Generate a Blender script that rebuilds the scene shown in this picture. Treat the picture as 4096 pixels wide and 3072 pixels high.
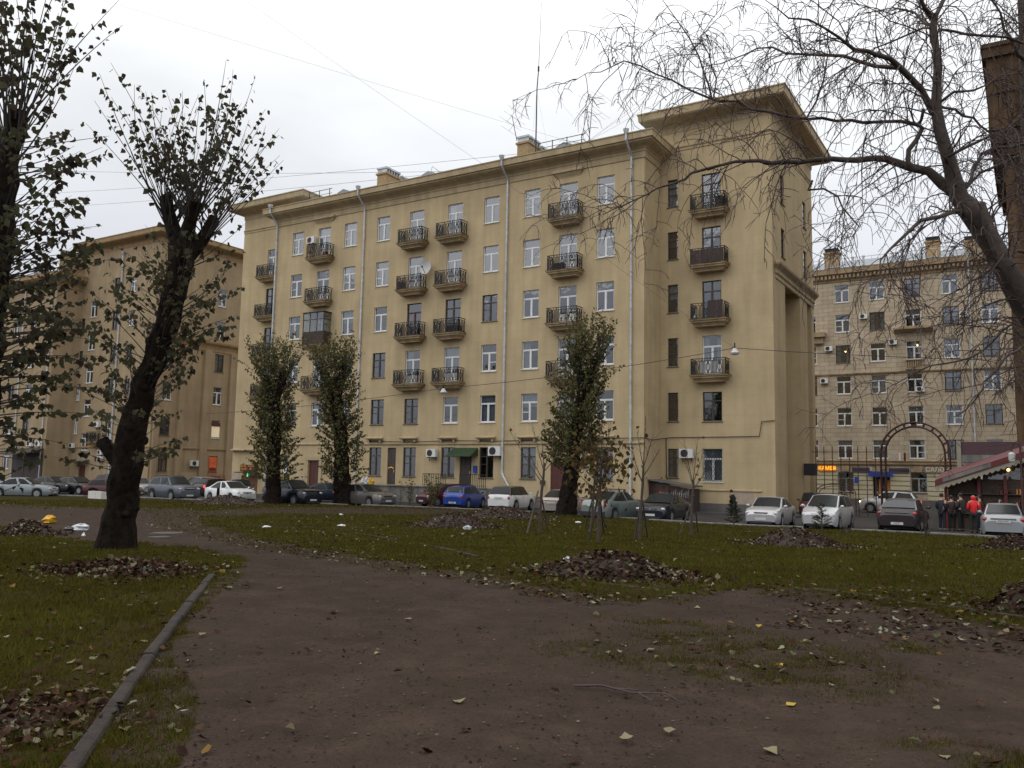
import bpy, math, random
import numpy as np
from mathutils import Vector, Matrix
R = math.radians
for o in list(bpy.data.objects): bpy.data.objects.remove(o)
S = bpy.context.scene; COL = S.collection
random.seed(7); rng = np.random.default_rng(11)

# ------------------------------------------------------------------ camera, sky, sun, exposure
cam = bpy.data.objects.new('camera', bpy.data.cameras.new('camera')); COL.objects.link(cam)
cam.data.sensor_width = 36.0; cam.data.sensor_fit = 'HORIZONTAL'; cam.data.lens = 29.817
cam.data.clip_start = 0.05; cam.data.clip_end = 3000
_f = Vector((-0.52102539, 0.84680183, 0.10704765)); _r = Vector((0.85260384, 0.52221989, 0.01879057)); _u = Vector((0.03999052, -0.1010596, 0.99407631))
cam.matrix_world = Matrix(((_r.x, _u.x, -_f.x, 0), (_r.y, _u.y, -_f.y, 0), (_r.z, _u.z, -_f.z, 2.1), (0, 0, 0, 1)))
S.camera = cam
S.render.resolution_x = 1024; S.render.resolution_y = 768

SUN_EL, SUN_AZ = 42.0, 215.0       # overcast: a weak broad glow high behind the camera's left shoulder
W = bpy.data.worlds.new('World'); S.world = W; W.use_nodes = True
nt = W.node_tree; nt.nodes.clear()
def N(t, **k):
    n = nt.nodes.new(t)
    for a, b in k.items(): setattr(n, a, b)
    return n
wo = N('ShaderNodeOutputWorld'); bg = N('ShaderNodeBackground'); bg.inputs['Strength'].default_value = 0.1
sky = N('ShaderNodeTexSky', sky_type='NISHITA'); sky.sun_disc = False; sky.sun_elevation = R(SUN_EL); sky.sun_rotation = R(SUN_AZ)
tc = N('ShaderNodeTexCoord'); sep = N('ShaderNodeSeparateXYZ'); nt.links.new(tc.outputs['Generated'], sep.inputs[0])
ramp = N('ShaderNodeValToRGB'); nt.links.new(sep.outputs['Z'], ramp.inputs[0])
cr = ramp.color_ramp
SKY = [(0.0, (5.2, 5.4, 5.9)), (0.1, (6.1, 6.3, 6.8)), (0.22, (7.6, 7.8, 8.3)), (0.38, (10.6, 10.8, 11.1)), (0.6, (13.6, 13.7, 13.8)), (1.0, (17., 17., 17.))]
while len(cr.elements) < len(SKY): cr.elements.new(0.5)
for e, (p, c) in zip(cr.elements, SKY): e.position = p; e.color = (c[0] / 20, c[1] / 20, c[2] / 20, 1)
mp = N('ShaderNodeMapping'); mp.inputs['Scale'].default_value = (1.3, 1.3, 3.2); nt.links.new(tc.outputs['Generated'], mp.inputs[0])
nz = N('ShaderNodeTexNoise'); nz.inputs['Scale'].default_value = 1.7; nz.inputs['Detail'].default_value = 5; nz.inputs['Roughness'].default_value = .5
nt.links.new(mp.outputs[0], nz.inputs[0])
mr = N('ShaderNodeMapRange'); mr.inputs[1].default_value = .3; mr.inputs[2].default_value = .7; mr.inputs[3].default_value = .82; mr.inputs[4].default_value = 1.14
nt.links.new(nz.outputs[0], mr.inputs[0])
sc = N('ShaderNodeVectorMath', operation='SCALE'); nt.links.new(ramp.outputs[0], sc.inputs[0]); nt.links.new(mr.outputs[0], sc.inputs['Scale'])
sc2 = N('ShaderNodeVectorMath', operation='SCALE'); nt.links.new(sc.outputs[0], sc2.inputs[0]); sc2.inputs['Scale'].default_value = 20.0
mx = N('ShaderNodeMix', data_type='RGBA'); mx.inputs[0].default_value = 0.94
nt.links.new(sky.outputs[0], mx.inputs[6]); nt.links.new(sc2.outputs[0], mx.inputs[7])
nt.links.new(mx.outputs[2], bg.inputs[0]); nt.links.new(bg.outputs[0], wo.inputs[0])
sl = bpy.data.lights.new('sun', 'SUN'); sl.energy = 0.5; sl.angle = R(60); sl.color = (1, .97, .93)
so = bpy.data.objects.new('sun', sl); COL.objects.link(so)
_a = R(SUN_AZ); _d = Vector((math.sin(_a) * math.cos(R(SUN_EL)), math.cos(_a) * math.cos(R(SUN_EL)), math.sin(R(SUN_EL))))
so.rotation_euler = _d.to_track_quat('Z', 'Y').to_euler(); so.location = (0, -20, 60)
S.view_settings.view_transform = 'Standard'; S.view_settings.look = 'None'; S.view_settings.gamma = 1; S.view_settings.use_curve_mapping = False
S.view_settings.exposure = 0.0
S.cycles.max_bounces = 6; S.cycles.transparent_max_bounces = 12; S.cycles.diffuse_bounces = 3; S.cycles.glossy_bounces = 3
S.cycles.use_denoising = True

# ------------------------------------------------------------------ materials
def mat(name, col, rough=.8, var=.18, scale=3., metallic=0., coat=0., bump=0., bscale=40., emit=None, spec=.5, streak=0., col2=None):
    m = bpy.data.materials.new(name); m.use_nodes = True
    t = m.node_tree; b = t.nodes['Principled BSDF']; L = t.links.new
    b.inputs['Roughness'].default_value = rough; b.inputs['Metallic'].default_value = metallic
    b.inputs['Coat Weight'].default_value = coat; b.inputs['Coat Roughness'].default_value = .06
    b.inputs['Specular IOR Level'].default_value = spec
    g = t.nodes.new('ShaderNodeNewGeometry')
    n = t.nodes.new('ShaderNodeTexNoise'); n.inputs['Scale'].default_value = scale; n.inputs['Detail'].default_value = 6; n.inputs['Roughness'].default_value = .62
    L(g.outputs['Position'], n.inputs['Vector'])
    r = t.nodes.new('ShaderNodeValToRGB'); e = r.color_ramp.elements
    e[0].position = .3; e[1].position = .72
    lo = [c * (1 - var) for c in col]; hi = [min(1, c * (1 + var)) for c in (col2 or col)]
    e[0].color = (*lo, 1); e[1].color = (*hi, 1)
    L(n.outputs['Fac'], r.inputs[0]); out = r.outputs[0]
    if streak:
        mpn = t.nodes.new('ShaderNodeMapping'); mpn.inputs['Scale'].default_value = (1.4, 1.4, .12); L(g.outputs['Position'], mpn.inputs[0])
        n2 = t.nodes.new('ShaderNodeTexNoise'); n2.inputs['Scale'].default_value = 1.5; n2.inputs['Detail'].default_value = 5; L(mpn.outputs[0], n2.inputs['Vector'])
        m2 = t.nodes.new('ShaderNodeMapRange'); m2.inputs[1].default_value = .35; m2.inputs[2].default_value = .65; m2.inputs[3].default_value = 1 - streak; m2.inputs[4].default_value = 1 + streak * .4
        L(n2.outputs['Fac'], m2.inputs[0])
        sv = t.nodes.new('ShaderNodeVectorMath'); sv.operation = 'SCALE'; L(out, sv.inputs[0]); L(m2.outputs[0], sv.inputs['Scale']); out = sv.outputs[0]
    L(out, b.inputs['Base Color'])
    if bump:
        n3 = t.nodes.new('ShaderNodeTexNoise'); n3.inputs['Scale'].default_value = bscale; n3.inputs['Detail'].default_value = 4; L(g.outputs['Position'], n3.inputs['Vector'])
        bp = t.nodes.new('ShaderNodeBump'); bp.inputs['Strength'].default_value = bump; bp.inputs['Distance'].default_value = .02
        L(n3.outputs['Fac'], bp.inputs['Height']); L(bp.outputs[0], b.inputs['Normal'])
    if emit:
        b.inputs['Emission Color'].default_value = (*emit[0], 1); b.inputs['Emission Strength'].default_value = emit[1]
    return m

def plaster(name, col, joint=.627, jd=.86, streak=.1, tile=None, var=.1):
    """painted plaster: fine joints every JOINT metres of height, blotches, rain streaks; TILE=(w,h) makes stone blocks instead"""
    m = mat(name, col, .95, var, .45, bump=.25, bscale=9., streak=streak, spec=.08)
    t = m.node_tree; L = t.links.new; b = t.nodes['Principled BSDF']; src = b.inputs['Base Color'].links[0].from_socket
    g = next(n for n in t.nodes if n.type == 'NEW_GEOMETRY')
    if tile:
        sx = t.nodes.new('ShaderNodeSeparateXYZ'); L(g.outputs['Position'], sx.inputs[0])
        ad = t.nodes.new('ShaderNodeMath'); ad.operation = 'ADD'; L(sx.outputs[0], ad.inputs[0]); L(sx.outputs[1], ad.inputs[1])
        cb = t.nodes.new('ShaderNodeCombineXYZ'); L(ad.outputs[0], cb.inputs[0]); L(sx.outputs[2], cb.inputs[1])
        bt = t.nodes.new('ShaderNodeTexBrick'); L(cb.outputs[0], bt.inputs['Vector'])
        bt.inputs['Scale'].default_value = 1; bt.inputs['Brick Width'].default_value = tile[0]; bt.inputs['Row Height'].default_value = tile[1]
        bt.inputs['Mortar Size'].default_value = .018; bt.inputs['Mortar Smooth'].default_value = .3
        bt.inputs['Color1'].default_value = (1.05, 1.04, 1.02, 1); bt.inputs['Color2'].default_value = (.9, .87, .83, 1); bt.inputs['Mortar'].default_value = (.5, .42, .34, 1)
        mu = t.nodes.new('ShaderNodeVectorMath'); mu.operation = 'MULTIPLY'; L(src, mu.inputs[0]); L(bt.outputs['Color'], mu.inputs[1]); src = mu.outputs[0]
    else:
        sx = t.nodes.new('ShaderNodeSeparateXYZ'); L(g.outputs['Position'], sx.inputs[0])
        d = t.nodes.new('ShaderNodeMath'); d.operation = 'DIVIDE'; d.inputs[1].default_value = joint; L(sx.outputs[2], d.inputs[0])
        fr = t.nodes.new('ShaderNodeMath'); fr.operation = 'FRACT'; L(d.outputs[0], fr.inputs[0])
        lt = t.nodes.new('ShaderNodeMath'); lt.operation = 'LESS_THAN'; lt.inputs[1].default_value = .03 / joint; L(fr.outputs[0], lt.inputs[0])
        mr_ = t.nodes.new('ShaderNodeMapRange'); mr_.inputs[3].default_value = 1; mr_.inputs[4].default_value = jd; L(lt.outputs[0], mr_.inputs[0])
        sv = t.nodes.new('ShaderNodeVectorMath'); sv.operation = 'SCALE'; L(src, sv.inputs[0]); L(mr_.outputs[0], sv.inputs['Scale']); src = sv.outputs[0]
    L(src, b.inputs['Base Color'])
    return m

def island(name, cols, rough=.7, transl=0., spec=.06, patch=None):
    """one colour out of COLS for every loose piece of the mesh (leaf, blade)"""
    m = bpy.data.materials.new(name); m.use_nodes = True; t = m.node_tree; b = t.nodes['Principled BSDF']; L = t.links.new
    g = t.nodes.new('ShaderNodeNewGeometry'); r = t.nodes.new('ShaderNodeValToRGB'); r.color_ramp.interpolation = 'CONSTANT'
    while len(r.color_ramp.elements) < len(cols): r.color_ramp.elements.new(.5)
    tot = sum(c[1] for c in cols); acc = 0
    for e, (c, w) in zip(r.color_ramp.elements, cols): e.position = acc / tot; acc += w; e.color = (*c, 1)
    L(g.outputs['Random Per Island'], r.inputs[0]); L(r.outputs[0], b.inputs['Base Color'])
    b.inputs['Roughness'].default_value = rough; b.inputs['Specular IOR Level'].default_value = spec
    if patch:
        n = t.nodes.new('ShaderNodeTexNoise'); n.inputs['Scale'].default_value = .8; n.inputs['Detail'].default_value = 7; n.inputs['Roughness'].default_value = .7; L(g.outputs['Position'], n.inputs['Vector'])
        q = t.nodes.new('ShaderNodeMapRange'); q.inputs[1].default_value = .42; q.inputs[2].default_value = .66; L(n.outputs['Fac'], q.inputs[0])
        x = t.nodes.new('ShaderNodeMix'); x.data_type = 'RGBA'; x.blend_type = 'MULTIPLY'; x.inputs[7].default_value = (*patch, 1); L(q.outputs[0], x.inputs[0]); L(r.outputs[0], x.inputs[6]); L(x.outputs[2], b.inputs['Base Color'])
    if transl:
        tr = t.nodes.new('ShaderNodeBsdfTranslucent'); L(r.outputs[0], tr.inputs[0]); ms = t.nodes.new('ShaderNodeMixShader'); ms.inputs[0].default_value = transl
        L(b.outputs[0], ms.inputs[1]); L(tr.outputs[0], ms.inputs[2]); L(ms.outputs[0], t.nodes['Material Output'].inputs[0])
    return m

def glassm(name, tint=(.6, .66, .7), refl=.17):
    m = bpy.data.materials.new(name); m.use_nodes = True; t = m.node_tree; t.nodes.remove(t.nodes['Principled BSDF']); L = t.links.new
    tr = t.nodes.new('ShaderNodeBsdfTransparent'); tr.inputs[0].default_value = (*tint, 1)
    gl = t.nodes.new('ShaderNodeBsdfGlossy'); gl.inputs['Roughness'].default_value = .03; gl.inputs[0].default_value = (.92, .95, 1, 1)
    lw = t.nodes.new('ShaderNodeLayerWeight'); lw.inputs[0].default_value = .18
    mrr = t.nodes.new('ShaderNodeMapRange'); mrr.inputs[3].default_value = refl; mrr.inputs[4].default_value = .95; L(lw.outputs['Fresnel'], mrr.inputs[0])
    g = t.nodes.new('ShaderNodeNewGeometry'); n = t.nodes.new('ShaderNodeTexNoise'); n.inputs['Scale'].default_value = 1.1; L(g.outputs['Position'], n.inputs['Vector'])
    bp = t.nodes.new('ShaderNodeBump'); bp.inputs['Strength'].default_value = .03; bp.inputs['Distance'].default_value = .3; L(n.outputs['Fac'], bp.inputs['Height']); L(bp.outputs[0], gl.inputs['Normal'])
    ms = t.nodes.new('ShaderNodeMixShader'); L(mrr.outputs[0], ms.inputs[0]); L(tr.outputs[0], ms.inputs[1]); L(gl.outputs[0], ms.inputs[2])
    L(ms.outputs[0], t.nodes['Material Output'].inputs[0])
    return m

MT = dict(
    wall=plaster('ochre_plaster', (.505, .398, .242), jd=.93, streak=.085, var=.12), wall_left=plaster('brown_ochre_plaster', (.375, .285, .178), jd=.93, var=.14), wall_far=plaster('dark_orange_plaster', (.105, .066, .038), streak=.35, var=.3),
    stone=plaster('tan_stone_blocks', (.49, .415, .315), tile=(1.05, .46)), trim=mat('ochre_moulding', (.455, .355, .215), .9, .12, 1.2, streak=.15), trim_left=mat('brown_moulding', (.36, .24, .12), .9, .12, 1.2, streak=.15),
    trim_stone=mat('stone_moulding', (.36, .265, .16), .9, .15, 1.2, streak=.2), cream=mat('cream_plaster_bands', (.56, .50, .34), .9, .08, 1.), plinth=mat('grey_plinth_render', (.13, .12, .115), .9, .2, 1.5, streak=.2),
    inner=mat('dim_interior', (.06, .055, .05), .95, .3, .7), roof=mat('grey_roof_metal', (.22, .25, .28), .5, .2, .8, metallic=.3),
    zinc=mat('galvanised_pipe', (.56, .58, .60), .6, .25, 3., metallic=.2, streak=.2), pvc=mat('white_window_frame', (.78, .78, .78), .4, .04), oldwood=mat('dark_brown_window_frame', (.055, .042, .035), .6, .3),
    greywood=mat('grey_painted_frame', (.35, .36, .37), .6, .2), redwood=mat('red_brown_door_paint', (.085, .025, .02), .55, .2), glass=glassm('window_glass'), curtain=mat('white_net_curtain', (.36, .365, .37), .9, .15, 8.),
    iron=mat('black_iron', (.018, .017, .017), .6, .3), board=mat('dark_board_cladding', (.05, .032, .028), .8, .3, 6.), slabm=mat('balcony_concrete', (.36, .27, .155), .9, .2, 2.5, streak=.25),
    brick=mat('yellow_chimney_brick', (.40, .27, .14), .95, .3, 9.), white=mat('white_plastic', (.72, .72, .7), .4, .06), darkgrey=mat('dark_grille', (.03, .03, .033), .6, .2), dish=mat('pale_grey_dish', (.5, .5, .48), .5, .1),
    green=mat('green_corrugated_sheet', (.032, .062, .028), .5, .3, 5.), blue=mat('blue_sheet', (.02, .06, .35), .5, .1), red=mat('red_sheet', (.11, .012, .012), .5, .15), orange=mat('orange_sheet', (.55, .2, .03), .6, .1),
    asphalt=mat('worn_asphalt', (.052, .047, .044), .9, .3, .9, bump=.5, bscale=30., spec=.15), pave=mat('pavement_asphalt', (.07, .064, .062), .9, .25, 1.2, bump=.4, bscale=25.), kerb=mat('weathered_kerb_stone', (.031, .0215, .016), .98, .55, 5., bump=.6),
    concrete=mat('stained_concrete', (.19, .185, .17), .95, .3, 1.5, streak=.35), cwhite=mat('whitewashed_concrete', (.6, .58, .54), .9, .1), wood=mat('grey_stake_wood', (.10, .085, .075), .9, .3, 12.), rust=mat('rust_brown_paint', (.06, .025, .02), .7, .3, 5.),
    bark=mat('dark_poplar_bark', (.017, .0125, .010), .95, .7, 7., bump=1., bscale=14., spec=.1), birch=mat('grey_birch_bark', (.078, .062, .051), .9, .45, 7., bump=.8, bscale=18.), twig=mat('dark_red_brown_twig', (.070, .046, .042), .8, .3, 5.),
    shoot=mat('grey_brown_shoot', (.05, .042, .035), .85, .3, 5.), sap=mat('sapling_bark', (.075, .058, .05), .85, .3, 9.),
    lit_orange=mat('lit_orange_letters', (.9, .4, .02), .5, 0, emit=((1., .42, .03), 1.6)), lit_red=mat('lit_red_panel', (.8, .02, .02), .5, 0, emit=((1., .04, .03), .9)), lit_warm=mat('warm_lamp', (.9, .6, .3), .5, 0, emit=((1., .55, .18), 6.)),
    lit_white=mat('headlamp_beam', (1, .9, .7), .3, 0, emit=((1., .75, .42), 5.)), lit_tail=mat('lit_tail_lamp', (.9, .05, .03), .3, 0, emit=((1., .06, .03), 2.)), lit_green=mat('lit_green_sign', (.1, .8, .2), .4, 0, emit=((.15, 1., .25), 1.0)),
    lit_room=mat('lit_room', (.8, .7, .5), .9, .1, emit=((1., .78, .45), .22)), textw=mat('white_letters', (.75, .75, .75), .5, 0.03), texty=mat('yellow_letters', (.75, .4, .03), .5, .05), textd=mat('faded_violet_letters', (.035, .028, .055), .6, .1), textb=mat('dark_letters', (.03, .03, .035), .6, .1),
    violet=mat('faded_violet_board', (.085, .06, .10), .6, .15), maroonm=mat('maroon_fascia', (.07, .03, .035), .6, .15), valance=mat('cream_valance', (.26, .24, .18), .8, .1), goods=mat('dim_shop_goods', (.03, .018, .014), .7, .8, 14., col2=(.06, .035, .02)),
)
MT['grass'] = island('grass_blades', [((.104, .094, .012), 5), ((.078, .076, .010), 5), ((.108, .080, .016), 2), ((.11, .070, .024), 1), ((.050, .062, .010), 4)], .8, .2, patch=(.62, .50, .62))
MT['leaf_dark'] = island('dark_poplar_leaves', [((.070, .072, .040), 4), ((.085, .083, .044), 3), ((.075, .056, .036), 2), ((.045, .034, .025), 2), ((.11, .10, .06), 1)], .6, .45)  # near trees: glare of the sky behind is put into these lightened leaf colours
MT['leaf_mid'] = island('olive_poplar_leaves', [((.082, .090, .032), 4), ((.112, .110, .044), 4), ((.15, .132, .062), 2.5), ((.075, .052, .028), 2), ((.22, .20, .10), 1.4)], .6, .35)
MT['leaf_brown'] = island('withered_brown_leaves', [((.10, .06, .025), 3), ((.07, .045, .02), 3), ((.13, .09, .03), 1), ((.06, .06, .025), 2)], .7, .25)
MT['fallen'] = island('fallen_leaves', [((.050, .024, .016), 7), ((.032, .016, .011), 6), ((.075, .042, .027), 4), ((.13, .105, .062), 2), ((.20, .18, .115), 1.6), ((.26, .26, .18), .9), ((.085, .085, .045), 1.6), ((.18, .11, .03), .4)], .8, .1)
MT['fallen_pale'] = island('pale_fallen_leaves', [((.24, .21, .13), 3), ((.28, .26, .18), 2), ((.17, .12, .07), 2), ((.10, .055, .03), 2)], .75, .1)
MT['fallen_yellow'] = island('yellow_fallen_leaf', [((.42, .31, .07), 1)], .7, .1)
MT['needle'] = island('pine_needles', [((.022, .034, .018), 2), ((.034, .045, .022), 2)], .6, .1)

# ------------------------------------------------------------------ mesh helpers
class MB:
    def __init__(s): s.v = []; s.f = []; s.mi = []; s.m = 0
    def add(s, vs, fs):
        b = len(s.v); s.v += [tuple(map(float, v)) for v in vs]; s.f += [tuple(i + b for i in f) for f in fs]; s.mi += [s.m] * len(fs); return s
    def quad(s, a, b, c, d): return s.add((a, b, c, d), ((0, 1, 2, 3),))
    def box(s, x0, x1, y0, y1, z0, z1, rot=None, about=(0, 0, 0)):
        vs = [(x, y, z) for z in (z0, z1) for y in (y0, y1) for x in (x0, x1)]
        if rot is not None:
            A = Vector(about); vs = [tuple(rot @ (Vector(v) - A) + A) for v in vs]
        return s.add(vs, ((0, 2, 3, 1), (4, 5, 7, 6), (0, 1, 5, 4), (2, 6, 7, 3), (1, 3, 7, 5), (0, 4, 6, 2)))
    def bar(s, a, b, w, h=None):
        """square bar from a to b"""
        a = Vector(a); b = Vector(b); d = (b - a).normalized(); n = d.cross(Vector((0, 0, 1)))
        if n.length < 1e-3: n = Vector((1, 0, 0))
        n.normalize(); m = d.cross(n).normalized(); h = h or w; n *= w / 2; m *= h / 2
        vs = [p + n * i + m * j for p in (a, b) for (i, j) in ((-1, -1), (1, -1), (1, 1), (-1, 1))]
        return s.add(vs, ((0, 3, 2, 1), (4, 5, 6, 7), (0, 1, 5, 4), (1, 2, 6, 5), (2, 3, 7, 6), (3, 0, 4, 7)))
    def tube(s, pts, rad, n=6, cap=True, jit=0., ridge=0.):
        pts = [Vector(p) for p in pts]; k = len(pts)
        rad = [rad] * k if isinstance(rad, (int, float)) else rad
        vs = []; prev = None; rd_ = [random.uniform(-ridge, ridge) for _ in range(n)]
        for i, p in enumerate(pts):
            d = (pts[min(i + 1, k - 1)] - pts[max(i - 1, 0)])
            if d.length < 1e-6: d = Vector((0, 0, 1))
            d.normalize()
            if prev is None:
                a = d.cross(Vector((0, 0, 1)) if abs(d.z) < .9 else Vector((1, 0, 0))).normalized()
            else:
                a = prev - d * prev.dot(d)
                a = a.normalized() if a.length > 1e-6 else d.orthogonal().normalized()
            prev = a; b = d.cross(a)
            for j in range(n):
                if ridge: rd_[j] = max(-ridge, min(ridge, rd_[j] + random.uniform(-.35, .35) * ridge))
                t = 2 * math.pi * j / n; rr = rad[i] * (1 + rd_[j] + (random.uniform(-jit, jit) if jit else 0))
                vs.append(p + (a * math.cos(t) + b * math.sin(t)) * rr)
        fs = [(i * n + j, i * n + (j + 1) % n, (i + 1) * n + (j + 1) % n, (i + 1) * n + j) for i in range(k - 1) for j in range(n)]
        if cap: fs += [tuple(range(n - 1, -1, -1)), tuple(range((k - 1) * n, k * n))]
        return s.add(vs, fs)
    def ball(s, c, rx, ry=None, rz=None, nu=10, nv=6, rot=None):
        ry = ry or rx; rz = rz or rx; vs = []; c = Vector(c)
        for i in range(nv + 1):
            th = math.pi * i / nv
            for j in range(nu):
                ph = 2 * math.pi * j / nu; q = Vector((rx * math.sin(th) * math.cos(ph), ry * math.sin(th) * math.sin(ph), rz * math.cos(th)))
                vs.append(c + (rot @ q if rot else q))
        return s.add(vs, [(i * nu + j, (i + 1) * nu + j, (i + 1) * nu + (j + 1) % nu, i * nu + (j + 1) % nu) for i in range(nv) for j in range(nu)])
    def prism(s, poly, d):
        """polygon (3-D points) pushed along d"""
        n = len(poly); p = [Vector(q) for q in poly]; d = Vector(d)
        return s.add(p + [q + d for q in p], [tuple(range(n - 1, -1, -1)), tuple(range(n, 2 * n))] + [(i, (i + 1) % n, n + (i + 1) % n, n + i) for i in range(n)])
    def sweep(s, path, prof, closed=False):
        """profile [(out, z)] along a plan path [(x, y)]; out is to the right of the walking direction"""
        k = len(path); P = [Vector((p[0], p[1])) for p in path]; rows = []
        for i in range(k):
            a = P[i - 1] if (i or closed) else None; b = P[(i + 1) % k] if (i < k - 1 or closed) else None
            d1 = (P[i] - a).normalized() if a is not None else None; d2 = (b - P[i]).normalized() if b is not None else None
            d1 = d1 or d2; d2 = d2 or d1
            n1 = Vector((d1.y, -d1.x)); n2 = Vector((d2.y, -d2.x)); m = n1 + n2; m = m / (m.dot(n1)) if m.length > 1e-4 else n1
            rows.append([(P[i].x + m.x * o, P[i].y + m.y * o, z) for o, z in prof])
        q = len(prof); kk = k if closed else k - 1
        fs = [(i * q + j, ((i + 1) % k) * q + j, ((i + 1) % k) * q + j + 1, i * q + j + 1) for i in range(kk) for j in range(q - 1)]
        s.add([v for r_ in rows for v in r_], fs)
        if not closed: s.f += [tuple(len(s.v) - k * q + j for j in range(q)), tuple(len(s.v) - q + j for j in range(q))[::-1]]; s.mi += [s.m] * 2
        return s
    def wall(s, O, u, n, u0, u1, z0, z1, ops, dep=.18):
        """wall sheet with openings [(ua, ub, za, zb)] and reveals DEP deep; O plan origin, u along, n outward"""
        us = sorted({u0, u1, *[v for o in ops for v in o[:2]]}); zs = sorted({z0, z1, *[v for o in ops for v in o[2:]]})
        P = lambda a, z, d=0.: (O[0] + u[0] * a - n[0] * d, O[1] + u[1] * a - n[1] * d, z)
        flip = (u[0] * n[1] - u[1] * n[0]) > 0
        def q(*c): s.quad(*(c if not flip else c[::-1]))
        for i in range(len(us) - 1):
            j = 0
            while j < len(zs) - 1:
                um = (us[i] + us[i + 1]) / 2
                hole = lambda jj: any(o[0] < um < o[1] and o[2] < (zs[jj] + zs[jj + 1]) / 2 < o[3] for o in ops)
                if hole(j): j += 1; continue
                k = j
                while k < len(zs) - 1 and not hole(k): k += 1
                q(P(us[i], zs[j]), P(us[i + 1], zs[j]), P(us[i + 1], zs[k]), P(us[i], zs[k])); j = k
        for a, b, c, d in ops:
            q(P(a, c), P(a, d), P(a, d, dep), P(a, c, dep)); q(P(b, d), P(b, c), P(b, c, dep), P(b, d, dep))
            q(P(a, d), P(b, d), P(b, d, dep), P(a, d, dep)); q(P(b, c), P(a, c), P(a, c, dep), P(b, c, dep))
        return s
    def mesh(s, name, mats, smooth=None):
        me = bpy.data.meshes.new(name); me.from_pydata(s.v, [], s.f)
        for m in (mats if isinstance(mats, (list, tuple)) else [mats]): me.materials.append(m)
        me.polygons.foreach_set('material_index', s.mi)
        if smooth:
            me.polygons.foreach_set('use_smooth', [True] * len(s.f))
            try: me.set_sharp_from_angle(angle=R(smooth))
            except Exception: pass
        me.update(); return me

def link(name, me, parent=None, loc=(0, 0, 0), rot=(0, 0, 0), **p):
    o = bpy.data.objects.new(name, me); COL.objects.link(o); o.location = loc; o.rotation_euler = rot
    if parent is not None: o.parent = parent
    for k, v in p.items():
        if v: o[k] = v
    return o
def thing(name, label, category, loc=(0, 0, 0), rz=0., group=None):
    o = link(name, None, None, loc, (0, 0, rz), label=label, category=category, group=group); o.empty_display_size = .3; return o
def arr(name, V, F, mats, smooth=False):
    """mesh out of numpy arrays (all faces with the same number of corners)"""
    me = bpy.data.meshes.new(name); V = np.asarray(V, np.float32); F = np.asarray(F, np.int32); k = F.shape[1]
    me.vertices.add(len(V)); me.vertices.foreach_set('co', V.ravel()); me.loops.add(F.size); me.loops.foreach_set('vertex_index', F.ravel())
    me.polygons.add(len(F)); me.polygons.foreach_set('loop_start', np.arange(0, F.size, k, dtype=np.int32))
    try: me.polygons.foreach_set('loop_total', np.full(len(F), k, np.int32))
    except Exception: pass
    for m in (mats if isinstance(mats, (list, tuple)) else [mats]): me.materials.append(m)
    me.update(calc_edges=True); me.validate(); return me
def text(name, body, size, m, parent=None, loc=(0, 0, 0), rot=(R(90), 0, 0), ext=.01, align='CENTER', **p):
    c = bpy.data.curves.new(name, 'FONT'); c.body = body; c.size = size; c.extrude = ext; c.align_x = align; c.align_y = 'CENTER'; c.resolution_u = 3
    o = bpy.data.objects.new(name, c); COL.objects.link(o); bpy.context.view_layer.update()
    me = bpy.data.meshes.new_from_object(o.evaluated_get(bpy.context.evaluated_depsgraph_get())); bpy.data.objects.remove(o); bpy.data.curves.remove(c)
    me.name = name; me.materials.clear(); me.materials.append(m)
    return link(name, me, parent, loc, rot, **p)

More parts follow.
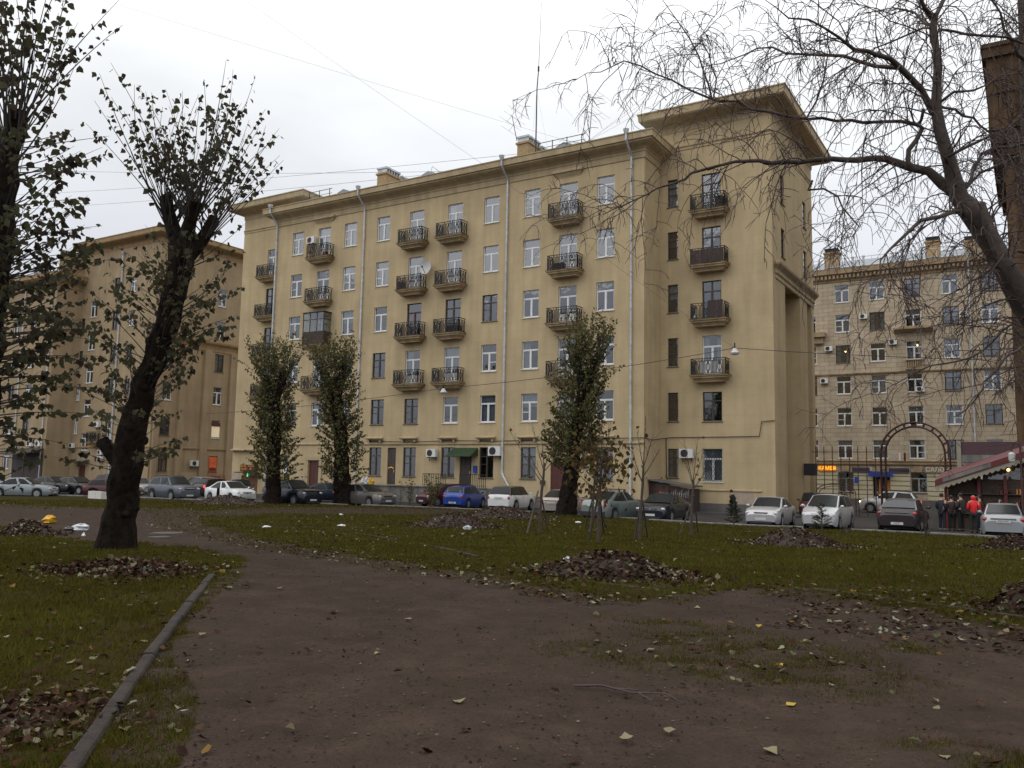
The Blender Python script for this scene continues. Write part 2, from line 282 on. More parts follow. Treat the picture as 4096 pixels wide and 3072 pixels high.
def zt(x, y):
    r = np.hypot(x, y); t = np.clip((r - 12) / 22, 0, 1); t = t * t * (3 - 2 * t); return .5 - .53 * t
ROAD = -.15
TR = {"big":[[-17.52,11.74,0.24,0.494],[-17.46,11.74,0.57,0.422],[-17.36,11.72,1.19,0.381],[-17.24,11.7,1.91,0.371],[-17.17,11.68,2.42,0.381],[-17.08,11.67,2.93,0.361],[-16.93,11.69,3.55,0.309],[-16.73,11.73,4.17,0.288],[-16.51,11.79,4.79,0.288],[-16.31,11.83,5.4,0.309],[-16.16,11.85,6.02,0.309],[-16.03,11.85,6.64,0.319],[-15.94,11.84,7.1,0.34]],"big_s1":[[-16.0,11.83,6.95,0.227],[-16.22,11.74,7.48,0.186],[-16.38,11.71,7.87,0.167],[-16.48,11.72,8.21,0.157]],"big_s2":[[-15.93,11.86,7.0,0.227],[-15.74,11.81,7.43,0.174],[-15.55,11.76,7.76,0.153],[-15.43,11.7,7.96,0.152]],"big_s3":[[-15.96,11.88,6.74,0.206],[-15.75,12.11,7.14,0.176],[-15.67,12.27,7.49,0.157],[-15.67,12.4,7.79,0.147]],"big_s4":[[-17.23,11.68,2.11,0.206],[-17.48,11.59,2.26,0.176],[-17.69,11.51,2.52,0.166],[-17.83,11.47,2.7,0.177]],"farleft":[[-15.98,7.88,0.35,0.445],[-15.85,7.83,1.33,0.364],[-15.71,7.77,2.54,0.34],[-15.57,7.7,3.75,0.315],[-15.44,7.66,4.72,0.299],[-15.31,7.62,5.68,0.283],[-15.19,7.57,6.65,0.251],[-15.07,7.55,7.37,0.21],[-14.97,7.55,7.86,0.186],[-14.87,7.56,8.29,0.178]],"mid1":[[-42.44,39.48,-0.12,0.785],[-42.36,39.37,1.11,0.664],[-42.28,39.23,2.61,0.604],[-42.19,39.1,4.11,0.664],[-42.1,38.96,5.61,0.634],[-42.08,38.82,6.81,0.604],[-42.14,38.64,8.01,0.664]],"mid1_a":[[-42.11,38.81,6.81,0.513],[-42.47,38.65,7.72,0.394],[-42.82,38.55,8.18,0.334]],"mid1_b":[[-42.08,38.82,6.81,0.513],[-41.52,38.88,7.71,0.391],[-41.27,38.74,8.59,0.33]],"mid2":[[-40.08,43.61,-0.12,0.974],[-40.09,43.48,0.85,0.849],[-40.1,43.32,2.09,0.754],[-40.07,43.18,3.34,0.691],[-40.06,42.98,4.9,0.629],[-40.19,42.71,6.46,0.629],[-40.3,42.49,7.71,0.691],[-40.38,42.34,8.49,0.723]],"mid2_a":[[-40.31,42.52,7.4,0.534],[-40.83,42.24,8.5,0.41],[-41.11,42.18,8.98,0.348]],"mid2_b":[[-40.31,42.52,7.4,0.534],[-39.74,42.56,8.48,0.407],[-39.49,42.43,9.24,0.344]],"mid3":[[-22.39,42.36,-0.13,0.929],[-22.26,42.32,0.79,0.723],[-22.11,42.29,1.82,0.645],[-21.94,42.26,2.85,0.594],[-21.75,42.21,4.14,0.542],[-21.55,42.18,5.42,0.491],[-21.35,42.17,6.45,0.491],[-21.17,42.18,7.23,0.542],[-21.09,42.13,8.0,0.568]],"mid3_a":[[-21.22,42.18,6.97,0.413],[-21.51,42.05,8.01,0.337],[-21.64,42.05,8.8,0.26]],"mid3_b":[[-21.18,42.21,6.97,0.413],[-20.72,42.19,7.99,0.335],[-20.49,42.05,8.74,0.257]],"birch":[[1.93,13.98,0.43,0.2442],[1.58,13.64,1.37,0.2209],[1.02,13.17,2.4,0.1918],[0.52,12.74,3.31,0.1802],[-0.03,12.28,4.34,0.1686],[-0.26,12.06,4.91,0.1628],[-0.47,11.88,5.34,0.157],[-0.67,11.71,5.68,0.1337],[-0.75,11.61,6.11,0.1046],[-0.84,11.5,6.52,0.093],[-0.87,11.45,6.8,0.0814],[-0.84,11.42,7.15,0.0639],[-0.84,11.38,7.5,0.0552],[-0.86,11.33,7.82,0.0523],[-0.83,11.32,7.96,0.0494]],"birch_fork1":[[-0.85,11.32,7.9,0.0407],[-0.92,11.15,7.99,0.0346],[-1.02,10.95,8.13,0.0314],[-1.17,10.71,8.4,0.0226]],"birch_fork2":[[-0.83,11.33,7.93,0.0407],[-0.78,11.44,8.19,0.0352],[-0.76,11.53,8.54,0.0296],[-0.72,11.61,9.02,0.0209]],"limb1":[[-0.36,11.94,5.34,0.1163],[-0.48,11.94,5.55,0.1113],[-0.84,11.77,5.88,0.1003],[-1.03,11.73,6.06,0.0832],[-1.22,11.69,6.18,0.0749],[-1.48,11.62,6.25,0.0633],[-1.93,11.42,6.32,0.0516],[-2.32,11.28,6.3,0.0459],[-2.79,11.09,6.29,0.0431],[-2.96,11.07,6.34,0.0372],[-3.25,10.99,6.35,0.0313],[-3.53,10.91,6.29,0.0283],[-3.82,10.83,6.26,0.0253],[-4.39,10.61,5.98,0.016],[-4.7,10.53,5.86,0.0128],[-5.0,10.46,5.74,0.0081]],"limb2":[[-0.91,11.43,6.72,0.0581],[-1.01,11.21,6.97,0.0575],[-1.11,11.0,7.08,0.0541],[-1.2,10.81,7.13,0.0507],[-1.28,10.63,7.2,0.0446],[-1.41,10.42,7.2,0.0359],[-1.62,10.17,7.15,0.03],[-1.76,9.94,7.25,0.0216],[-1.88,9.73,7.32,0.0187],[-2.16,9.42,7.35,0.0132],[-2.29,9.21,7.41,0.0078],[-2.35,9.04,7.42,0.0052]],"limb2b":[[-1.21,10.84,7.13,0.0395],[-1.47,10.82,7.21,0.0343],[-1.84,10.71,7.36,0.0289],[-2.05,10.72,7.48,0.0292],[-2.32,10.69,7.53,0.0207],[-2.65,10.61,7.65,0.0179],[-2.73,10.7,7.71,0.0151],[-3.05,10.65,7.69,0.0122],[-3.37,10.61,7.62,0.0093],[-3.67,10.57,7.62,0.0063]],"limb3":[[-1.12,11.39,6.01,0.0465],[-1.2,11.36,6.1,0.0466],[-1.19,11.37,6.27,0.0438],[-1.13,11.42,6.41,0.041],[-1.08,11.46,6.55,0.0381],[-1.13,11.45,6.62,0.0353],[-1.42,11.29,6.67,0.0295],[-1.67,11.17,6.66,0.0295],[-1.98,11.0,6.7,0.0266],[-2.29,10.84,6.71,0.0267],[-2.67,10.62,6.8,0.0238],[-2.94,10.48,6.79,0.0238],[-3.07,10.41,6.94,0.0209],[-3.26,10.32,6.98,0.0209],[-3.37,10.28,7.0,0.021],[-3.6,10.15,7.14,0.018],[-3.83,10.02,7.26,0.0151],[-4.17,9.82,7.43,0.0136],[-4.36,9.72,7.49,0.0121],[-4.63,9.59,7.39,0.0091],[-4.79,9.52,7.37,0.0061],[-4.97,9.46,7.26,0.0046]],"limb3b":[[-3.42,10.43,7.08,0.0183],[-3.41,10.32,7.23,0.0166],[-3.44,10.19,7.35,0.015],[-3.54,9.99,7.71,0.0119],[-3.64,9.8,7.88,0.0089],[-3.77,9.6,8.09,0.0059],[-3.81,9.46,8.19,0.0044]],"limb3c":[[-3.4,10.45,7.09,0.0152],[-3.42,10.49,7.37,0.0123],[-3.49,10.5,7.73,0.0108],[-3.59,10.5,7.98,0.0093],[-3.49,10.62,8.24,0.0069],[-3.32,10.78,8.56,0.0047]],"limb4":[[-0.5,11.84,5.48,0.0465],[-0.71,11.6,5.48,0.0432],[-0.89,11.4,5.4,0.0372],[-1.06,11.21,5.27,0.034],[-1.23,11.02,5.09,0.0281],[-1.35,10.87,4.93,0.0223],[-1.44,10.73,4.74,0.0138],[-1.44,10.65,4.53,0.0082],[-1.39,10.6,4.35,0.0054],[-1.36,10.54,4.07,0.0032]],"limb5":[[-2.3,10.81,6.72,0.0178],[-2.17,10.78,6.89,0.0162],[-2.06,10.71,7.14,0.0146],[-1.99,10.63,7.38,0.013],[-2.28,10.34,7.44,0.0086],[-2.26,10.23,7.63,0.0085],[-2.31,10.08,7.85,0.0056]],"limb6":[[-1.01,11.48,6.82,0.0293],[-1.05,11.52,6.74,0.0265],[-1.11,11.56,6.65,0.0267]],"limb7":[[-0.87,11.32,7.82,0.0349],[-0.97,11.48,7.94,0.0267],[-1.12,11.59,8.19,0.0181],[-1.32,11.68,8.37,0.0123],[-1.58,11.75,8.44,0.0094],[-2.01,11.73,8.37,0.0064]],"limb7b":[[-0.89,11.31,7.78,0.0233],[-1.0,11.39,7.86,0.0177],[-1.27,11.39,7.8,0.0164],[-1.44,11.44,7.79,0.0151],[-1.57,11.52,7.8,0.0122],[-1.72,11.61,7.65,0.0077],[-1.8,11.74,7.45,0.0047]],"limbr1":[[-0.8,11.37,7.77,0.0262],[-0.64,11.58,7.78,0.0235],[-0.4,11.85,7.8,0.0237],[-0.09,12.15,7.81,0.0239],[0.09,12.38,7.81,0.0211],[0.35,12.65,7.88,0.0183]],"limbr2":[[-0.84,11.46,6.84,0.0291],[-0.65,11.37,6.87,0.0229],[-0.45,11.28,6.86,0.0183],[-0.28,11.18,6.86,0.0111],[0.08,11.19,6.91,0.0081]],"limbr3":[[-0.86,11.45,6.82,0.0262],[-0.68,11.74,6.85,0.0236],[-0.51,12.03,6.77,0.0209],[-0.31,12.34,6.68,0.0182],[0.06,12.75,6.63,0.0154]],"limbr4":[[-0.77,11.6,6.09,0.032],[-0.8,11.42,6.13,0.0287],[-0.61,11.39,6.17,0.0255],[-0.33,11.4,6.27,0.0224],[0.06,11.47,6.49,0.0166]],"limbr5":[[-0.6,11.97,5.87,0.0267],[-0.5,12.17,6.16,0.033],[-0.47,12.34,6.36,0.0304],[-0.32,12.58,6.55,0.0278],[0.06,12.98,6.68,0.025]],"stem2":[[1.16,12.67,2.34,0.1385],[0.5,12.18,3.48,0.1225],[-0.02,11.8,4.45,0.1119],[-0.21,11.69,4.82,0.1012],[-0.34,11.63,5.17,0.0847],[-0.4,11.62,5.41,0.0624],[-0.42,11.65,5.54,0.0513]],"limb8":[[-0.82,11.41,7.34,0.0233],[-0.85,11.46,7.49,0.0176],[-0.89,11.49,7.75,0.0147],[-0.93,11.54,7.93,0.0119],[-1.02,11.54,8.15,0.009]],"limb9":[[-2.36,11.34,6.06,0.0246],[-2.4,11.25,5.92,0.0214],[-2.19,11.3,5.93,0.0182],[-2.0,11.37,5.66,0.0151],[-1.85,11.42,5.39,0.012],[-1.87,11.35,5.17,0.006],[-1.97,11.25,4.92,0.0036]],"limb10":[[-1.67,11.34,6.58,0.0149],[-1.71,11.28,6.38,0.0149],[-1.72,11.25,6.07,0.0118],[-1.73,11.23,5.77,0.0074],[-1.71,11.23,5.4,0.0044]],"birch2":[[0.97,15.18,0.26,0.2321],[0.55,14.64,2.43,0.199],[0.24,14.21,4.4,0.1791],[0.12,13.88,6.37,0.1592],[0.12,13.72,7.69,0.1459],[0.13,13.6,8.61,0.1326],[0.13,13.5,9.4,0.1194]],"b2l1":[[0.13,13.66,8.15,0.0464],[0.02,13.44,8.16,0.0394],[-0.11,13.18,8.47,0.026],[-0.2,12.94,8.79,0.0161],[-0.29,12.69,9.09,0.0095]],"b2l2":[[0.11,13.82,6.83,0.0464],[-0.07,13.86,6.78,0.0335],[-0.49,13.78,6.58,0.0271],[-0.86,13.74,6.21,0.0137],[-1.07,13.83,5.7,0.0069]],"b2l3":[[0.15,14.04,5.32,0.0464],[-0.09,13.6,5.38,0.0325],[-0.52,13.12,4.93,0.0223],[-0.94,12.62,4.61,0.0094]],"b2l4":[[0.21,14.24,4.0,0.0464],[-0.12,14.1,4.27,0.0334],[-0.2,14.12,4.42,0.0302],[-0.71,13.96,3.95,0.0203],[-1.36,13.68,3.75,0.0136],[-1.91,13.48,3.41,0.0069]],"b2l5":[[0.21,14.27,3.74,0.0398],[-0.05,13.81,4.03,0.0293],[-0.46,13.34,3.6,0.0224],[-0.62,13.02,3.26,0.0157],[-0.88,12.63,2.98,0.0092]]}
SAP = [{"t":[[-15.72,27.71,-0.05,0.077],[-15.67,27.64,0.7,0.069],[-15.6,27.59,1.52,0.069],[-15.52,27.57,2.07,0.06],[-15.47,27.53,2.58,0.051]],"b":[[[-15.47,27.55,2.41],[-14.89,27.64,4.21]],[[-15.49,27.56,2.24],[-15.92,27.38,4.04]],[[-15.55,27.57,1.81],[-16.46,26.55,3.82]],[[-15.51,27.55,2.24],[-14.58,27.64,3.44]],[[-15.55,27.56,1.98],[-16.06,27.14,3.25]],[[-15.49,27.51,2.58],[-15.68,27.66,3.79]]],"g":[-15.72,27.71,-0.02]},{"t":[[-11.09,23.06,0.1,0.068],[-11.04,22.99,0.88,0.062],[-10.99,22.94,1.56,0.055],[-10.96,22.91,1.97,0.055],[-10.91,22.86,2.51,0.041]],"b":[[[-10.96,22.91,1.97],[-10.16,22.7,3.12]],[[-10.93,22.87,2.38],[-10.74,23.09,3.55]],[[-10.94,22.88,2.24],[-11.33,22.8,3.47]],[[-10.97,22.91,1.9],[-11.61,22.91,2.51]],[[-10.93,22.87,2.38],[-10.9,22.86,3.61]],[[-10.98,22.91,1.83],[-10.11,23.09,2.66]]],"g":[-11.09,23.06,0.14]},{"t":[[-14.66,29.85,-0.06,0.071],[-14.58,29.79,0.86,0.071],[-14.5,29.74,1.57,0.062],[-14.45,29.71,2.1,0.054]],"b":[[[-14.47,29.72,1.93],[-14.9,29.66,3.53]],[[-14.45,29.71,2.1],[-14.41,30.04,3.36]],[[-14.5,29.73,1.66],[-15.17,29.34,2.44]]],"g":[-14.66,29.85,-0.03]},{"t":[[-11.09,26.15,0.03,0.068],[-11.02,26.08,0.93,0.06],[-10.93,26.02,1.83,0.06],[-10.88,25.97,2.51,0.045]],"b":[[[-10.89,25.97,2.43],[-10.57,26.08,3.57]],[[-10.89,25.96,2.51],[-11.15,26.05,3.65]],[[-10.92,26.0,1.98],[-11.32,25.85,2.8]],[[-10.92,25.99,2.13],[-10.32,25.97,3.04]],[[-10.89,25.97,2.43],[-10.75,25.84,4.09]],[[-10.93,26.01,1.91],[-11.09,25.4,3.16]]],"g":[-11.09,26.14,0.06]},{"t":[[-11.2,31.38,-0.06,0.07],[-11.15,31.3,0.77,0.07],[-11.09,31.25,1.47,0.061],[-11.04,31.22,2.0,0.053]],"b":[[[-11.06,31.22,1.91],[-11.4,31.11,3.66]],[[-11.06,31.21,2.0],[-10.71,30.82,3.73]],[[-11.09,31.23,1.65],[-10.4,31.14,2.7]],[[-11.04,31.22,2.0],[-10.78,31.64,3.15]],[[-11.06,31.22,1.82],[-11.36,31.18,2.96]]],"g":[-11.2,31.38,-0.03]}]
STK = [[0,[-15.89,27.02,-0.01],[-15.71,27.52,1.55]],[0,[-16.09,29.05,-0.03],[-15.61,27.61,1.35]],[1,[-11.71,23.63,0.12],[-11.01,22.92,1.7]],[1,[-14.31,30.24,-0.03],[-10.99,22.94,1.56]],[2,[-15.92,31.76,-0.03],[-14.49,29.76,1.53]],[2,[-15.51,33.13,-0.03],[-14.49,29.77,1.39]],[3,[-11.46,26.59,0.04],[-10.99,26.04,1.38]],[3,[-11.66,28.26,0.0],[-10.95,26.06,1.38]],[4,[-11.74,31.54,-0.03],[-11.09,31.28,1.3]],[4,[-11.57,33.24,-0.03],[-11.05,31.28,1.47]]]
CARS = {"c1":[-62.6,34.33,52],"c2":[-70.42,41.02,75],"c3":[-68.8,42.1,80],"c3b":[-74.0,49.27,85],"c4":[-59.19,39.26,50],"c5":[-65.96,45.92,100],"c6":[-53.34,40.07,98],"c7":[-61.55,48.79,175],"c8":[-60.12,49.3,-10],"c9":[-58.62,50.76,120],"c10":[-48.68,41.25,98],"c11":[-42.55,41.21,97],"c12":[-45.61,47.96,60],"c13":[-38.96,44.4,96],"c14":[-37.4,50.55,200],"c15":[-32.89,47.66,-10],"c16":[-28.76,47.0,-7],"c17":[-24.07,45.22,-10],"c18":[-19.39,42.27,8],"c19":[-16.75,42.77,177],"c20":[-11.3,43.3,179],"c21":[-8.56,43.32,182],"c22":[-12.34,57.85,170],"c23":[-5.44,45.01,0],"c24":[-9.39,70.36,-88],"c25":[-1.26,43.39,-2]}
PPL = {"p1":[-3.88,46.07,-0.15],"p2":[-3.46,46.05,-0.15],"p3":[-3.05,46.02,-0.15],"red":[-2.48,45.24,-0.15],"p5":[-2.32,47.3,-0.15],"walk":[-15.0,49.23,-0.15],"door":[-9.97,68.02,-0.15],"behind":[-11.17,61.75,-0.15]}
NEAR = [[-4.26,2.61],[-4.42,2.84],[-5.29,3.65],[-6.47,4.76],[-8.03,6.25],[-9.51,7.71],[-10.62,8.9],[-11.79,10.22],[-13.15,11.43],[-14.23,11.95],[-16.43,13.06],[-18.2,13.32],[-19.81,13.94],[-19.53,12.91],[-21.99,13.65],[-24.62,14.43],[-27.83,15.23],[-31.21,16.42],[-35.03,15.76],[-37.35,12.92]]
FAR = [[-56.41,19.42],[-53.21,24.08],[-49.18,25.77],[-45.06,26.53],[-42.27,27.68],[-40.58,29.27],[-38.22,29.8],[-34.44,27.34],[-31.24,24.74],[-27.56,22.39],[-22.54,19.63],[-16.23,15.64],[-12.89,13.77],[-10.62,12.74],[-8.96,12.0],[-7.62,11.56],[-6.69,11.44],[-5.83,10.75],[-5.06,10.5],[-4.41,10.69],[-4.01,11.35],[-4.13,12.52],[-3.73,13.02],[-2.89,12.9],[-2.19,12.5],[-1.52,12.2],[-0.91,11.85],[-0.41,11.58],[-0.05,11.64],[1.04,11.5]]
EDGE = [[6.87,35.86],[3.5,36.95],[-0.46,39.39],[-1.97,40.2],[-5.91,40.68],[-8.76,40.21],[-11.89,40.1],[-15.44,40.39],[-20.01,42.04],[-25.5,44.03],[-30.16,43.53],[-35.22,42.99],[-40.16,41.84],[-44.18,41.13],[-49.83,39.58],[-55.42,38.77],[-62.14,36.18],[-64.31,33.66],[-68.24,29.35],[-71.78,22.67]]
PATCH = [[-2.49,8.37,1.3,0.7],[-1.92,8.15,0.9,0.4],[-2.39,7.33,1.6,0.6],[-4.95,10.86,1.3,0.35],[-3.34,9.16,1.0,0.3],[-1.12,9.26,0.5,0.3],[-1.52,7.76,0.8,0.3],[-0.26,5.91,0.6,0.3]]
SOIL = [[-36.77,29.1],[-37.98,35.74],[-35.64,39.53],[-29.51,43.08],[-25.71,37.76],[-29.2,33.8],[-32.61,30.7],[-31.94,27.77],[-33.05,26.29]]
KN = [[-4.28,2.68],[-4.52,2.9],[-4.86,3.21],[-5.31,3.64],[-6.05,4.33],[-7.01,5.24],[-8.16,6.35],[-9.37,7.53],[-10.86,8.96]]
KF = [[-26.06,23.25],[-20.53,22.81],[-14.65,18.94],[-10.82,15.65],[-7.4,12.65],[-6.28,12.04],[-4.85,11.76],[-4.26,13.34],[-3.28,13.42],[-2.24,13.14],[-1.3,12.74],[-0.63,12.29],[-0.09,12.15]]
PILES = {"pile_left":[-26.67,14.86,1.07,0.57],"pile_tree":[-12.35,8.43,1.1,0.37],"pile_corner":[-5.57,3.11,0.22,0.12],"pile_far":[-43.28,36.48,2.47,0.76],"pile_mid":[-20.45,29.03,1.82,0.84],"pile_mid2":[-22.96,36.63,2.22,0.65],"pile_big":[-6.08,13.15,1.27,0.62],"pile_right":[-6.62,28.26,1.52,0.71],"pile_edge":[-0.75,33.21,1.0,0.49],"pile_edge2":[-0.09,12.95,0.5,0.41]}
LV = [[-3.53,5.03],[-5.02,5.93],[-1.43,5.3],[-2.03,8.92],[-1.57,6.36],[-2.62,9.47],[-4.92,3.83],[-6.86,5.55],[-7.07,5.13],[-5.03,3.26],[-6.52,3.77],[-0.52,5.76],[-9.22,7.94],[-10.65,9.31],[-1.21,9.84],[-1.96,7.65],[-5.9,7.54],[-8.81,8.4],[-6.89,7.4],[-1.91,10.31],[-5.63,9.4],[-4.39,10.6],[-4.25,11.15],[-3.62,10.34],[-5.03,3.51],[-4.99,2.81],[-1.58,9.99],[-2.01,5.22],[-2.17,4.94],[-0.62,12.08],[-2.91,13.76],[-0.29,11.45],[-9.7,6.42],[-11.3,6.87]]
MISC = {"yellow_bag":[-31.65,18.45,-0.03],"white_bag":[-27.5,17.08,-0.02],"manhole":[-23.89,17.83,0.02],"manhole2":[-21.79,16.0,0.1],"cup":[-23.92,14.99,0.06],"white_block":[-55.14,35.36,-0.03],"twig":[-2.63,5.94,0.5],"paper1":[-24.67,22.68,-0.03],"paper2":[-29.44,31.89,-0.03],"paper3":[-23.42,25.42,-0.03],"bag_big":[-7.06,13.79,0.46],"bag_mid":[-18.09,27.6,-0.03],"pine1":[-11.6,38.06,-0.03],"pine2":[-7.69,37.46,-0.03],"bush1":[-35.61,45.15,-0.03],"bush2":[-32.85,44.03,-0.03],"bush3":[-90.31,107.7,-0.03],"bare1":[-6.7,37.72,-0.03],"bare2":[-3.85,38.45,-0.03],"white4":[-17.99,35.32,-0.03],"kerbw":[-38.91,38.11,-0.03],"stump":[-45.75,38.4,-0.03],"red_litter":[-12.94,40.48,-0.15]}
# ------------------------------------------------------------------ ground
def inpoly(x, y, P):
    P = np.asarray(P); c = np.zeros(np.shape(x), bool); j = len(P) - 1
    for i in range(len(P)):
        xi, yi = P[i]; xj, yj = P[j]
        c ^= ((yi > y) != (yj > y)) & (x < (xj - xi) * (y - yi) / (yj - yi + 1e-12) + xi); j = i
    return c
_e = sorted(EDGE); EX = np.array([p[0] for p in _e]); EY = np.array([p[1] for p in _e])
_fr = sorted(FAR); FX = np.array([p[0] for p in _fr]); FY = np.array([p[1] for p in _fr])
edge_y = lambda x: np.interp(x, EX, EY) - .35
far_y = lambda x: np.interp(x, FX, FY)
_ph = rng.uniform(0, 6.28, 12); _fx = rng.uniform(.5, 4.5, 12); _fy = rng.uniform(.5, 4.5, 12)
def wob(x, y, a=.12):
    """smooth wobble for ragged turf edges"""
    return a * sum(np.sin(_fx[i] * x * (-1) ** i + _fy[i] * y + _ph[i]) for i in range(12)) / 2.2
def is_lawn(x, y):
    w = wob(x, y); near = inpoly(x + w, y + w * .7, NEAR)
    far = (y + w * (1 + .03 * y)) > far_y(x); soil = inpoly(x + w, y + w, SOIL)
    return near | (far & ~soil)
def patchy(x, y):
    """0..1 how much thin grass stands in the dirt here"""
    p = np.zeros(np.shape(x))
    for px, py, a, b in PATCH:
        p = np.maximum(p, np.clip(1.25 - np.hypot((x - px) / a, (y - py) / b), 0, 1))
    return p
xs = np.unique(np.concatenate([np.arange(-110, -40, 1.0), np.arange(-40, -22, .4), np.arange(-22, 6, .16), np.arange(6, 20, .4), np.arange(20, 46, 1.0)]))
ts = np.unique(np.concatenate([np.linspace(0, .25, 8), np.linspace(.25, .8, 130), np.linspace(.8, 1, 24)]))
GX, GT = np.meshgrid(xs, ts); GY = -14 + (edge_y(GX) + 14) * GT
GZ = zt(GX, GY) + .012 * wob(GX * 3, GY * 3, 1) * np.clip(1 - np.hypot(GX, GY) / 40, 0, 1)
nx_ = len(xs); idx = np.arange(GX.size).reshape(GX.shape)
quads = np.stack([idx[:-1, :-1], idx[:-1, 1:], idx[1:, 1:], idx[1:, :-1]], -1).reshape(-1, 4)
V = np.stack([GX, GY, GZ], -1).reshape(-1, 3); cc = V[quads].mean(1); lm = is_lawn(cc[:, 0], cc[:, 1])

def ground_mat(name, c1, c2, c3, sc, grass=None):
    m = mat(name, c1, .92, .3, sc, bump=1., bscale=30.); t = m.node_tree; L = t.links.new; b = t.nodes['Principled BSDF']; b.inputs['Specular IOR Level'].default_value = .03
    src = b.inputs['Base Color'].links[0].from_socket; g = next(n for n in t.nodes if n.type == 'NEW_GEOMETRY')
    for i, (c, s, lo, hi, f) in enumerate(((c2, .35, .45, .62, .75), (c3, 2.6, .52, .68, .6), ([v * .72 for v in c1], 8., .5, .68, .6), ([v * .5 for v in c1], 42., .53, .64, .7), ([min(.3, v * 1.9) for v in c1], 70., .58, .66, .55))):
        n = t.nodes.new('ShaderNodeTexNoise'); n.inputs['Scale'].default_value = s; n.inputs['Detail'].default_value = 8; n.inputs['Roughness'].default_value = .68; L(g.outputs['Position'], n.inputs['Vector'])
        r = t.nodes.new('ShaderNodeMapRange'); r.inputs[1].default_value = lo; r.inputs[2].default_value = hi; r.inputs[4].default_value = f; L(n.outputs['Fac'], r.inputs[0])
        x = t.nodes.new('ShaderNodeMix'); x.data_type = 'RGBA'; L(r.outputs[0], x.inputs[0]); L(src, x.inputs[6]); x.inputs[7].default_value = (*c, 1); src = x.outputs[2]
    L(src, b.inputs['Base Color']); return m
MT['dirt'] = ground_mat('damp_trodden_dirt', (.054, .0385, .0305), (.046, .0350, .0255), (.070, .0475, .0360), 1.3)
MT['soil'] = ground_mat('mossy_lawn_soil', (.036, .031, .008), (.040, .026, .010), (.026, .026, .007), 1.8)
def sub(mask, name, m, kind, label=None):
    q = quads[mask]; u, inv = np.unique(q, return_inverse=True)
    return link(name, arr(name, V[u], inv.reshape(q.shape), m), kind=kind)
sub(~lm, 'dirt_path', MT['dirt'], 'structure'); sub(lm, 'lawn', MT['soil'], 'structure')
link('road', MB().quad((-420, -220, ROAD), (420, -220, ROAD), (420, 420, ROAD), (-420, 420, ROAD)).mesh('road', MT['asphalt']), kind='structure')
mb = MB()
for x0, x1, y0, y1 in ((-57.3, -21.5, 50.2, 51.99), (-66.2, -57.31, 53.2, 54.94), (-21.49, -12.5, 53.2, 54.94), (-14.0, -12.5, 54.95, 68.), (-96, -77.0, 53.8, 55.75), (-78.6, -77.0, 55.76, 68)):
    mb.box(x0, x1, y0, y1, ROAD - .05, ROAD + .12)
link('pavement', mb.mesh('pavement', MT['pave']), kind='structure')
# skirt under the lawn edge, then kerb stones one by one
ex = np.arange(-75, 8, .5); mb = MB()
for a, b in zip(ex[:-1], ex[1:]):
    mb.quad((a, edge_y(a) + .01, ROAD - .05), (b, edge_y(b) + .01, ROAD - .05), (b, edge_y(b) + .01, zt(b, edge_y(b)) + .004), (a, edge_y(a) + .01, zt(a, edge_y(a)) + .004))
link('lawn_edge', mb.mesh('lawn_edge', MT['soil']), kind='structure')
def kerb_run(name, pts, ln, w, h, zf, label, m, sink=.0, skip=()):
    root = link(name, None, kind='structure', label=label); pts = [Vector((p[0], p[1])) for p in pts]
    stone = MB().prism([(-.5, -.5, -.5), (-.5, .5, -.5), (-.5, .5, .36), (-.5, .4, .47), (-.5, .25, .5), (-.5, -.25, .5), (-.5, -.4, .47), (-.5, -.5, .36)], (1, 0, 0)); sm_ = stone.mesh('kerb_stone', m); mod = None
    seg = []; tot = 0
    for a, b in zip(pts[:-1], pts[1:]): seg.append((tot, a, b)); tot += (b - a).length
    def at(t):
        for s0, a, b in reversed(seg):
            if t >= s0 - 1e-6: return a + (b - a) * min(1, (t - s0) / max(1e-6, (b - a).length))
    n = int(tot / ln)
    for i in range(n):
        if i in skip: continue
        a, b = at(i * ln), at((i + 1) * ln - .015); c = (a + b) / 2; d = b - a
        z0, z1 = zf(a.x, a.y), zf(b.x, b.y)
        o = link('kerb_stone', sm_, root, (c.x, c.y, (z0 + z1) / 2 + h / 2 - sink + random.uniform(-.012, .012)), (0, -math.atan2(z1 - z0, d.length), math.atan2(d.y, d.x) + random.uniform(-.016, .016)))
        o.scale = (d.length, w * random.uniform(.94, 1.06), h)
    return root
kerb_run('kerb', KN, .98, .105, .16, zt, 'long worn kerb between the near grass and the dirt path', MT['kerb'], sink=.10)
kerb_run('kerb', KF, 1.0, .10, .12, zt, 'half buried kerb along the far side of the dirt path', MT['kerb'], sink=.098, skip=(3, 4, 5, 11, 12, 19, 20, 26))
kerb_run('kerb', [(x, float(edge_y(x)) + .13) for x in np.arange(5, -74, -1.5)], 1.0, .16, .22, lambda x, y: ROAD, 'grey road kerb between the lawn and the parked cars', MT['concrete'], sink=.02, skip=(13, 14, 30, 31, 44))

def seg_d(x, y, P):
    d = np.full(np.shape(x), 1e9)
    for (ax, ay), (bx, by) in zip(P[:-1], P[1:]):
        t = np.clip(((x - ax) * (bx - ax) + (y - ay) * (by - ay)) / ((bx - ax) ** 2 + (by - ay) ** 2), 0, 1); d = np.minimum(d, np.hypot(x - ax - t * (bx - ax), y - ay - t * (by - ay)))
    return d
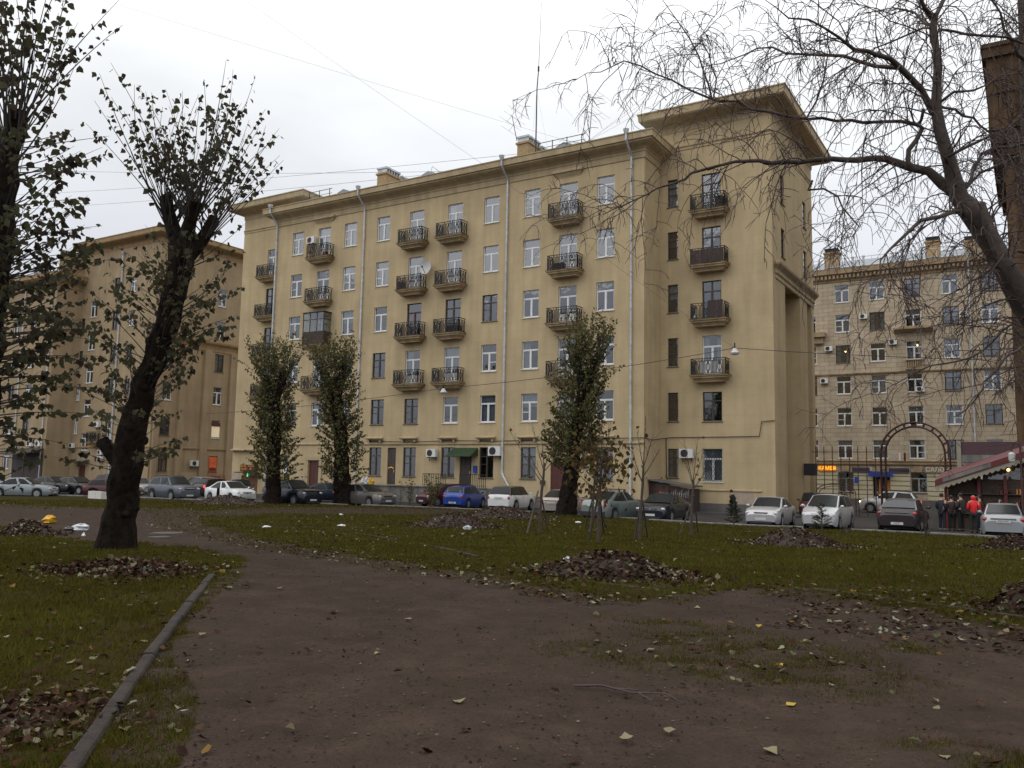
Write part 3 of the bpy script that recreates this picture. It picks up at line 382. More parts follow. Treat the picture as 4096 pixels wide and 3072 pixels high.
# grass: one mesh of blades, denser near the camera
fa = math.atan2(_f.x, _f.y)
def scatter(n, r0, r1, half):
    r = np.exp(rng.uniform(math.log(r0), math.log(r1), n)); a = fa + rng.uniform(-half, half, n)
    return r * np.sin(a), r * np.cos(a), r
gx, gy, gr = scatter(980000, 3.0, 62, R(47))
ok = gy < edge_y(gx); lw = is_lawn(gx, gy); pt = patchy(gx, gy); thin = .72 + .28 * np.tanh(3 * (wob(gx * .6, gy * .6, 1) + .35))
# belt of thin grass outside the kerb line
near_b = inpoly(gx - .45, gy + .25, NEAR) | inpoly(gx - .25, gy + .1, NEAR); belt = ((gy > far_y(gx) - .06 * gr) & (rng.random(len(gx)) < .35)) | ((seg_d(gx, gy, KN) < .55 * (.6 + .4 * np.sin(gx * 2.1 + gy * 1.3))) & (rng.random(len(gx)) < .85))
keep = ok & ((lw & (rng.random(len(gx)) < thin)) | (~lw & (belt | (rng.random(len(gx)) < pt * .9))))
gx, gy, gr, lw = gx[keep], gy[keep], gr[keep], lw[keep]; n = len(gx)
h = rng.uniform(.03, .075, n) * np.where(lw, 1, .6) * (1 + gr * .006); w = np.maximum(.004, gr * .00055) * rng.uniform(.7, 1.3, n)
th = rng.uniform(0, 6.28, n); ln = rng.uniform(0, .9, n) * h; ph = rng.uniform(0, 6.28, n)
B = np.stack([gx, gy, zt(gx, gy) - .008], -1); sd = np.stack([np.cos(th) * w, np.sin(th) * w, np.zeros(n)], -1)
T = B + np.stack([np.cos(ph) * ln, np.sin(ph) * ln, h], -1)
V2 = np.stack([B - sd, B + sd, T], 1).reshape(-1, 3)
link('grass', arr('grass', V2, np.arange(3 * n).reshape(-1, 3), MT['grass']), kind='stuff', label='short damp autumn grass on the lawns', category=None)

# leaves -----------------------------------------------------------
LEAF = np.array([(0, 0, 0), (.30, .12, .05), (.46, .36, .09), (.27, .62, .06), (0, 1, -.03), (-.27, .62, .06), (-.46, .36, .09), (-.30, .12, .05), (0, .42, -.02)], float)
LEAF_F = np.array([(8, 0, 1), (8, 1, 2), (8, 2, 3), (8, 3, 4), (8, 4, 5), (8, 5, 6), (8, 6, 7), (8, 7, 0)])
L5 = np.array([(0, 0, 0), (.40, .34, .1), (0, 1, 0), (-.40, .34, .1), (0, .42, -.03)], float); L5_F = np.array([(4, 0, 1), (4, 1, 2), (4, 2, 3), (4, 3, 0)])
def leaves(P, size, tip, nrm, fine=False):
    """leaf meshes at P: TIP direction of each, NRM rough normal"""
    P = np.asarray(P, float); n = len(P); tip = tip / np.linalg.norm(tip, axis=1, keepdims=True)
    sx = np.cross(tip, nrm); sx /= np.linalg.norm(sx, axis=1, keepdims=True) + 1e-9; nz = np.cross(sx, tip)
    base = (LEAF if fine else L5); F = (LEAF_F if fine else L5_F); k = len(base)
    cup = rng.uniform(-1.5, 2.5, n)
    V = P[:, None] + size[:, None, None] * (sx[:, None] * base[None, :, 0:1] + tip[:, None] * base[None, :, 1:2] + nz[:, None] * (base[None, :, 2:3] * cup[:, None, None]))
    if fine: V = V + rng.normal(0, .055, V.shape) * size[:, None, None]
    return V.reshape(-1, 3), (F[None] + (np.arange(n) * k)[:, None, None]).reshape(-1, 3)
def flat_leaves(x, y, z, size, tilt, fine=False):
    n = len(x); a = rng.uniform(0, 6.28, n); t = np.stack([np.cos(a), np.sin(a), rng.normal(0, tilt, n)], -1)
    nr = np.stack([rng.normal(0, tilt, n), rng.normal(0, tilt, n), np.ones(n)], -1)
    return leaves(np.stack([x, y, z], -1), size, t, nr, fine)
lx, ly, lr = scatter(76000, 3.4, 60, R(45))
ok = ly < edge_y(lx); lwn = is_lawn(lx, ly); d_far = ly - far_y(lx); nearp = inpoly(lx, ly, NEAR)
kn = np.array(KN); dk = np.min(np.hypot(lx[:, None] - kn[None, :, 0], ly[:, None] - kn[None, :, 1]), 1)
pr = np.where(lwn, .055, .004)
pr = np.where(lwn & ~nearp & (lx < -15), .30, pr); pr = np.where((d_far > -.075 * lr) & (d_far < .02 * lr + .3), np.where(lx > -9, .36, .46), pr)
pr = np.where(nearp, .08 + .25 * np.exp(-((lx + 12.2) ** 2 + (ly - 8.6) ** 2) / 2.) + .5 * np.exp(-((lx + 5.7) ** 2 + (ly - 3.2) ** 2) / .35) + .16 * np.exp(-((lx + 11) ** 2 + (ly - 10.2) ** 2) / 5), pr)
pr = np.where(~lwn & (dk < .7), .05, pr); pr = np.maximum(pr, .10 * patchy(lx, ly)); pr = np.where((lx > -2.6) & (ly > 9.5) & (ly < 14.5), .45, pr)
keep = ok & (rng.random(len(lx)) < pr); lx, ly, lr = lx[keep], ly[keep], lr[keep]
sz = rng.uniform(.045, .10, len(lx)) * np.clip(.75 + lr * .018, .8, 1.25); nf = lr < 14
for msk, fine in ((nf, True), (~nf, False)):
    v_, f_ = flat_leaves(lx[msk], ly[msk], zt(lx[msk], ly[msk]) + rng.uniform(.012, .045, msk.sum()), sz[msk], .3, fine)
    link('fallen_leaves', arr('fallen_leaves', v_, f_, MT['fallen']), kind='stuff', label='brown and pale leaves scattered over ' + ('the near ground' if fine else 'the far lawn'))

cx_, cy_, cr_ = scatter(16000, 3.2, 45, R(36)); keep = (cy_ < edge_y(cx_)) & ~is_lawn(cx_, cy_) & (rng.random(len(cx_)) < .35 + .3 * np.tanh(2 * wob(cx_ * .8, cy_ * .8, 1)))
cx_, cy_, cr_ = cx_[keep], cy_[keep], cr_[keep]; v_, f_ = flat_leaves(cx_, cy_, zt(cx_, cy_) + .01, rng.uniform(.012, .032, len(cx_)) * np.clip(.7 + cr_ * .05, .8, 2.), .25)
link('leaf_crumbs', arr('leaf_crumbs', v_, f_, island('leaf_crumbs', [((.02, .013, .010), 5), ((.035, .024, .018), 3), ((.08, .06, .045), 1.4), ((.15, .13, .09), .4)], .9)), kind='stuff', label='crumbled leaf bits trodden into the dirt')

gx_, gy_, gr_ = scatter(8000, 3.2, 30, R(36)); keep = (gy_ < edge_y(gx_)) & ~is_lawn(gx_, gy_); gx_, gy_ = gx_[keep], gy_[keep]; k_ = len(gx_); sz_ = rng.uniform(.005, .014, k_) * np.clip(.7 + gr_[keep] * .06, .8, 2.)
OCT = np.array([(1, 0, 0), (0, 1, 0), (-1, 0, 0), (0, -1, 0), (0, 0, .6), (0, 0, -.6)]); OF = np.array([(0, 1, 4), (1, 2, 4), (2, 3, 4), (3, 0, 4)])
vv = np.stack([gx_, gy_, zt(gx_, gy_)], -1)[:, None] + OCT[None] * sz_[:, None, None] * rng.uniform(.6, 1.4, (k_, 6, 1))
link('gravel', arr('gravel', vv.reshape(-1, 3), (OF[None] + (np.arange(k_) * 6)[:, None, None]).reshape(-1, 3), island('gravel', [((.05, .036, .029), 3), ((.08, .06, .05), 2), ((.03, .022, .018), 3), ((.11, .09, .075), .4)], .95)), kind='stuff', label='small grit trodden into the dirt path')

PILE_LABEL = dict(pile_left='dark leaf pile beside the yellow bag left of the big trunk', pile_tree='wide low leaf pile at the foot of the big leaning trunk', pile_corner='brown leaf pile in the near grass by the kerb, closest of all',
    pile_far='leaf pile in front of the white sedan', pile_mid='dark leaf pile with a white bag on its side, before the blue hatchback', pile_mid2='low leaf pile behind the white crossover',
    pile_big='largest leaf pile, spilling from the lawn onto the dirt path', pile_right='tall brown leaf pile in front of the silver minivan', pile_edge='leaf pile in front of the silver sedan by the kiosk', pile_edge2='leaf pile on the path edge at the far right, cut by the frame')
for k, (px, py, pw, phh) in PILES.items():
    if k == 'pile_corner': pw, phh = .55, .05
    if k == 'pile_tree': phh = .22
    z0 = float(zt(px, py)); phh = min(phh, .6) * (.72 if k in ('pile_tree', 'pile_left') else .62 if k == 'pile_big' else .9); pw *= 1.12; dpt = pw * .75
    root = thing('leaf_pile', PILE_LABEL[k], 'leaf pile', (px, py, z0), 0, 'raked leaf piles')
    nu, nv = 28, 9; vs = [(0, 0, phh)]; fs = []
    jr = rng.uniform(.85, 1.15, nu)
    for i in range(1, nv + 1):
        q = i / nv
        for j in range(nu):
            a = 2 * math.pi * j / nu; hh = phh * (math.cos(q * math.pi) * .5 + .5) ** .85 * random.uniform(.9, 1.08) - .02 * q
            vs.append((math.cos(a) * pw * q * jr[j], math.sin(a) * dpt * q * jr[j], hh))
    fs = [(0, 1 + j, 1 + (j + 1) % nu) for j in range(nu)] + [(1 + (i - 1) * nu + j, 1 + i * nu + j, 1 + i * nu + (j + 1) % nu, 1 + (i - 1) * nu + (j + 1) % nu) for i in range(1, nv) for j in range(nu)]
    link('mound', MB().add(vs, fs).mesh('mound', MT['leafbed'] if 'leafbed' in MT else MT.setdefault('leafbed', mat('rotting_leaf_bed', (.035, .02, .015), .95, .5, 18.))), root)
    n = int(min(3600, 1500 * pw)); q = np.where(rng.random(n) < .8, np.sqrt(rng.random(n)) * 1.08, 1 + np.abs(rng.normal(0, .28, n))); a = rng.uniform(0, 6.28, n)
    hz = phh * (np.cos(np.clip(q, 0, 1) * math.pi) * .5 + .5) ** .85 + rng.uniform(0, .035, n)
    v_, f_ = flat_leaves(np.cos(a) * pw * q, np.sin(a) * dpt * q, hz, rng.uniform(.05, .115, n) * (.62 if k == 'pile_corner' else 1), .6, pw < 1.6)
    link('leaves', arr('leaves', v_, f_, MT['fallen']), root, kind='stuff')

def curled(name, m, s, parent=None, **p):
    b = LEAF * s; c = random.uniform(1., 3.4); b[:, 2] = b[:, 2] * c + (b[:, 1] - .4 * s) ** 2 / s * random.uniform(.2, 1.3) + rng.normal(0, .03 * s, len(b)); b[:, 2] -= b[:, 2].min()
    me = MB().add([tuple(v) for v in b], [tuple(f) for f in LEAF_F]); me.tube([(0, 0, b[0, 2]), (0, -.3 * s, b[0, 2] + .02 * s), (.03 * s, -.6 * s, b[0, 2])], .012 * s, 4)
    return me.mesh(name, m, smooth=50)
LV_LABEL = ['large curled pale leaf lying alone on the dirt', 'small tan leaf lying on bare dirt beyond the kerb', 'pale leaf with a dark hollow at the bottom edge of the picture', 'bright yellow leaf standing up in the thin grass patch', 'yellow leaf below the thin grass patch', 'yellow leaf at the top of the thin grass patch',
    'pale twisted leaf just outside the near kerb', 'broad tan leaf on the weeds beside the kerb']
for i, (x, y) in enumerate(LV):
    m = MT['fallen_yellow'] if i in (3, 4, 5, 15) else MT['fallen_pale']
    lab = LV_LABEL[i] if i < len(LV_LABEL) else 'single fallen leaf lying on the dirt path or its edge'
    link('fallen_leaf', curled('fallen_leaf', m, random.uniform(.07, .105)), None, (x, y, float(zt(x, y)) + .004), (random.uniform(-.15, .15), random.uniform(-.15, .15), random.uniform(0, 6.28)), label=lab, category='leaf', group='single fallen leaves')
# ------------------------------------------------------------------ buildings
def nm(s): return s
_wc = {}
def window_meshes(w, h, kind, flip):
    """frame, pane and sill meshes of a window; origin at the middle of its sill line, outer face towards -y, set back in the reveal"""
    key = (round(w, 2), round(h, 2), kind, flip)
    if key in _wc: return _wc[key]
    d0, d1 = .10, .165; f = MB(); g = MB(); fl = -1 if flip else 1
    fw = .05 if kind in ('pvc', 'door', 'split', 'pvc_dark') else .055
    def rect(a, b, c, d, t=fw): f.box(a, b, d0, d1, c, c + t); f.box(a, b, d0, d1, d - t, d); f.box(a, a + t, d0, d1, c + t, d - t); f.box(b - t, b, d0, d1, c + t, d - t)
    rect(-w / 2, w / 2, 0, h, fw)
    tz = h * (.70 if h < 2.3 else .74)
    if kind == 'narrow':
        f.box(-w / 2 + fw, w / 2 - fw, d0, d1, h * .42, h * .42 + .06); f.box(-w / 2 + fw, w / 2 - fw, d0, d1, h * .68, h * .68 + .07)
    elif kind == 'old':
        f.box(-.045, .045, d0 - .004, d1, fw, h - fw); f.box(-w / 2 + fw, w / 2 - fw, d0, d1, tz - .04, tz + .04)
        for s in (-1, 1): f.box(*(sorted((s * .045, s * .085))), d0 + .02, d1, fw, tz - .04); f.box(*(sorted((s * (w / 2 - fw), s * (w / 2 - fw - .035)))), d0 + .02, d1, fw, tz - .04)
        f.box(*sorted((fl * -.085, fl * -(w / 2 - fw - .035))), d0 + .02, d1, tz * .62, tz * .62 + .045)
    elif kind == 'oldgrille':
        f.box(-.04, .04, d0, d1, fw, h - fw); f.box(-w / 2 + fw, w / 2 - fw, d0, d1, tz - .035, tz + .035)
    else:
        f.box(-w / 2 + fw, w / 2 - fw, d0, d1, tz - .035, tz + .035); f.box(-.042, .042, d0 - .006, d1, fw, tz - .035)
        for a, b in ((-w / 2 + fw, -.055), (.055, w / 2 - fw)):
            f.box(a, a + .026, d0 + .012, d1, fw, tz - .035); f.box(b - .026, b, d0 + .012, d1, fw, tz - .035); f.box(a + .04, b - .04, d0 + .012, d1, fw, fw + .045); f.box(a + .04, b - .04, d0 + .012, d1, tz - .085, tz - .04)
        if kind in ('split', 'door'):
            a, b = (-w / 2 + fw + .04, -.095) if not flip else (.095, w / 2 - fw - .04)
            f.box(a, b, d0 + .015, d1, tz * .47, tz * .47 + .05)
        if kind == 'door':
            for a, b in ((-w / 2 + fw + .04, -.095), (.095, w / 2 - fw - .04)): f.box(a, b, d0 + .02, d1, fw + .045, .78)
    g.quad((-w / 2 + fw, d1 - .02, fw), (w / 2 - fw, d1 - .02, fw), (w / 2 - fw, d1 - .02, h - fw), (-w / 2 + fw, d1 - .02, h - fw))
    mf = {'old': MT['oldwood'], 'oldgrille': MT['oldwood'], 'narrow': MT['oldwood'], 'brown': MT['redwood'], 'pvc_dark': MT['oldwood'], 'grey': MT['greywood']}.get(kind, MT['pvc'])
    s = MB().prism([(-w / 2 - .06, .1, .0), (-w / 2 - .06, -.07, -.035), (-w / 2 - .06, -.07, -.065), (-w / 2 - .06, .1, -.05)], (w + .12, 0, 0))
    c = []
    for var in range(4):
        m = MB(); y = .27; z1 = h - .06; spans = [(-w / 2, -w * .18), (w * .2, w / 2)] if var == 0 else [(-w / 2, w / 2)] if var == 1 else [(-w / 2, -w * .05)] if var == 2 else [(-w / 2, w / 2)]
        for a, b in spans:
            k = 14; zb = .05 if var != 3 else tz * .72
            pts = [(a + (b - a) * i / k, y + .035 * math.sin(i * 2.1)) for i in range(k + 1)]
            for p, q in zip(pts[:-1], pts[1:]): m.quad((p[0], p[1], zb), (q[0], q[1], zb), (q[0], q[1], z1), (p[0], p[1], z1))
        c.append(m.mesh('curtain', MT['curtain']))
    _wc[key] = (f.mesh('window', mf), g.mesh('pane', MT['glass']), s.mesh('sill', MT['white'] if kind in ('pvc', 'split') else MT['oldwood']), c)
    return _wc[key]
def window(root, org, x, y, z, w, h, kind, rz=0., flip=False, sill=True, cur=None, name='window'):
    f, g, s, c = window_meshes(w, h, kind, flip)
    o = link(name, f, root, (x - org[0], y - org[1], z - org[2]), (0, 0, rz))
    link('pane', g, o)
    if sill: link('sill', s, o)
    if cur is None: cur = random.choice((None, None, None, None, None, 0, 1, 2, 3, 3))
    if cur is not None: link('curtain', c[cur], o)
    return o

# balcony meshes shared by all balconies (origin on the wall at the middle of the deck; outward is -y)
def balcony_slab(w=2.66, d=.98, m=None):
    b = MB(); prof = [(0, -.06), (0, 0.), (-.05, 0.), (-.05, -.10), (-.12, -.14), (-.14, -.24), (-.24, -.27), (-.36, -.42), (-.36, -.48)]
    path = [(-w / 2, 0), (-w / 2, -d), (w / 2, -d), (w / 2, 0)]
    # walk left-front-right: outward is to the left, so walk the other way round
    b.sweep([(-w / 2 , 0), (-w / 2, -d), (w / 2, -d), (w / 2, 0)][::1], [(-o, z) for o, z in prof][::-1]) if False else None
    rows = []
    for o, z in prof[1:]: rows.append([(-w / 2 - o, 0, z), (-w / 2 - o, -d - o, z), (w / 2 + o, -d - o, z), (w / 2 + o, 0, z)])
    for r0, r1 in zip(rows[:-1], rows[1:]):
        for i in range(3): b.quad(r0[i], r1[i], r1[i + 1], r0[i + 1])
    b.quad(*rows[0]); b.quad(*rows[-1][::-1])
    return b.mesh('slab', m or MT['slabm'])
def balcony_rail(w=2.34, d=.86, h=1.06):
    b = MB(); t = .028
    sides = [((-w / 2, 0), (-w / 2, -d)), ((-w / 2, -d), (w / 2, -d)), ((w / 2, -d), (w / 2, 0))]
    for (ax, ay), (bx, by) in sides:
        for z, tt in ((.08, .03), (h - .16, .028), (h, .045)): b.bar((ax, ay, z), (bx, by, z), tt)
        L_ = math.hypot(bx - ax, by - ay); ux, uy = (bx - ax) / L_, (by - ay) / L_
        n = 3 if L_ > 1.5 else 1; seg = L_ / n
        for i in range(n):
            s0 = i * seg; P = lambda u, z: (ax + ux * (s0 + u), ay + uy * (s0 + u), z)
            b.bar(P(0, 0), P(0, h), .036)
            for u in (.09, .18, seg - .18, seg - .09): b.bar(P(u, .08), P(u, h - .16), .036)
            m = seg / 2
            for sg in (-1, 1):      # the bent pair of bars in the middle of each field
                b.bar(P(m + sg * .035, .08), P(m + sg * .035, .22), .036); b.bar(P(m + sg * .035, .22), P(m + sg * .12, .36), .036); b.bar(P(m + sg * .12, .36), P(m + sg * .12, h - .44), .036); b.bar(P(m + sg * .12, h - .44), P(m + sg * .035, h - .30), .036); b.bar(P(m + sg * .035, h - .30), P(m + sg * .035, h - .16), .036)
            b.bar(P(m, .2), P(m, h - .26), .03)
            for u in np.arange(.12, seg, .2): b.bar(P(u, h - .16), P(u + .05, h), .02)
    b.bar((w / 2, -d, 0), (w / 2, -d, h), .036)
    return b.mesh('railing', MT['iron'])
SLAB = {'o': balcony_slab(), 'l': balcony_slab(m=MT['trim_left'])}; RAIL = balcony_rail()
PANEL = MB()
for i in range(11): PANEL.box(-1.13 + i * .206, -1.13 + i * .206 + .19, -.885, -.868, .05, .96)
PANEL = PANEL.mesh('panel', MT['board'])
HALFP = MB()
for i in range(5): HALFP.box(.02 + i * .206, .02 + i * .206 + .19, -.885, -.868, .05, 1.2)
HALFP = HALFP.mesh('panel', MT['board'])
SHEETP = MB().box(-.6, .62, -.84, -.825, .06, .92).mesh('panel', MT['white'])
def balcony(root, org, x, y, z, slab='o', panel=None, rz=0.):
    o = link('balcony', SLAB[slab], root, (x - org[0], y - org[1], z - org[2]), (0, 0, rz)); link('railing', RAIL, o)
    if panel: link('panel', {'full': PANEL, 'half': HALFP, 'sheet': SHEETP}[panel], o)
    return o
def pipe(root, org, x, y, z_top, z_bot, out=.95, funnel=True, bend=None):
    b = MB(); yo = y - .13; z1 = z_top - 1.25
    pts = [(x, y - out - .1, z_top + .02), (x, y - out - .1, z_top - .42), (x, yo - .02, z1), (x, yo, z1 - .2)] + [(x, yo, z) for z in np.linspace(z1 - .4, z_bot + .35, 4)]
    b.tube(pts, .075, 8)
    if bend: b.tube([(x, yo, z_bot + .36), (x + bend * .15, yo - .05, z_bot + .1), (x + bend * .85, yo - .25, z_bot - .75), (x + bend * .95, yo - .32, z_bot - .85)], .08, 8)
    else: b.tube([(x, yo, z_bot + .36), (x, yo, z_bot + .1), (x, yo - .18, z_bot - .05)], .08, 8)
    if funnel: b.tube([(x, y - out - .1, z_top - .05), (x, y - out - .1, z_top + .2), (x, y - out - .1, z_top + .32)], [.09, .2, .22], 8)
    for z in np.arange(z_bot + .8, z1, 1.25): b.tube([(x, yo, z), (x, yo, z + .06)], .098, 8); b.box(x - .02, x + .02, yo, y, z, z + .04)
    return link('drainpipe', b_shift(b, org).mesh('drainpipe', MT['zinc'], smooth=40), root)
def b_shift(b, org):
    b.v = [(v[0] - org[0], v[1] - org[1], v[2] - org[2]) for v in b.v]; return b
def part(name, b, m, root, org, smooth=None, **p): return link(name, b_shift(b, org).mesh(name, m, smooth), root, **p)
def ledge(w, d=.22, h=.42, m=None):
    b = MB(); rows = []
    for o, z in ((0.02, 0), (.03, .06), (.10, .16), (.13, .22), (.2, .34), (d, .36), (d, h)): rows.append([(-w / 2 + .2 - o, 0, z), (-w / 2 + .2 - o, -o, z), (w / 2 - .2 + o, -o, z), (w / 2 - .2 + o, 0, z)])
    for a, c in zip(rows[:-1], rows[1:]):
        for i in range(3): b.quad(a[i], a[i + 1], c[i + 1], c[i])
    b.quad(*rows[-1]); b.quad(*rows[0][::-1]); return b.mesh('ledge', m or MT['trim'])
LEDGE = ledge(2.25, .3, .55)
THIN = MB().prism([(-.8, 0, 0), (-.8, -.30, .02), (-.8, -.34, .10), (-.8, 0, .2)], (1.6, 0, 0)).box(-.66, -.52, -.22, 0, -.2, 0).box(.52, .66, -.22, 0, -.2, 0).mesh('ledge', MT['trim'])
CORN = [(0.0, 23.75), (.07, 23.8), (.07, 24.2), (.13, 24.26), (.13, 24.36), (.30, 24.5), (.62, 24.62), (.80, 24.72), (.80, 24.80), (.93, 24.84), (.95, 25.22), (1.0, 25.26), (1.0, 25.33), (-.6, 25.55)]
ATT = [(0, 26.3), (.06, 26.4), (.06, 26.72), (.2, 26.85), (.75, 26.98), (1.12, 27.08), (1.15, 27.12), (1.2, 27.16), (1.24, 27.58), (1.3, 27.62), (1.3, 27.70), (-3.5, 28.3)]
SILL = [5.93, 9.70, 13.45, 17.20, 20.97]
GS = 1.88

O = (-39.4, 52, ROAD)
main = thing('apartment_building', 'long yellow ochre apartment block with iron balconies, facing the lawn', 'building', O, 0)
AX = [-54.31, -48.19, -44.61, -34.07, -30.53, -24.63]; DX = [-51.17, -41.18, -37.43, -27.55]
ops = []; WIN = []
KIND = {(-54.31, 4): 'split', (-54.31, 3): 'split', (-54.31, 2): 'pvc', (-48.19, 4): 'split', (-48.19, 3): 'split', (-44.61, 3): 'split', (-44.61, 1): 'old', (-44.61, 0): 'old', (-34.07, 2): 'old', (-34.07, 1): 'split',
        (-30.53, 4): 'split', (-30.53, 3): 'split', (-30.53, 0): 'split', (-24.63, 4): 'split', (-24.63, 3): 'split'}
for x in AX:
    for i, z in enumerate(SILL):
        ops.append((x - .67, x + .67, z, z + 2.0)); WIN.append((x, z, 1.34, 2.0, KIND.get((x, i), 'pvc'), i % 2 == 1 and x > -40, True))
DK = {(-41.18, 2): 'brown', (-37.43, 2): 'old'}
for x in DX:
    for i, z in enumerate(SILL):
        if i == 0: ops.append((x - .68, x + .68, z, z + 1.96)); WIN.append((x, z, 1.36, 1.96, 'old' if x == -41.18 else 'pvc', False, True))
        else: ops.append((x - .71, x + .71, z - .75, z + 1.99)); WIN.append((x, z - .75, 1.42, 2.74, DK.get((x, i), 'door'), x > -30, False))
for x in (-44.65, -41.2, -37.54, -34.08, -30.54, -24.61): ops.append((x - .62, x + .62, GS, 4.1)); WIN.append((x, GS, 1.24, 2.22, 'old', False, True))
DOORS = [(-51.24, 1.2, ROAD + .12, 3.0), (-42.96, .84, 1.2, 4.08), (-35.9, 1.06, 1.2, 3.54), (-28.15, 1.15, ROAD + .12, 3.05)]
for x, w, a, b in DOORS: ops.append((x - w / 2, x + w / 2, a, b))
ops.append((-54.95, -54.25, 1.95, 3.4)); WIN.append((-54.6, 1.95, .7, 1.45, 'pvc', False, True))
wl = MB().wall((0, 52), (1, 0), (0, -1), -57.0, -21.76, ROAD, 24.3, ops)
wl.wall((-21.76, 0), (0, 1), (1, 0), 52, 54.95, ROAD, 24.3, []); wl.wall((-57.0, 0), (0, 1), (-1, 0), 52, 54.95, ROAD, 24.3, [])
# wings, set back and taller
wops_r = []; WR = []
for i, z in enumerate(SILL):
    wops_r.append((-20.86 - .375, -20.86 + .375, z + .04, z + 2.0)); WR.append((-20.86, z + .04, .75, 1.96, 'narrow', False, True))
    if i == 0: wops_r.append((-18.11 - .66, -18.11 + .66, z, z + 1.96)); WR.append((-18.11, z, 1.32, 1.96, 'old', False, True))
    else: wops_r.append((-18.11 - .66, -18.11 + .66, z - .75, z + 2.)); WR.append((-18.11, z - .75, 1.32, 2.75, 'door' if i == 1 else 'old', False, False))
wops_r += [(-21.24, -20.49, 2.16, 4.1), (-18.79, -17.45, 1.94, 4.1)]; WR += [(-20.865, 2.16, .75, 1.94, 'narrow', False, True), (-18.12, 1.94, 1.34, 2.16, 'pvc', False, True)]
wl.wall((0, 54.95), (1, 0), (0, -1), -21.76, -14.02, ROAD, 26.4, wops_r)
wops_l = []; WL = []
for i, z in enumerate(SILL):
    x = -60.66
    if i == 0: wops_l.append((x - .66, x + .66, z, z + 1.96)); WL.append((x, z, 1.32, 1.96, 'old', False, True))
    else: wops_l.append((x - .66, x + .66, z - .75, z + 2.)); WL.append((x, z - .75, 1.32, 2.75, 'old' if i < 4 else 'door', False, False))
wops_l += [(-63.4, -61.2, ROAD + .12, 1.62)]
wl.wall((0, 54.95), (1, 0), (0, -1), -64.75, -57.0, ROAD, 26.4, wops_l)
# end walls: the lower storeys stand back behind piers
sops = []; WS = []
for i, z in enumerate(SILL):
    for y in (57.75, 64.3):
        if i >= 3: sops.append((y - .5, y + .5, z, z + 2.)); WS.append((y, z))
wl.wall((-14.02, 0), (0, 1), (1, 0), 54.95, 66.95, 15.6, 26.4, sops)
wl.wall((-15.02, 0), (0, 1), (1, 0), 54.95, 66.95, ROAD, 15.6, []); wl.box(-15.0, -14.03, 54.96, 66.94, 15.58, 15.62)
wl.wall((-64.75, 0), (0, 1), (-1, 0), 54.95, 66.95, ROAD, 26.4, [])
wl.wall((0, 66.95), (1, 0), (0, 1), -64.75, -15.02, ROAD, 25.3, []); wl.wall((0, 66.95), (1, 0), (0, 1), -21.76, -14.02, 25.31, 26.4, [])
wl.wall((-21.76, 0), (0, 1), (-1, 0), 54.95, 66.95, 24.31, 26.4, []); wl.wall((-57.0, 0), (0, 1), (1, 0), 54.95, 66.95, 24.31, 26.4, [])
part('wall', wl, MT['wall'], main, O)
pr_ = MB()
for a, b in ((54.95, 58.1), (62.4, 64.7), (66.1, 66.95)): pr_.wall((-14.02, 0), (0, 1), (1, 0), a, b, ROAD, 15.58, []); pr_.quad((-14.02, a, ROAD), (-15.02, a, ROAD), (-15.02, a, 15.58), (-14.02, a, 15.58)) if a > 55 else None; pr_.quad((-15.02, b, ROAD), (-14.02, b, ROAD), (-14.02, b, 15.58), (-15.02, b, 15.58))
part('pier', pr_, MT['wall'], main, O)
ent = MB().sweep([(-14.75, 55.6), (-14.02, 55.6), (-14.02, 66.95)], [(0, 15.3), (.06, 15.35), (.06, 15.62), (.14, 15.68), (.14, 15.95), (.24, 16.05), (.40, 16.2), (.44, 16.32), (.44, 16.4), (0, 16.48)])
part('entablature', ent, MT['trim'], main, O)
ps = MB()
for p in ((-57.0, 52), (-21.76, 52)): pass
ps.sweep([(-56.98, 54.9), (-56.98, 52), (-21.78, 52), (-21.78, 54.9)], [(.0, ROAD), (.07, ROAD), (.07, .62), (.04, .66), (0, .66)])
ps.sweep([(-21.7, 54.95), (-14.02, 54.95), (-14.02, 58.0)], [(0, ROAD), (.09, ROAD), (.09, .50), (.06, .52), (0, .52)])
ps.sweep([(-64.75, 60), (-64.75, 54.95), (-63.4, 54.95)], [(0, ROAD), (.09, ROAD), (.09, .62), (0, .64)])
part('plinth', ps, MT['plinth'], main, O)
bd = MB().sweep([(-21.7, 54.95), (-14.9, 54.95)], [(0, 1.30), (.07, 1.34), (.07, 1.42), (0, 1.46)])
bd.sweep([(-56.9, 52), (-21.8, 52)], [(0, 4.28), (.06, 4.30), (.10, 4.36), (.10, 4.42), (0, 4.46)])
bd.sweep([(-64.75, 54.95), (-60.4, 54.95)], [(0, 3.86), (.35, 3.9), (.4, 4.0), (0, 4.1)])
part('string_course', bd, MT['trim'], main, O)
part('cornice', MB().sweep([(-57, 54.95), (-57, 52), (-21.76, 52), (-21.76, 54.94)], CORN), MT['trim'], main, O)
for x0, x1 in ((-21.76, -14.02), (-64.75, -57.0)):
    part('cornice', MB().sweep([(x0, 66.95), (x0, 54.95), (x1, 54.95), (x1, 66.95)], ATT, closed=True), MT['trim'], main, O)
    part('string_course', MB().sweep([(x0, 54.95), (x1, 54.95), (x1, 66.95)], [(0, 24.95), (.05, 24.98), (.05, 25.12), (.12, 25.2), (.12, 25.28), (0, 25.32)]), MT['trim'], main, O)
    part('roof', MB().box(x0 - .2, x1 + .2, 54.8, 67.1, 27.9, 28.0), MT['roof'], main, O)
rf = MB().add([(-57.0, 51.5, 25.5), (-21.76, 51.5, 25.5), (-21.76, 59.5, 26.2), (-57, 59.5, 26.2), (-57, 67.3, 25.5), (-21.76, 67.3, 25.5)], [(0, 1, 2, 3), (3, 2, 5, 4)])
part('roof', rf, MT['roof'], main, O)
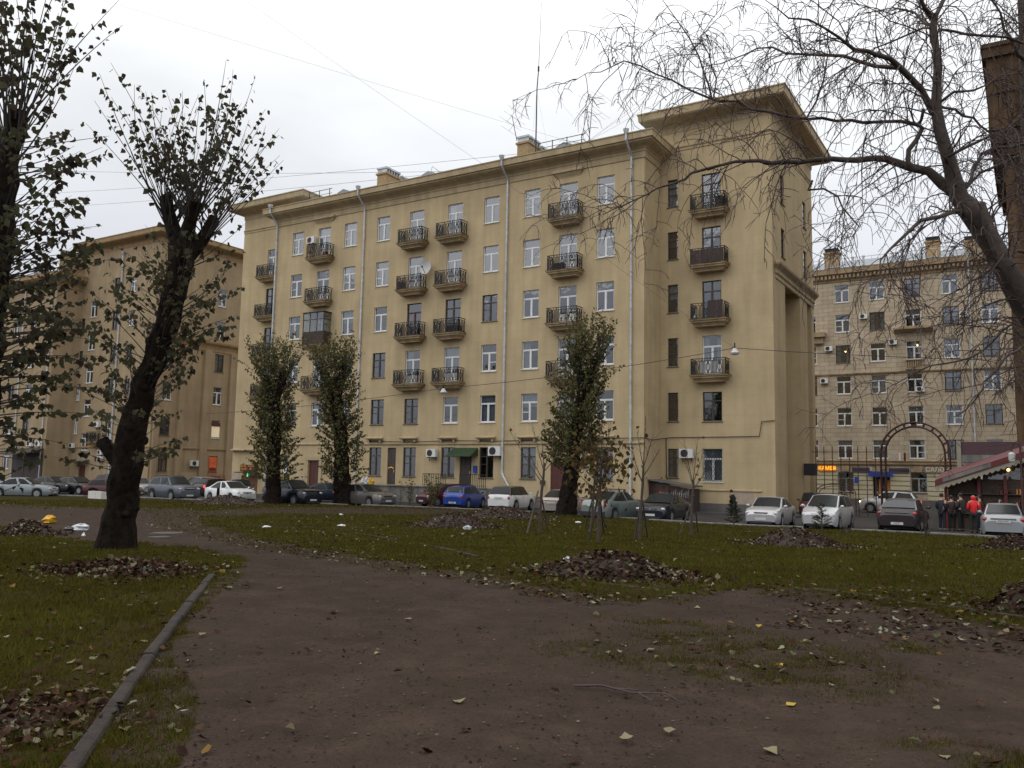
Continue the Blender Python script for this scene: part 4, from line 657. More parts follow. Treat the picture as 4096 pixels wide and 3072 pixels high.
part('inner_wall', MB().quad((-56.9, 53.4, ROAD), (-21.8, 53.4, ROAD), (-21.8, 53.4, 24), (-56.9, 53.4, 24)).quad((-64.6, 56.6, ROAD), (-14.2, 56.6, ROAD), (-14.2, 56.6, 26), (-64.6, 56.6, 26)).quad((-15.8, 55, ROAD), (-15.8, 66.8, ROAD), (-15.8, 66.8, 26), (-15.8, 55, 26)), MT['inner'], main, O)
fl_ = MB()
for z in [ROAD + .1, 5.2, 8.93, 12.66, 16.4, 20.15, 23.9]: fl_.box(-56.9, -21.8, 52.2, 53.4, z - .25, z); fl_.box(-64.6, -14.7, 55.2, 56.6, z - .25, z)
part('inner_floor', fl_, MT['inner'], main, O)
for x, z, w, h, k, fl, si in WIN: window(main, O, x, 52, z, w, h, k, 0, fl, si)
for x, z, w, h, k, fl, si in WR: window(main, O, x, 54.95, z, w, h, k, 0, fl, si)
for x, z, w, h, k, fl, si in WL: window(main, O, x, 54.95, z, w, h, k, 0, fl, si)
for y, z in WS: window(main, O, -14.02, y, z, 1.0, 2.0, 'narrow', R(90), False, True)
for x in DX:
    for i, z in enumerate(SILL):
        if i == 0: continue
        if x == -51.17 and i == 2: continue
        balcony(main, O, x, 52, z - .72)
for i, z in enumerate(SILL[1:], 1): balcony(main, O, -18.11, 54.95, z - .72, 'o', {2: 'half', 3: 'full', 1: 'sheet', 4: None}[i]); balcony(main, O, -60.66, 54.95, z - .72)
# the glazed balcony of the second column
gx0, gz = -51.17, SILL[2] - .72
o = link('balcony', SLAB['o'], main, (gx0 - O[0], 0, gz - O[2]), label='glazed balcony boxed in with brown frames')
link('panel', MB().box(-1.2, 1.2, -.9, -.84, 0, 1.0).box(-1.2, -1.14, -.84, 0, 0, 1.0).box(1.14, 1.2, -.84, 0, 0, 1.0).mesh('panel', MT['board']), o)
f = MB()
for x in (-1.2, -.42, .38, 1.14): f.box(x, x + .06, -.9, -.84, 1.0, 2.7)
for z in (1.0, 2.05, 2.64): f.box(-1.2, 1.2, -.9, -.84, z, z + .06); f.box(-1.2, -1.14, -.84, 0, z, z + .06); f.box(1.14, 1.2, -.84, 0, z, z + .06)
f.box(-1.26, 1.26, -.95, 0, 2.7, 2.74); link('frame', f.mesh('frame', MT['oldwood']), o)
link('pane', MB().quad((-1.17, -.87, 1), (1.17, -.87, 1), (1.17, -.87, 2.7), (-1.17, -.87, 2.7)).quad((-1.17, 0, 1), (-1.17, -.87, 1), (-1.17, -.87, 2.7), (-1.17, 0, 2.7)).quad((1.17, -.87, 1), (1.17, 0, 1), (1.17, 0, 2.7), (1.17, -.87, 2.7)).mesh('pane', MT['glass']), o)
for x in (-51.17, -27.58): link('ledge', LEDGE, main, (x - O[0], 0, 23.36 - O[2]))
for x in (-44.65, -41.2, -37.5, -34.08, -30.54): link('ledge', THIN, main, (x - O[0], 0, 4.72 - O[2]))
link('ledge', THIN, main, (-24.61 - O[0], 0, 4.72 - O[2]))
pipe(main, O, -56.86, 52, 25.25, .6); pipe(main, O, -46.6, 52, 25.25, .6); pipe(main, O, -32.62, 52, 25.25, 1.9, bend=1); pipe(main, O, -22.66, 52, 25.25, .1)
for x, w, a, b in DOORS:
    d = MB().box(x - w / 2, x + w / 2, 52.1, 52.16, a, b)
    for i in range(2): d.box(x - w / 2 + .1 + i * (w / 2 - .05), x - w / 2 + .05 + i * (w / 2 - .05) + w / 2 - .15, 52.085, 52.1, a + .2, b - .3)
    dk = {-35.9: MT['oldwood'], -42.96: MT['oldwood']}.get(x, MT['redwood'])
    do = part('door', d, dk, main, O); part('handle', MB().box(x + w / 2 - .2, x + w / 2 - .16, 52.03, 52.085, a + .95, a + 1.15), MT['zinc'], do, O)
    for h_ in [do.children[0]]: pass
fr = MB()
for a, b in ((-52.15, -51.86), (-50.62, -50.33)): fr.box(a, b, 51.9, 51.995, ROAD + .12, 3.35)
fr.box(-52.15, -50.33, 51.88, 51.998, 3.05, 3.36); part('door_surround', fr, MT['trim'], main, O)
aw = MB()
for i in range(14):
    x0 = -36.95 + i * .155; aw.prism([(x0, 51.95, 4.08), (x0, 50.85, 3.42), (x0, 50.85, 3.40), (x0, 51.95, 4.06)], (.11, 0, 0)); aw.prism([(x0 + .11, 51.95, 4.05), (x0 + .11, 50.85, 3.39), (x0 + .11, 50.85, 3.37), (x0 + .11, 51.95, 4.03)], (.045, 0, 0))
aw.prism([(-36.95, 51.95, 3.5), (-36.95, 51.95, 4.05), (-36.95, 50.88, 3.4)], (.02, 0, 0)); aw.prism([(-34.8, 51.95, 3.5), (-34.8, 51.95, 4.05), (-34.8, 50.88, 3.4)], (.02, 0, 0))
part('canopy', aw, MT['green'], main, O)
# raised terrace before the ground floor windows, its rails
part('terrace', MB().box(-45.6, -32.9, 50.25, 51.93, ROAD, 1.12).box(-45.65, -32.85, 50.18, 50.3, 1.12, 1.2), MT['concrete'], main, O)
tr = MB()
for x0, x1 in ((-38.6, -36.5), (-35.3, -33.0)):
    tr.bar((x0, 50.4, 2.1), (x1, 50.4, 2.1), .045); tr.bar((x0, 50.4, 1.3), (x1, 50.4, 1.3), .03)
    for x in np.arange(x0, x1 + .01, .16): tr.bar((x, 50.4, 1.2), (x, 50.4, 2.1), .028)
part('terrace_railing', tr, MT['iron'], main, O)
gr_ = MB()
for i in range(-4, 13):
    for s in (1, -1):
        a, b = (i * .17, 0.), (i * .17 + s * 1.1, 2.1); w_ = 1.3
        def clip(p, q):
            t0, t1 = 0., 1.; dx = q[0] - p[0]
            for lim, sg in ((0., 1), (w_, -1)):
                if abs(dx) > 1e-9:
                    t = (lim - p[0]) / dx
                    if dx * sg > 0: t0 = max(t0, t)
                    else: t1 = min(t1, t)
            return (t0, t1) if t0 < t1 else None
        c = clip(a, b)
        if c: L0, L1 = [(a[0] + (b[0] - a[0]) * t - .65, -.02, a[1] + (b[1] - a[1]) * t) for t in c]; gr_.bar(L0, L1, .018)
gr_.box(-.66, .66, -.035, -.005, 0, .03).box(-.66, .66, -.035, -.005, 2.07, 2.1)
link('window_grille', gr_.mesh('window_grille', MT['iron']), main, (-18.12 - O[0], 54.95 - O[1], 1.97 - O[2]))
# chimneys with a row of flue slots, hatches, roof rails
for cx_, y0 in ((-33.3, 54.4), (-47.5, 54.4)):
    b = MB().box(cx_ - .1, cx_ + .9, y0, y0 + 9., 25.7, 27.75).box(cx_ - .2, cx_ + 1.0, y0 - .1, y0 + 9.1, 27.75, 27.9)
    c = part('chimney', b, MT['brick'], main, O)
    b = MB().box(cx_ - .15, cx_ + .95, y0 - .05, y0 + 1.9, 28.25, 28.4).box(cx_ - .15, cx_ + .95, y0 + 2.1, y0 + 3.8, 28.1, 28.25).box(cx_ - .15, cx_ + .95, y0 + 4.0, y0 + 9.0, 28.25, 28.35)
    for i in range(26): b.box(cx_ - .08, cx_ + .88, y0 + .02 + i * .345, y0 + .16 + i * .345, 27.9, 28.25 if not 6 <= i <= 10 else 28.1)
    link('chimney_cap', b_shift(b, O).mesh('chimney_cap', MT['zinc']), c)
for hx in (-28.55, -50.2, -41.0):
    part('roof_hatch', MB().prism([(hx - .8, 53, 25.8), (hx - .65, 53, 26.3), (hx, 53, 26.55), (hx + .65, 53, 26.3), (hx + .8, 53, 25.8)], (0, 1.4, 0)), MT['roof'], main, O)
rr = MB()
for x0, x1 in ((-30.3, -26.4), (-53.5, -50.8)):
    rr.bar((x0, 52.3, 26.5), (x1, 52.3, 26.5), .04); rr.bar((x0, 52.3, 26.1), (x1, 52.3, 26.1), .03)
    for x in np.arange(x0, x1, 1.2): rr.bar((x, 52.3, 25.6), (x, 52.3, 26.55), .05)
part('roof_rail', rr, MT['iron'], main, O)
cb = MB(); cb.tube([(-45.5, 51.9, 4.6), (-41, 51.88, 4.52), (-37, 51.88, 4.6), (-33, 51.9, 4.55), (-29, 51.9, 4.62), (-25, 51.9, 4.66), (-22.7, 51.85, 4.7), (-21.68, 51.95, 4.72), (-21.66, 53.2, 4.62), (-21.66, 54.8, 4.78), (-20.9, 54.88, 4.86), (-17, 54.88, 4.88), (-15, 54.88, 4.9), (-14.85, 54.88, 5.85), (-14.0, 54.88, 5.9)], .028, 5)
cb.tube([(-21.35, 54.9, 4.8), (-21.33, 54.9, 3.2), (-21.3, 54.9, 2.0)], .03, 5)
part('wall_cable', cb, MT['iron'], main, O)
# brown steel entrance of the shoe repair shop in the left wing
part('door', MB().box(-63.35, -61.25, 55.05, 55.12, ROAD + .12, 1.6).box(-62.45, -61.3, 55.0, 55.05, ROAD + .2, 1.5), mat('orange_brown_steel', (.16, .07, .035), .6, .2), main, O)
MT['mauve'] = mat('mauve_paint_patch', (.40, .32, .25), .9, .15, 2.)
for bx in ((-64.72, -63.6, 54.944, 54.949, .62, 2.0), (-16.9, -15.4, 54.944, 54.949, .55, 1.28), (-53.2, -52.2, 51.994, 51.998, .7, 1.5)): part('paint_patch', MB().box(*bx), MT['mauve'], main, O)

# ------------------------------------------------------------------ left building (same family, darker)
O2 = (-86, 55.8, ROAD)
lb = thing('apartment_building', 'brown ochre apartment block behind the big leaning tree, left of the yellow block', 'building', O2, 0)
lops = []; LW = []
for i, z in enumerate(SILL):
    lops.append((-90.15 - .68, -90.15 + .68, z - 1.95, z - .05)); LW.append((-90.15, z - 1.95, 1.36, 1.9, 'pvc', True))
    lops.append((-86.05 - .5, -86.05 + .5, z + .15, z + 2.15)); LW.append((-86.05, z + .15, 1.0, 2.0, 'old', True))
    lops.append((-83.1 - .5, -83.1 + .5, z + .3, z + 2.0)); LW.append((-83.1, z + .3, 1.0, 1.7, 'split' if i > 2 else 'old', True))
    if i < 4: lops.append((-92.0 - .35, -92.0 + .35, z - .1, z + 1.8)); LW.append((-92.0, z - .1, .7, 1.9, 'narrow' if i > 1 else 'pvc', True))
lops += [(-90.8, -89.5, 25.1, 25.8), (-90.9, -89.6, ROAD + .12, 2.3), (-86.2, -85.2, 4.6, 7.0)]; LW += [(-90.15, 25.1, 1.3, .7, 'old', True), (-85.7, 4.6, 1.0, 2.4, 'door', False)]
wl = MB().wall((0, 55.8), (1, 0), (0, -1), -92.6, -78.6, ROAD, 26.5, lops)
lso = []; LS = []
for i, z in enumerate(SILL):
    for y in (57.5, 64.1): lso.append((y - .6, y + .6, z - .3, z + 1.7)); LS.append((y, z - .3, 1.2, 2.0, 'pvc' if (i + int(y)) % 3 else 'old'))
lso += [(56.95, 58.1, 1.85, 3.7), (63.4, 64.6, 1.82, 3.62)]; LS += [(57.5, 1.85, 1.15, 1.85, 'brown')]
wl.wall((-78.6, 0), (0, 1), (1, 0), 55.8, 67.8, ROAD, 26.5, lso)
wl.wall((-92.6, 0), (0, 1), (1, 0), 52.85, 55.8, ROAD, 22.7, []); wl.wall((0, 67.8), (1, 0), (0, 1), -132, -78.6, ROAD, 26, [])
bop = []; BW = []
for j, x in enumerate((-96.9, -100.4, -104, -107.6, -111, -114.6, -118, -121.5)):
    for i, z in enumerate(SILL[:5]):
        if z + 1.6 < 22.3: bop.append((x - .65, x + .65, z - .2, z + 1.6)); BW.append((x, z - .2, 1.3, 1.8, 'pvc' if (i * 3 + j) % 4 else 'old', True))
    bop.append((x - .65, x + .65, 1.75, 3.85)); BW.append((x, 1.75, 1.3, 2.1, 'pvc', True))
wl.wall((0, 52.85), (1, 0), (0, -1), -132, -92.6, ROAD, 22.7, bop)
wl.wall((-92.6, 0), (0, 1), (-1, 0), 52.85, 67.8, 22.7, 26.5, [])
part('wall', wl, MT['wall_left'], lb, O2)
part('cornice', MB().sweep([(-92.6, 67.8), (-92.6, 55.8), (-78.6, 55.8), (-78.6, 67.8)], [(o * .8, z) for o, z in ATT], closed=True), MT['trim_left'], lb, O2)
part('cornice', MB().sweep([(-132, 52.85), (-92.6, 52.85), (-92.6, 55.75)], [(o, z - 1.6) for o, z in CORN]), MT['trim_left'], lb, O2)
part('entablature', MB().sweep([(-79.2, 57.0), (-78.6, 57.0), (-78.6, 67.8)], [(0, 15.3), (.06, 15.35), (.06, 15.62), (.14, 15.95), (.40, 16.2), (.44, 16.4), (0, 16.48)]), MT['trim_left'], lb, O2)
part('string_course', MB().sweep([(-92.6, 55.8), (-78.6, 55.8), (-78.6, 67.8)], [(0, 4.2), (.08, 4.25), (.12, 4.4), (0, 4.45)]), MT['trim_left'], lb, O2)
pz = MB()
for a, b in ((56.0, 56.6), (58.9, 59.7), (62.0, 62.9), (65.6, 66.6)): pz.box(-78.62, -78.35, a, b, ROAD, 15.4)
part('pier', pz, MT['wall_left'], lb, O2)
part('roof', MB().add([(-132, 52.4, 23.8), (-92.4, 52.4, 23.8), (-92.4, 60, 26.4), (-132, 60, 26.4), (-132, 68, 23.8), (-92.4, 68, 23.8)], [(0, 1, 2, 3), (3, 2, 5, 4)]).box(-92.7, -78.5, 55.7, 67.9, 27.75, 27.85).prism([(-99.5, 53.6, 24), (-98.6, 53.6, 25.2), (-97.7, 53.6, 24)], (0, 1.5, 0)), MT['roof'], lb, O2)
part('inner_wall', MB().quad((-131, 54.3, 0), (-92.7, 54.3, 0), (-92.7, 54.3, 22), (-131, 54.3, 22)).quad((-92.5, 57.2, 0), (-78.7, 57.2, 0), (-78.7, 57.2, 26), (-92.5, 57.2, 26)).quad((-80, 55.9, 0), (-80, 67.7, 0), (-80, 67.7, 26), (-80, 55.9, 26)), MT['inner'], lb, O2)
for x, z, w, h, k, si in LW: window(lb, O2, x, 55.8, z, w, h, k, 0, False, si)
for x, z, w, h, k, si in BW: window(lb, O2, x, 52.85, z, w, h, k, 0, False, si)
for y, z, w, h, k in LS: window(lb, O2, -78.6, y, z, w, h, k, R(90), False, True)
window(lb, O2, -78.6, 64.0, 1.82, 1.2, 1.8, 'brown', R(90), False, True, cur=1)
part('door', MB().box(-90.9, -89.6, 55.95, 56.0, ROAD + .12, 2.3), MT['redwood'], lb, O2)
pipe(lb, O2, -85.1, 55.8, 25.6, .5, out=.1); pipe(lb, O2, -93.2, 52.85, 23.6, .5, out=.9); pipe(lb, O2, -98.8, 52.85, 23.6, .5)
balcony(lb, O2, -87.3, 55.8, 4.9, 'l')
part('canopy', MB().prism([(-98.9, 52.7, 4.1), (-98.9, 50.6, 3.45), (-98.9, 50.6, 3.35), (-98.9, 52.7, 3.95)], (6.2, 0, 0)).box(-98.8, -98.7, 50.7, 50.8, ROAD, 3.4).box(-92.9, -92.8, 50.7, 50.8, ROAD, 3.4).box(-98.8, -92.8, 52.72, 52.8, ROAD, 3.5), MT['oldwood'], lb, O2)
part('canopy', MB().prism([(-91.5, 55.7, 3.0), (-91.5, 54.7, 2.75), (-91.5, 54.7, 2.65), (-91.5, 55.7, 2.9)], (2.6, 0, 0)), MT['concrete'], lb, O2)
MT['beige'] = mat('beige_paint_patch', (.42, .32, .2), .9, .1, 2.)
for bx in ((-84.5, -80.2, 55.78, 55.795, ROAD + .2, 1.9), (-78.595, -78.585, 59.72, 61.98, .4, 1.75)): part('paint_patch', MB().box(*bx), MT['beige'], lb, O2)

# ------------------------------------------------------------------ pale stone building closing the side street
O3 = (-10, 97, ROAD)
pk = thing('apartment_building', 'tan stone tiled apartment block with shops, closing the side street', 'building', O3, 0)
PX = [-10.25 + 3.53 * i for i in range(-9, 12)]; PS = [4.6, 8.1, 11.55, 14.97, 18.36, 21.68]
pops = []; PW = []
for j, x in enumerate(PX):
    for i, z in enumerate(PS):
        pops.append((x - .75, x + .75, z, z + 1.95)); kk = (j * 7 + i * 5) % 6
        k = 'old' if (j - 9) in (1, 2, 3) and (i + j) % 2 == 0 or kk == 4 else ('split' if kk in (0, 3) else 'pvc')
        PW.append((x, z, 1.5, 1.95, k))
    if j % 2 == 0 and abs(x + 13.8) > 1.2: pass
GW = [(-17.3, 1.02, 1.6, 2.1), (-10.2, 1.1, 1.55, 2.1), (-6.7, 1.1, 1.55, 2.1), (-3.2, 1.1, 1.55, 2.1), (.4, 1.1, 1.55, 2.1)]
for x, z, w, h in GW: pops.append((x - w / 2, x + w / 2, z, z + h))
pops.append((-14.58, -12.95, ROAD + .1, 2.7))
wl = MB().wall((0, 97), (1, 0), (0, -1), -44, 32, ROAD, 24.6, pops)
part('wall', wl, MT['stone'], pk, O3)
part('cornice', MB().sweep([(-44, 97), (32, 97)], [(0, 23.95), (.08, 24.0), (.08, 24.2), (.18, 24.26), (.18, 24.62), (.3, 24.7), (.62, 24.8), (.66, 25.3), (.7, 25.34), (0, 25.6)]), MT['trim_stone'], pk, O3)
dn = MB()
for x in np.arange(-24, 8, .42): dn.box(x, x + .22, 96.5, 96.83, 24.3, 24.66)
part('dentil', dn, MT['trim_stone'], pk, O3, kind='stuff')
part('string_course', MB().sweep([(-44, 97), (32, 97)], [(0, 3.86), (.16, 3.92), (.22, 4.0), (.22, 4.2), (.3, 4.3), (.3, 4.38), (0, 4.45)]).sweep([(-44, 97), (32, 97)], [(0, 13.55), (.1, 13.6), (.18, 13.72), (.18, 13.8), (0, 13.86)]), MT['trim_stone'], pk, O3)
gaps = sorted([(x - w / 2, x + w / 2) for x, z, w, h in GW] + [(-14.62, -12.9)])
for i in range(7):                       # banded rustication of the ground floor, one object per course
    z0 = .35 + i * .487; b = MB(); cur_ = -30.
    for a, c in gaps + [(12, 12)]: part('rustic_course', MB().box(cur_, a - .02, 96.90, 96.995, z0, z0 + .40), MT['cream'], pk, O3); cur_ = c + .02
part('plinth', MB().box(-30, -14.65, 96.85, 96.995, ROAD, .32).box(-12.9, 12, 96.85, 96.995, ROAD, .32), MT['plinth'], pk, O3)
for x in (-17.3, -13.75, -10.2, -6.7): part('keystone', MB().prism([(x - .45, 96.8, 3.8), (x - .3, 96.8, 3.2), (x + .3, 96.8, 3.2), (x + .45, 96.8, 3.8)], (0, .19, 0)), MT['trim_stone'], pk, O3)
part('roof', MB().add([(-44, 96.6, 25.55), (32, 96.6, 25.55), (32, 104, 28.0), (-44, 104, 28.0)], [(0, 1, 2, 3)]), MT['roof'], pk, O3)
for x0, x1, z1, y in ((-19.3, -17.8, 27.6, 98.2), (-8.95, -7.6, 27.6, 98.2), (-5.3, -3.3, 27.2, 98.2)):
    c = part('chimney', MB().box(x0, x1, y, y + 1.2, 25.6, z1).box(x0 - .1, x1 + .1, y - .1, y + 1.3, z1, z1 + .15), MT['brick'], pk, O3)
    link('chimney_cap', b_shift(MB().box(x0 + .1, x1 - .1, y, y + 1.2, z1 + .15, z1 + .5).box(x0, x1, y - .1, y + 1.3, z1 + .5, z1 + .58), O3).mesh('chimney_cap', MT['iron']), c)
vp = MB()
for x in (-16.2, -15.1, -12.2, -11.8, -11.2, -6.4): vp.tube([(x, 97.8, 25.6), (x, 97.8, 26.7), (x, 97.8, 26.72), (x, 97.8, 26.85)], [.12, .12, .18, .18], 8)
part('vent_pipe', vp, MT['zinc'], pk, O3, kind='stuff')
rr = MB(); rr.bar((-24, 96.7, 26.5), (8, 96.7, 26.5), .05)
for x in np.arange(-24, 8, .9): rr.bar((x, 96.7, 25.55), (x, 96.7, 26.5), .04)
part('roof_rail', rr, MT['zinc'], pk, O3)
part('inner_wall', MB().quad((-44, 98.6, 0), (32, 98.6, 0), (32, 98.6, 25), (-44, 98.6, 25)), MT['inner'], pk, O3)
for x, z, w, h, k in PW: window(pk, O3, x, 97, z, w, h, k, 0, (x * 3) % 2 > 1, True)
for x, z, w, h in GW: window(pk, O3, x, 97, z, w, h, 'grey', 0, False, True, cur=None)
part('door', MB().box(-14.5, -13.0, 97.3, 97.36, ROAD, 2.7), MT['oldwood'], pk, O3); part('door_panel', MB().box(-14.05, -13.7, 97.2, 97.24, .9, 2.4).box(-13.3, -13.0, 97.2, 97.24, .7, 2.3), MT['orange'], pk, O3)
part('balcony', MB().prism([(-12.1, 97, 18.3), (-12.1, 96.1, 18.3), (-12.1, 96.1, 18.12), (-12.1, 96.5, 18.0), (-12.1, 96.75, 17.85), (-12.1, 97, 17.85)], (3.7, 0, 0)).box(-11.6, -8.9, 96.2, 96.9, 18.3, 18.42), MT['trim_stone'], pk, O3)
bp_ = MB().box(-11.1, -9.4, 96.6, 96.995, 13.9, 14.0).box(-11.1, -9.4, 96.6, 96.995, 14.85, 14.95)
for i in range(8): bp_.box(-11.05 + i * .215, -10.92 + i * .215, 96.7, 96.9, 14.0, 14.85)
part('balustrade', bp_, MT['trim_stone'], pk, O3)
part('balcony', MB().box(-20.6, -19.05, 96.2, 96.99, 17.9, 18.4).box(-20.4, -19.3, 96.5, 96.99, 17.2, 17.9), MT['trim_stone'], pk, O3)
pipe(pk, O3, -4.93, 97, 25.3, .4, out=.6)

# ------------------------------------------------------------------ dark tower-like end of the block across the side street
O4 = (4, 55, ROAD)
tb = thing('apartment_building', 'tall dark orange brown building end behind the birch at the right edge', 'building', O4, 0)
t = MB().wall((0, 55), (1, 0), (0, -1), -.75, 24, ROAD, 21., [(x - .6, x + .6, z, z + 2) for x in (2.2, 6.2, 10.2) for z in SILL if z + 2 < 21]); t.wall((-.75, 0), (0, 1), (-1, 0), 55, 70, ROAD, 21, [])
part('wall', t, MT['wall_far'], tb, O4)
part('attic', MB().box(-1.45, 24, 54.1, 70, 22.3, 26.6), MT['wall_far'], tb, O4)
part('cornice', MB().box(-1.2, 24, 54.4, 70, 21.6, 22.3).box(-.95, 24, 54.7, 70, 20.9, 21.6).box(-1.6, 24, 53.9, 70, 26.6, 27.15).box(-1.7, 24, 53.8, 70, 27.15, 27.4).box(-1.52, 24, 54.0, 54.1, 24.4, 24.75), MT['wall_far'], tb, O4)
part('inner_wall', MB().quad((-.6, 56.4, 0), (24, 56.4, 0), (24, 56.4, 21), (-.6, 56.4, 21)), MT['inner'], tb, O4)
for x in (2.2, 6.2, 10.2):
    for z in SILL:
        if z + 2 < 21: window(tb, O4, x, 55, z, 1.2, 2.0, 'old')
# ------------------------------------------------------------------ cars
MT.update(tyre=mat('tyre_rubber', (.014, .014, .014), .85, .2), rim=mat('alloy_rim', (.38, .39, .4), .35, .1, metallic=.8), cglass=mat('dark_car_glass', (.020, .022, .023), .22, .1, spec=.22), under=mat('black_underbody', (.012, .012, .012), .9, .2),
    headlamp=mat('headlamp_glass', (.55, .57, .58), .12, .15, 20., coat=.6), tail=mat('red_tail_lamp', (.32, .012, .014), .2, .1, coat=.7), plate=mat('pale_number_plate', (.55, .55, .53), .5, .05), chrome=mat('chrome_trim', (.6, .6, .6), .2, .05, metallic=1.), bumper=mat('black_bumper_plastic', (.022, .022, .024), .7, .1))
_pm = {}
def paint(col, metal=.35):
    k = tuple(col)
    if k not in _pm: _pm[k] = mat('car_paint', col, .34, .06, 2., metallic=metal, coat=.5)
    return _pm[k]
KINDS = {  # heights as share of H, lengthwise stations as share of L (front = +.5)
 'sedan':  dict(hood=(.455, .60), cowl=.66, A=.245, B=.075, C=-.175, D=-.375, belt=.655, tail=.69, deck=-.47, roofC=.975, wb=(.30, -.285)),
 'hatch':  dict(hood=(.445, .58), cowl=.655, A=.275, B=.105, C=-.365, D=-.462, belt=.65, tail=.66, deck=-.475, roofC=.955, wb=(.315, -.305)),
 'suv':    dict(hood=(.45, .62), cowl=.655, A=.235, B=.085, C=-.385, D=-.468, belt=.655, tail=.66, deck=-.48, roofC=.965, wb=(.295, -.29)),
 'van':    dict(hood=(.455, .56), cowl=.64, A=.325, B=.105, C=-.40, D=-.475, belt=.63, tail=.64, deck=-.48, roofC=.97, wb=(.325, -.31)),
 'liftback': dict(hood=(.45, .61), cowl=.665, A=.25, B=.07, C=-.22, D=-.42, belt=.665, tail=.70, deck=-.475, roofC=.955, wb=(.30, -.29)),
}
def car(label, kind, key, col, L, Wd, H, roof=None, front='plain', lit=(), bumper=None, rails=False, rack=False, plate=None, glass_text=None, high_tail=False, badge=False, wiper=False, metal=.35, name='parked_car', group='cars parked between the lawn and the houses', z=ROAD):
    x, y, az = CARS[key]; k = KINDS[kind]; root = thing(name, label, 'car', (x, y, z), R(90 - az), group)
    P = paint(col, metal); hw = Wd / 2; rw = .31 if kind not in ('suv',) else .345; ra = rw + .055; clear = .17 if kind != 'suv' else .22
    ax = [k['wb'][0] * L, k['wb'][1] * L]
    st = set(np.linspace(-.5, .5, 25) * L)
    for a in ax: st |= {a + ra * math.cos(t) for t in np.linspace(0, math.pi, 11)}
    st |= {k['A'] * L, k['D'] * L, k['deck'] * L, k['hood'][0] * L, .485 * L, -.492 * L}
    st = sorted(st); st = [s for i, s in enumerate(st) if i == 0 or s - st[i - 1] > .012]
    px = [-.5, -.492, k['deck'], k['D'], k['C'], k['A'], (k['A'] + k['hood'][0]) / 2, k['hood'][0], .487, .5]
    pz = [.50, .60, k['tail'] - .01, k['tail'], k['belt'] + .012, k['cowl'], k['cowl'] * .52 + k['hood'][1] * .50, k['hood'][1] - .03, .50, .42]
    b = MB(); rows = []
    for s in st:
        t = abs(s) / (L / 2); w = hw * (1 - .20 * max(0, (t - .74) / .26) ** 2.2); zt_ = float(np.interp(s / L, px, pz)) * H
        zb = clear + (.10 if s > 0 else .12) * max(0, (t - .93) / .07)
        for a in ax:
            if abs(s - a) < ra: zb = max(zb, rw + math.sqrt(ra * ra - (s - a) ** 2) - .015)
        sh = max(zb + .06, zt_ - .10 * H); m = zb + (sh - zb) * .5
        half = [(w * .93, zb), (w * .985, zb + (m - zb) * .5), (w, m), (w * .985, sh), (w * .93, zt_ - .025 * H), (w * .80, zt_), (w * .4, zt_ + .012 * H)]
        rows.append([(s, v[0], v[1]) for v in half] + [(s, 0, zt_ + .016 * H)] + [(s, -v[0], v[1]) for v in half[::-1]])
    q = len(rows[0])
    b.add([v for r_ in rows for v in r_], [(i * q + j, i * q + j + 1, (i + 1) * q + j + 1, (i + 1) * q + j) for i in range(len(rows) - 1) for j in range(q - 1)])
    b.add(rows[0], [tuple(range(q))]); b.add(rows[-1], [tuple(range(q - 1, -1, -1))])
    body = link('body', b.mesh('body', P, smooth=38), root)
    ub = MB().box(-.46 * L, .46 * L, -hw * .72, hw * .72, clear - .03, .50 * H); link('underbody', ub.mesh('underbody', MT['under']), root)
    # cabin: belt line -> roof rails
    zb = k['belt'] * H; zA = k['cowl'] * H; zD = k['tail'] * H; zr = H - .05
    A, B, C, D = (k[c] * L for c in 'ABCD'); wb_ = hw * .925; wr = hw * .72; mid = (B + C) / 2 + .06 * L
    wA = wb_ * .93; wD = wb_ * (.9 if kind == 'sedan' else .95); zC = k['roofC'] * H - .04; wC = wr * .96
    def rail(t):   # t 0..1 from roof front to roof rear
        return (B + (C - B) * t, wr + (wC - wr) * t, zr + (zC - zr) * t ** 1.6 + .025 * math.sin(math.pi * t))
    tm = .47; g = MB(); g.m = 0
    rl = [rail(t) for t in (0, tm / 2, tm, (1 + tm) / 2, 1)]
    for sg in (1, -1):
        bl = [(A, wA, zA - .02), (mid, wb_, zb - .02), (D, wD, zD - .02)]; S_ = lambda p: (p[0], p[1] * sg, p[2])
        g.add([S_(bl[0]), S_(bl[1]), S_(rl[2]), S_(rl[1]), S_(rl[0])], [(0, 1, 2, 3, 4)]); g.add([S_(bl[1]), S_(bl[2]), S_(rl[4]), S_(rl[3]), S_(rl[2])], [(0, 1, 2, 3, 4)])
    for a, c in zip(rl[:-1], rl[1:]):
        ring = lambda p: [(p[0], p[1], p[2]), (p[0], p[1] * .82, p[2] + .030), (p[0], p[1] * .4, p[2] + .048), (p[0], 0, p[2] + .052), (p[0], -p[1] * .4, p[2] + .048), (p[0], -p[1] * .82, p[2] + .030), (p[0], -p[1], p[2])]
        r0, r1 = ring(a), ring(c); g.add(r0 + r1, [(i, i + 1, 8 + i, 7 + i) for i in range(6)])
    rg0 = [(B, v * wr, zr + e) for v, e in ((1, 0), (.4, .048), (-.4, .048), (-1, 0))]; g.add([(A, wA, zA - .02), (A + .05, wA * .4, zA), (A + .05, -wA * .4, zA), (A, -wA, zA - .02)] + rg0, [(i, i + 1, 5 + i, 4 + i) for i in range(3)])
    rg1 = [(C, v * wC, zC + e) for v, e in ((1, 0), (.4, .048), (-.4, .048), (-1, 0))]; g.add([(D, wD, zD - .02), (D - .04, wD * .4, zD), (D - .04, -wD * .4, zD), (D, -wD, zD - .02)] + rg1, [(i, i + 1, 5 + i, 4 + i) for i in range(3)])
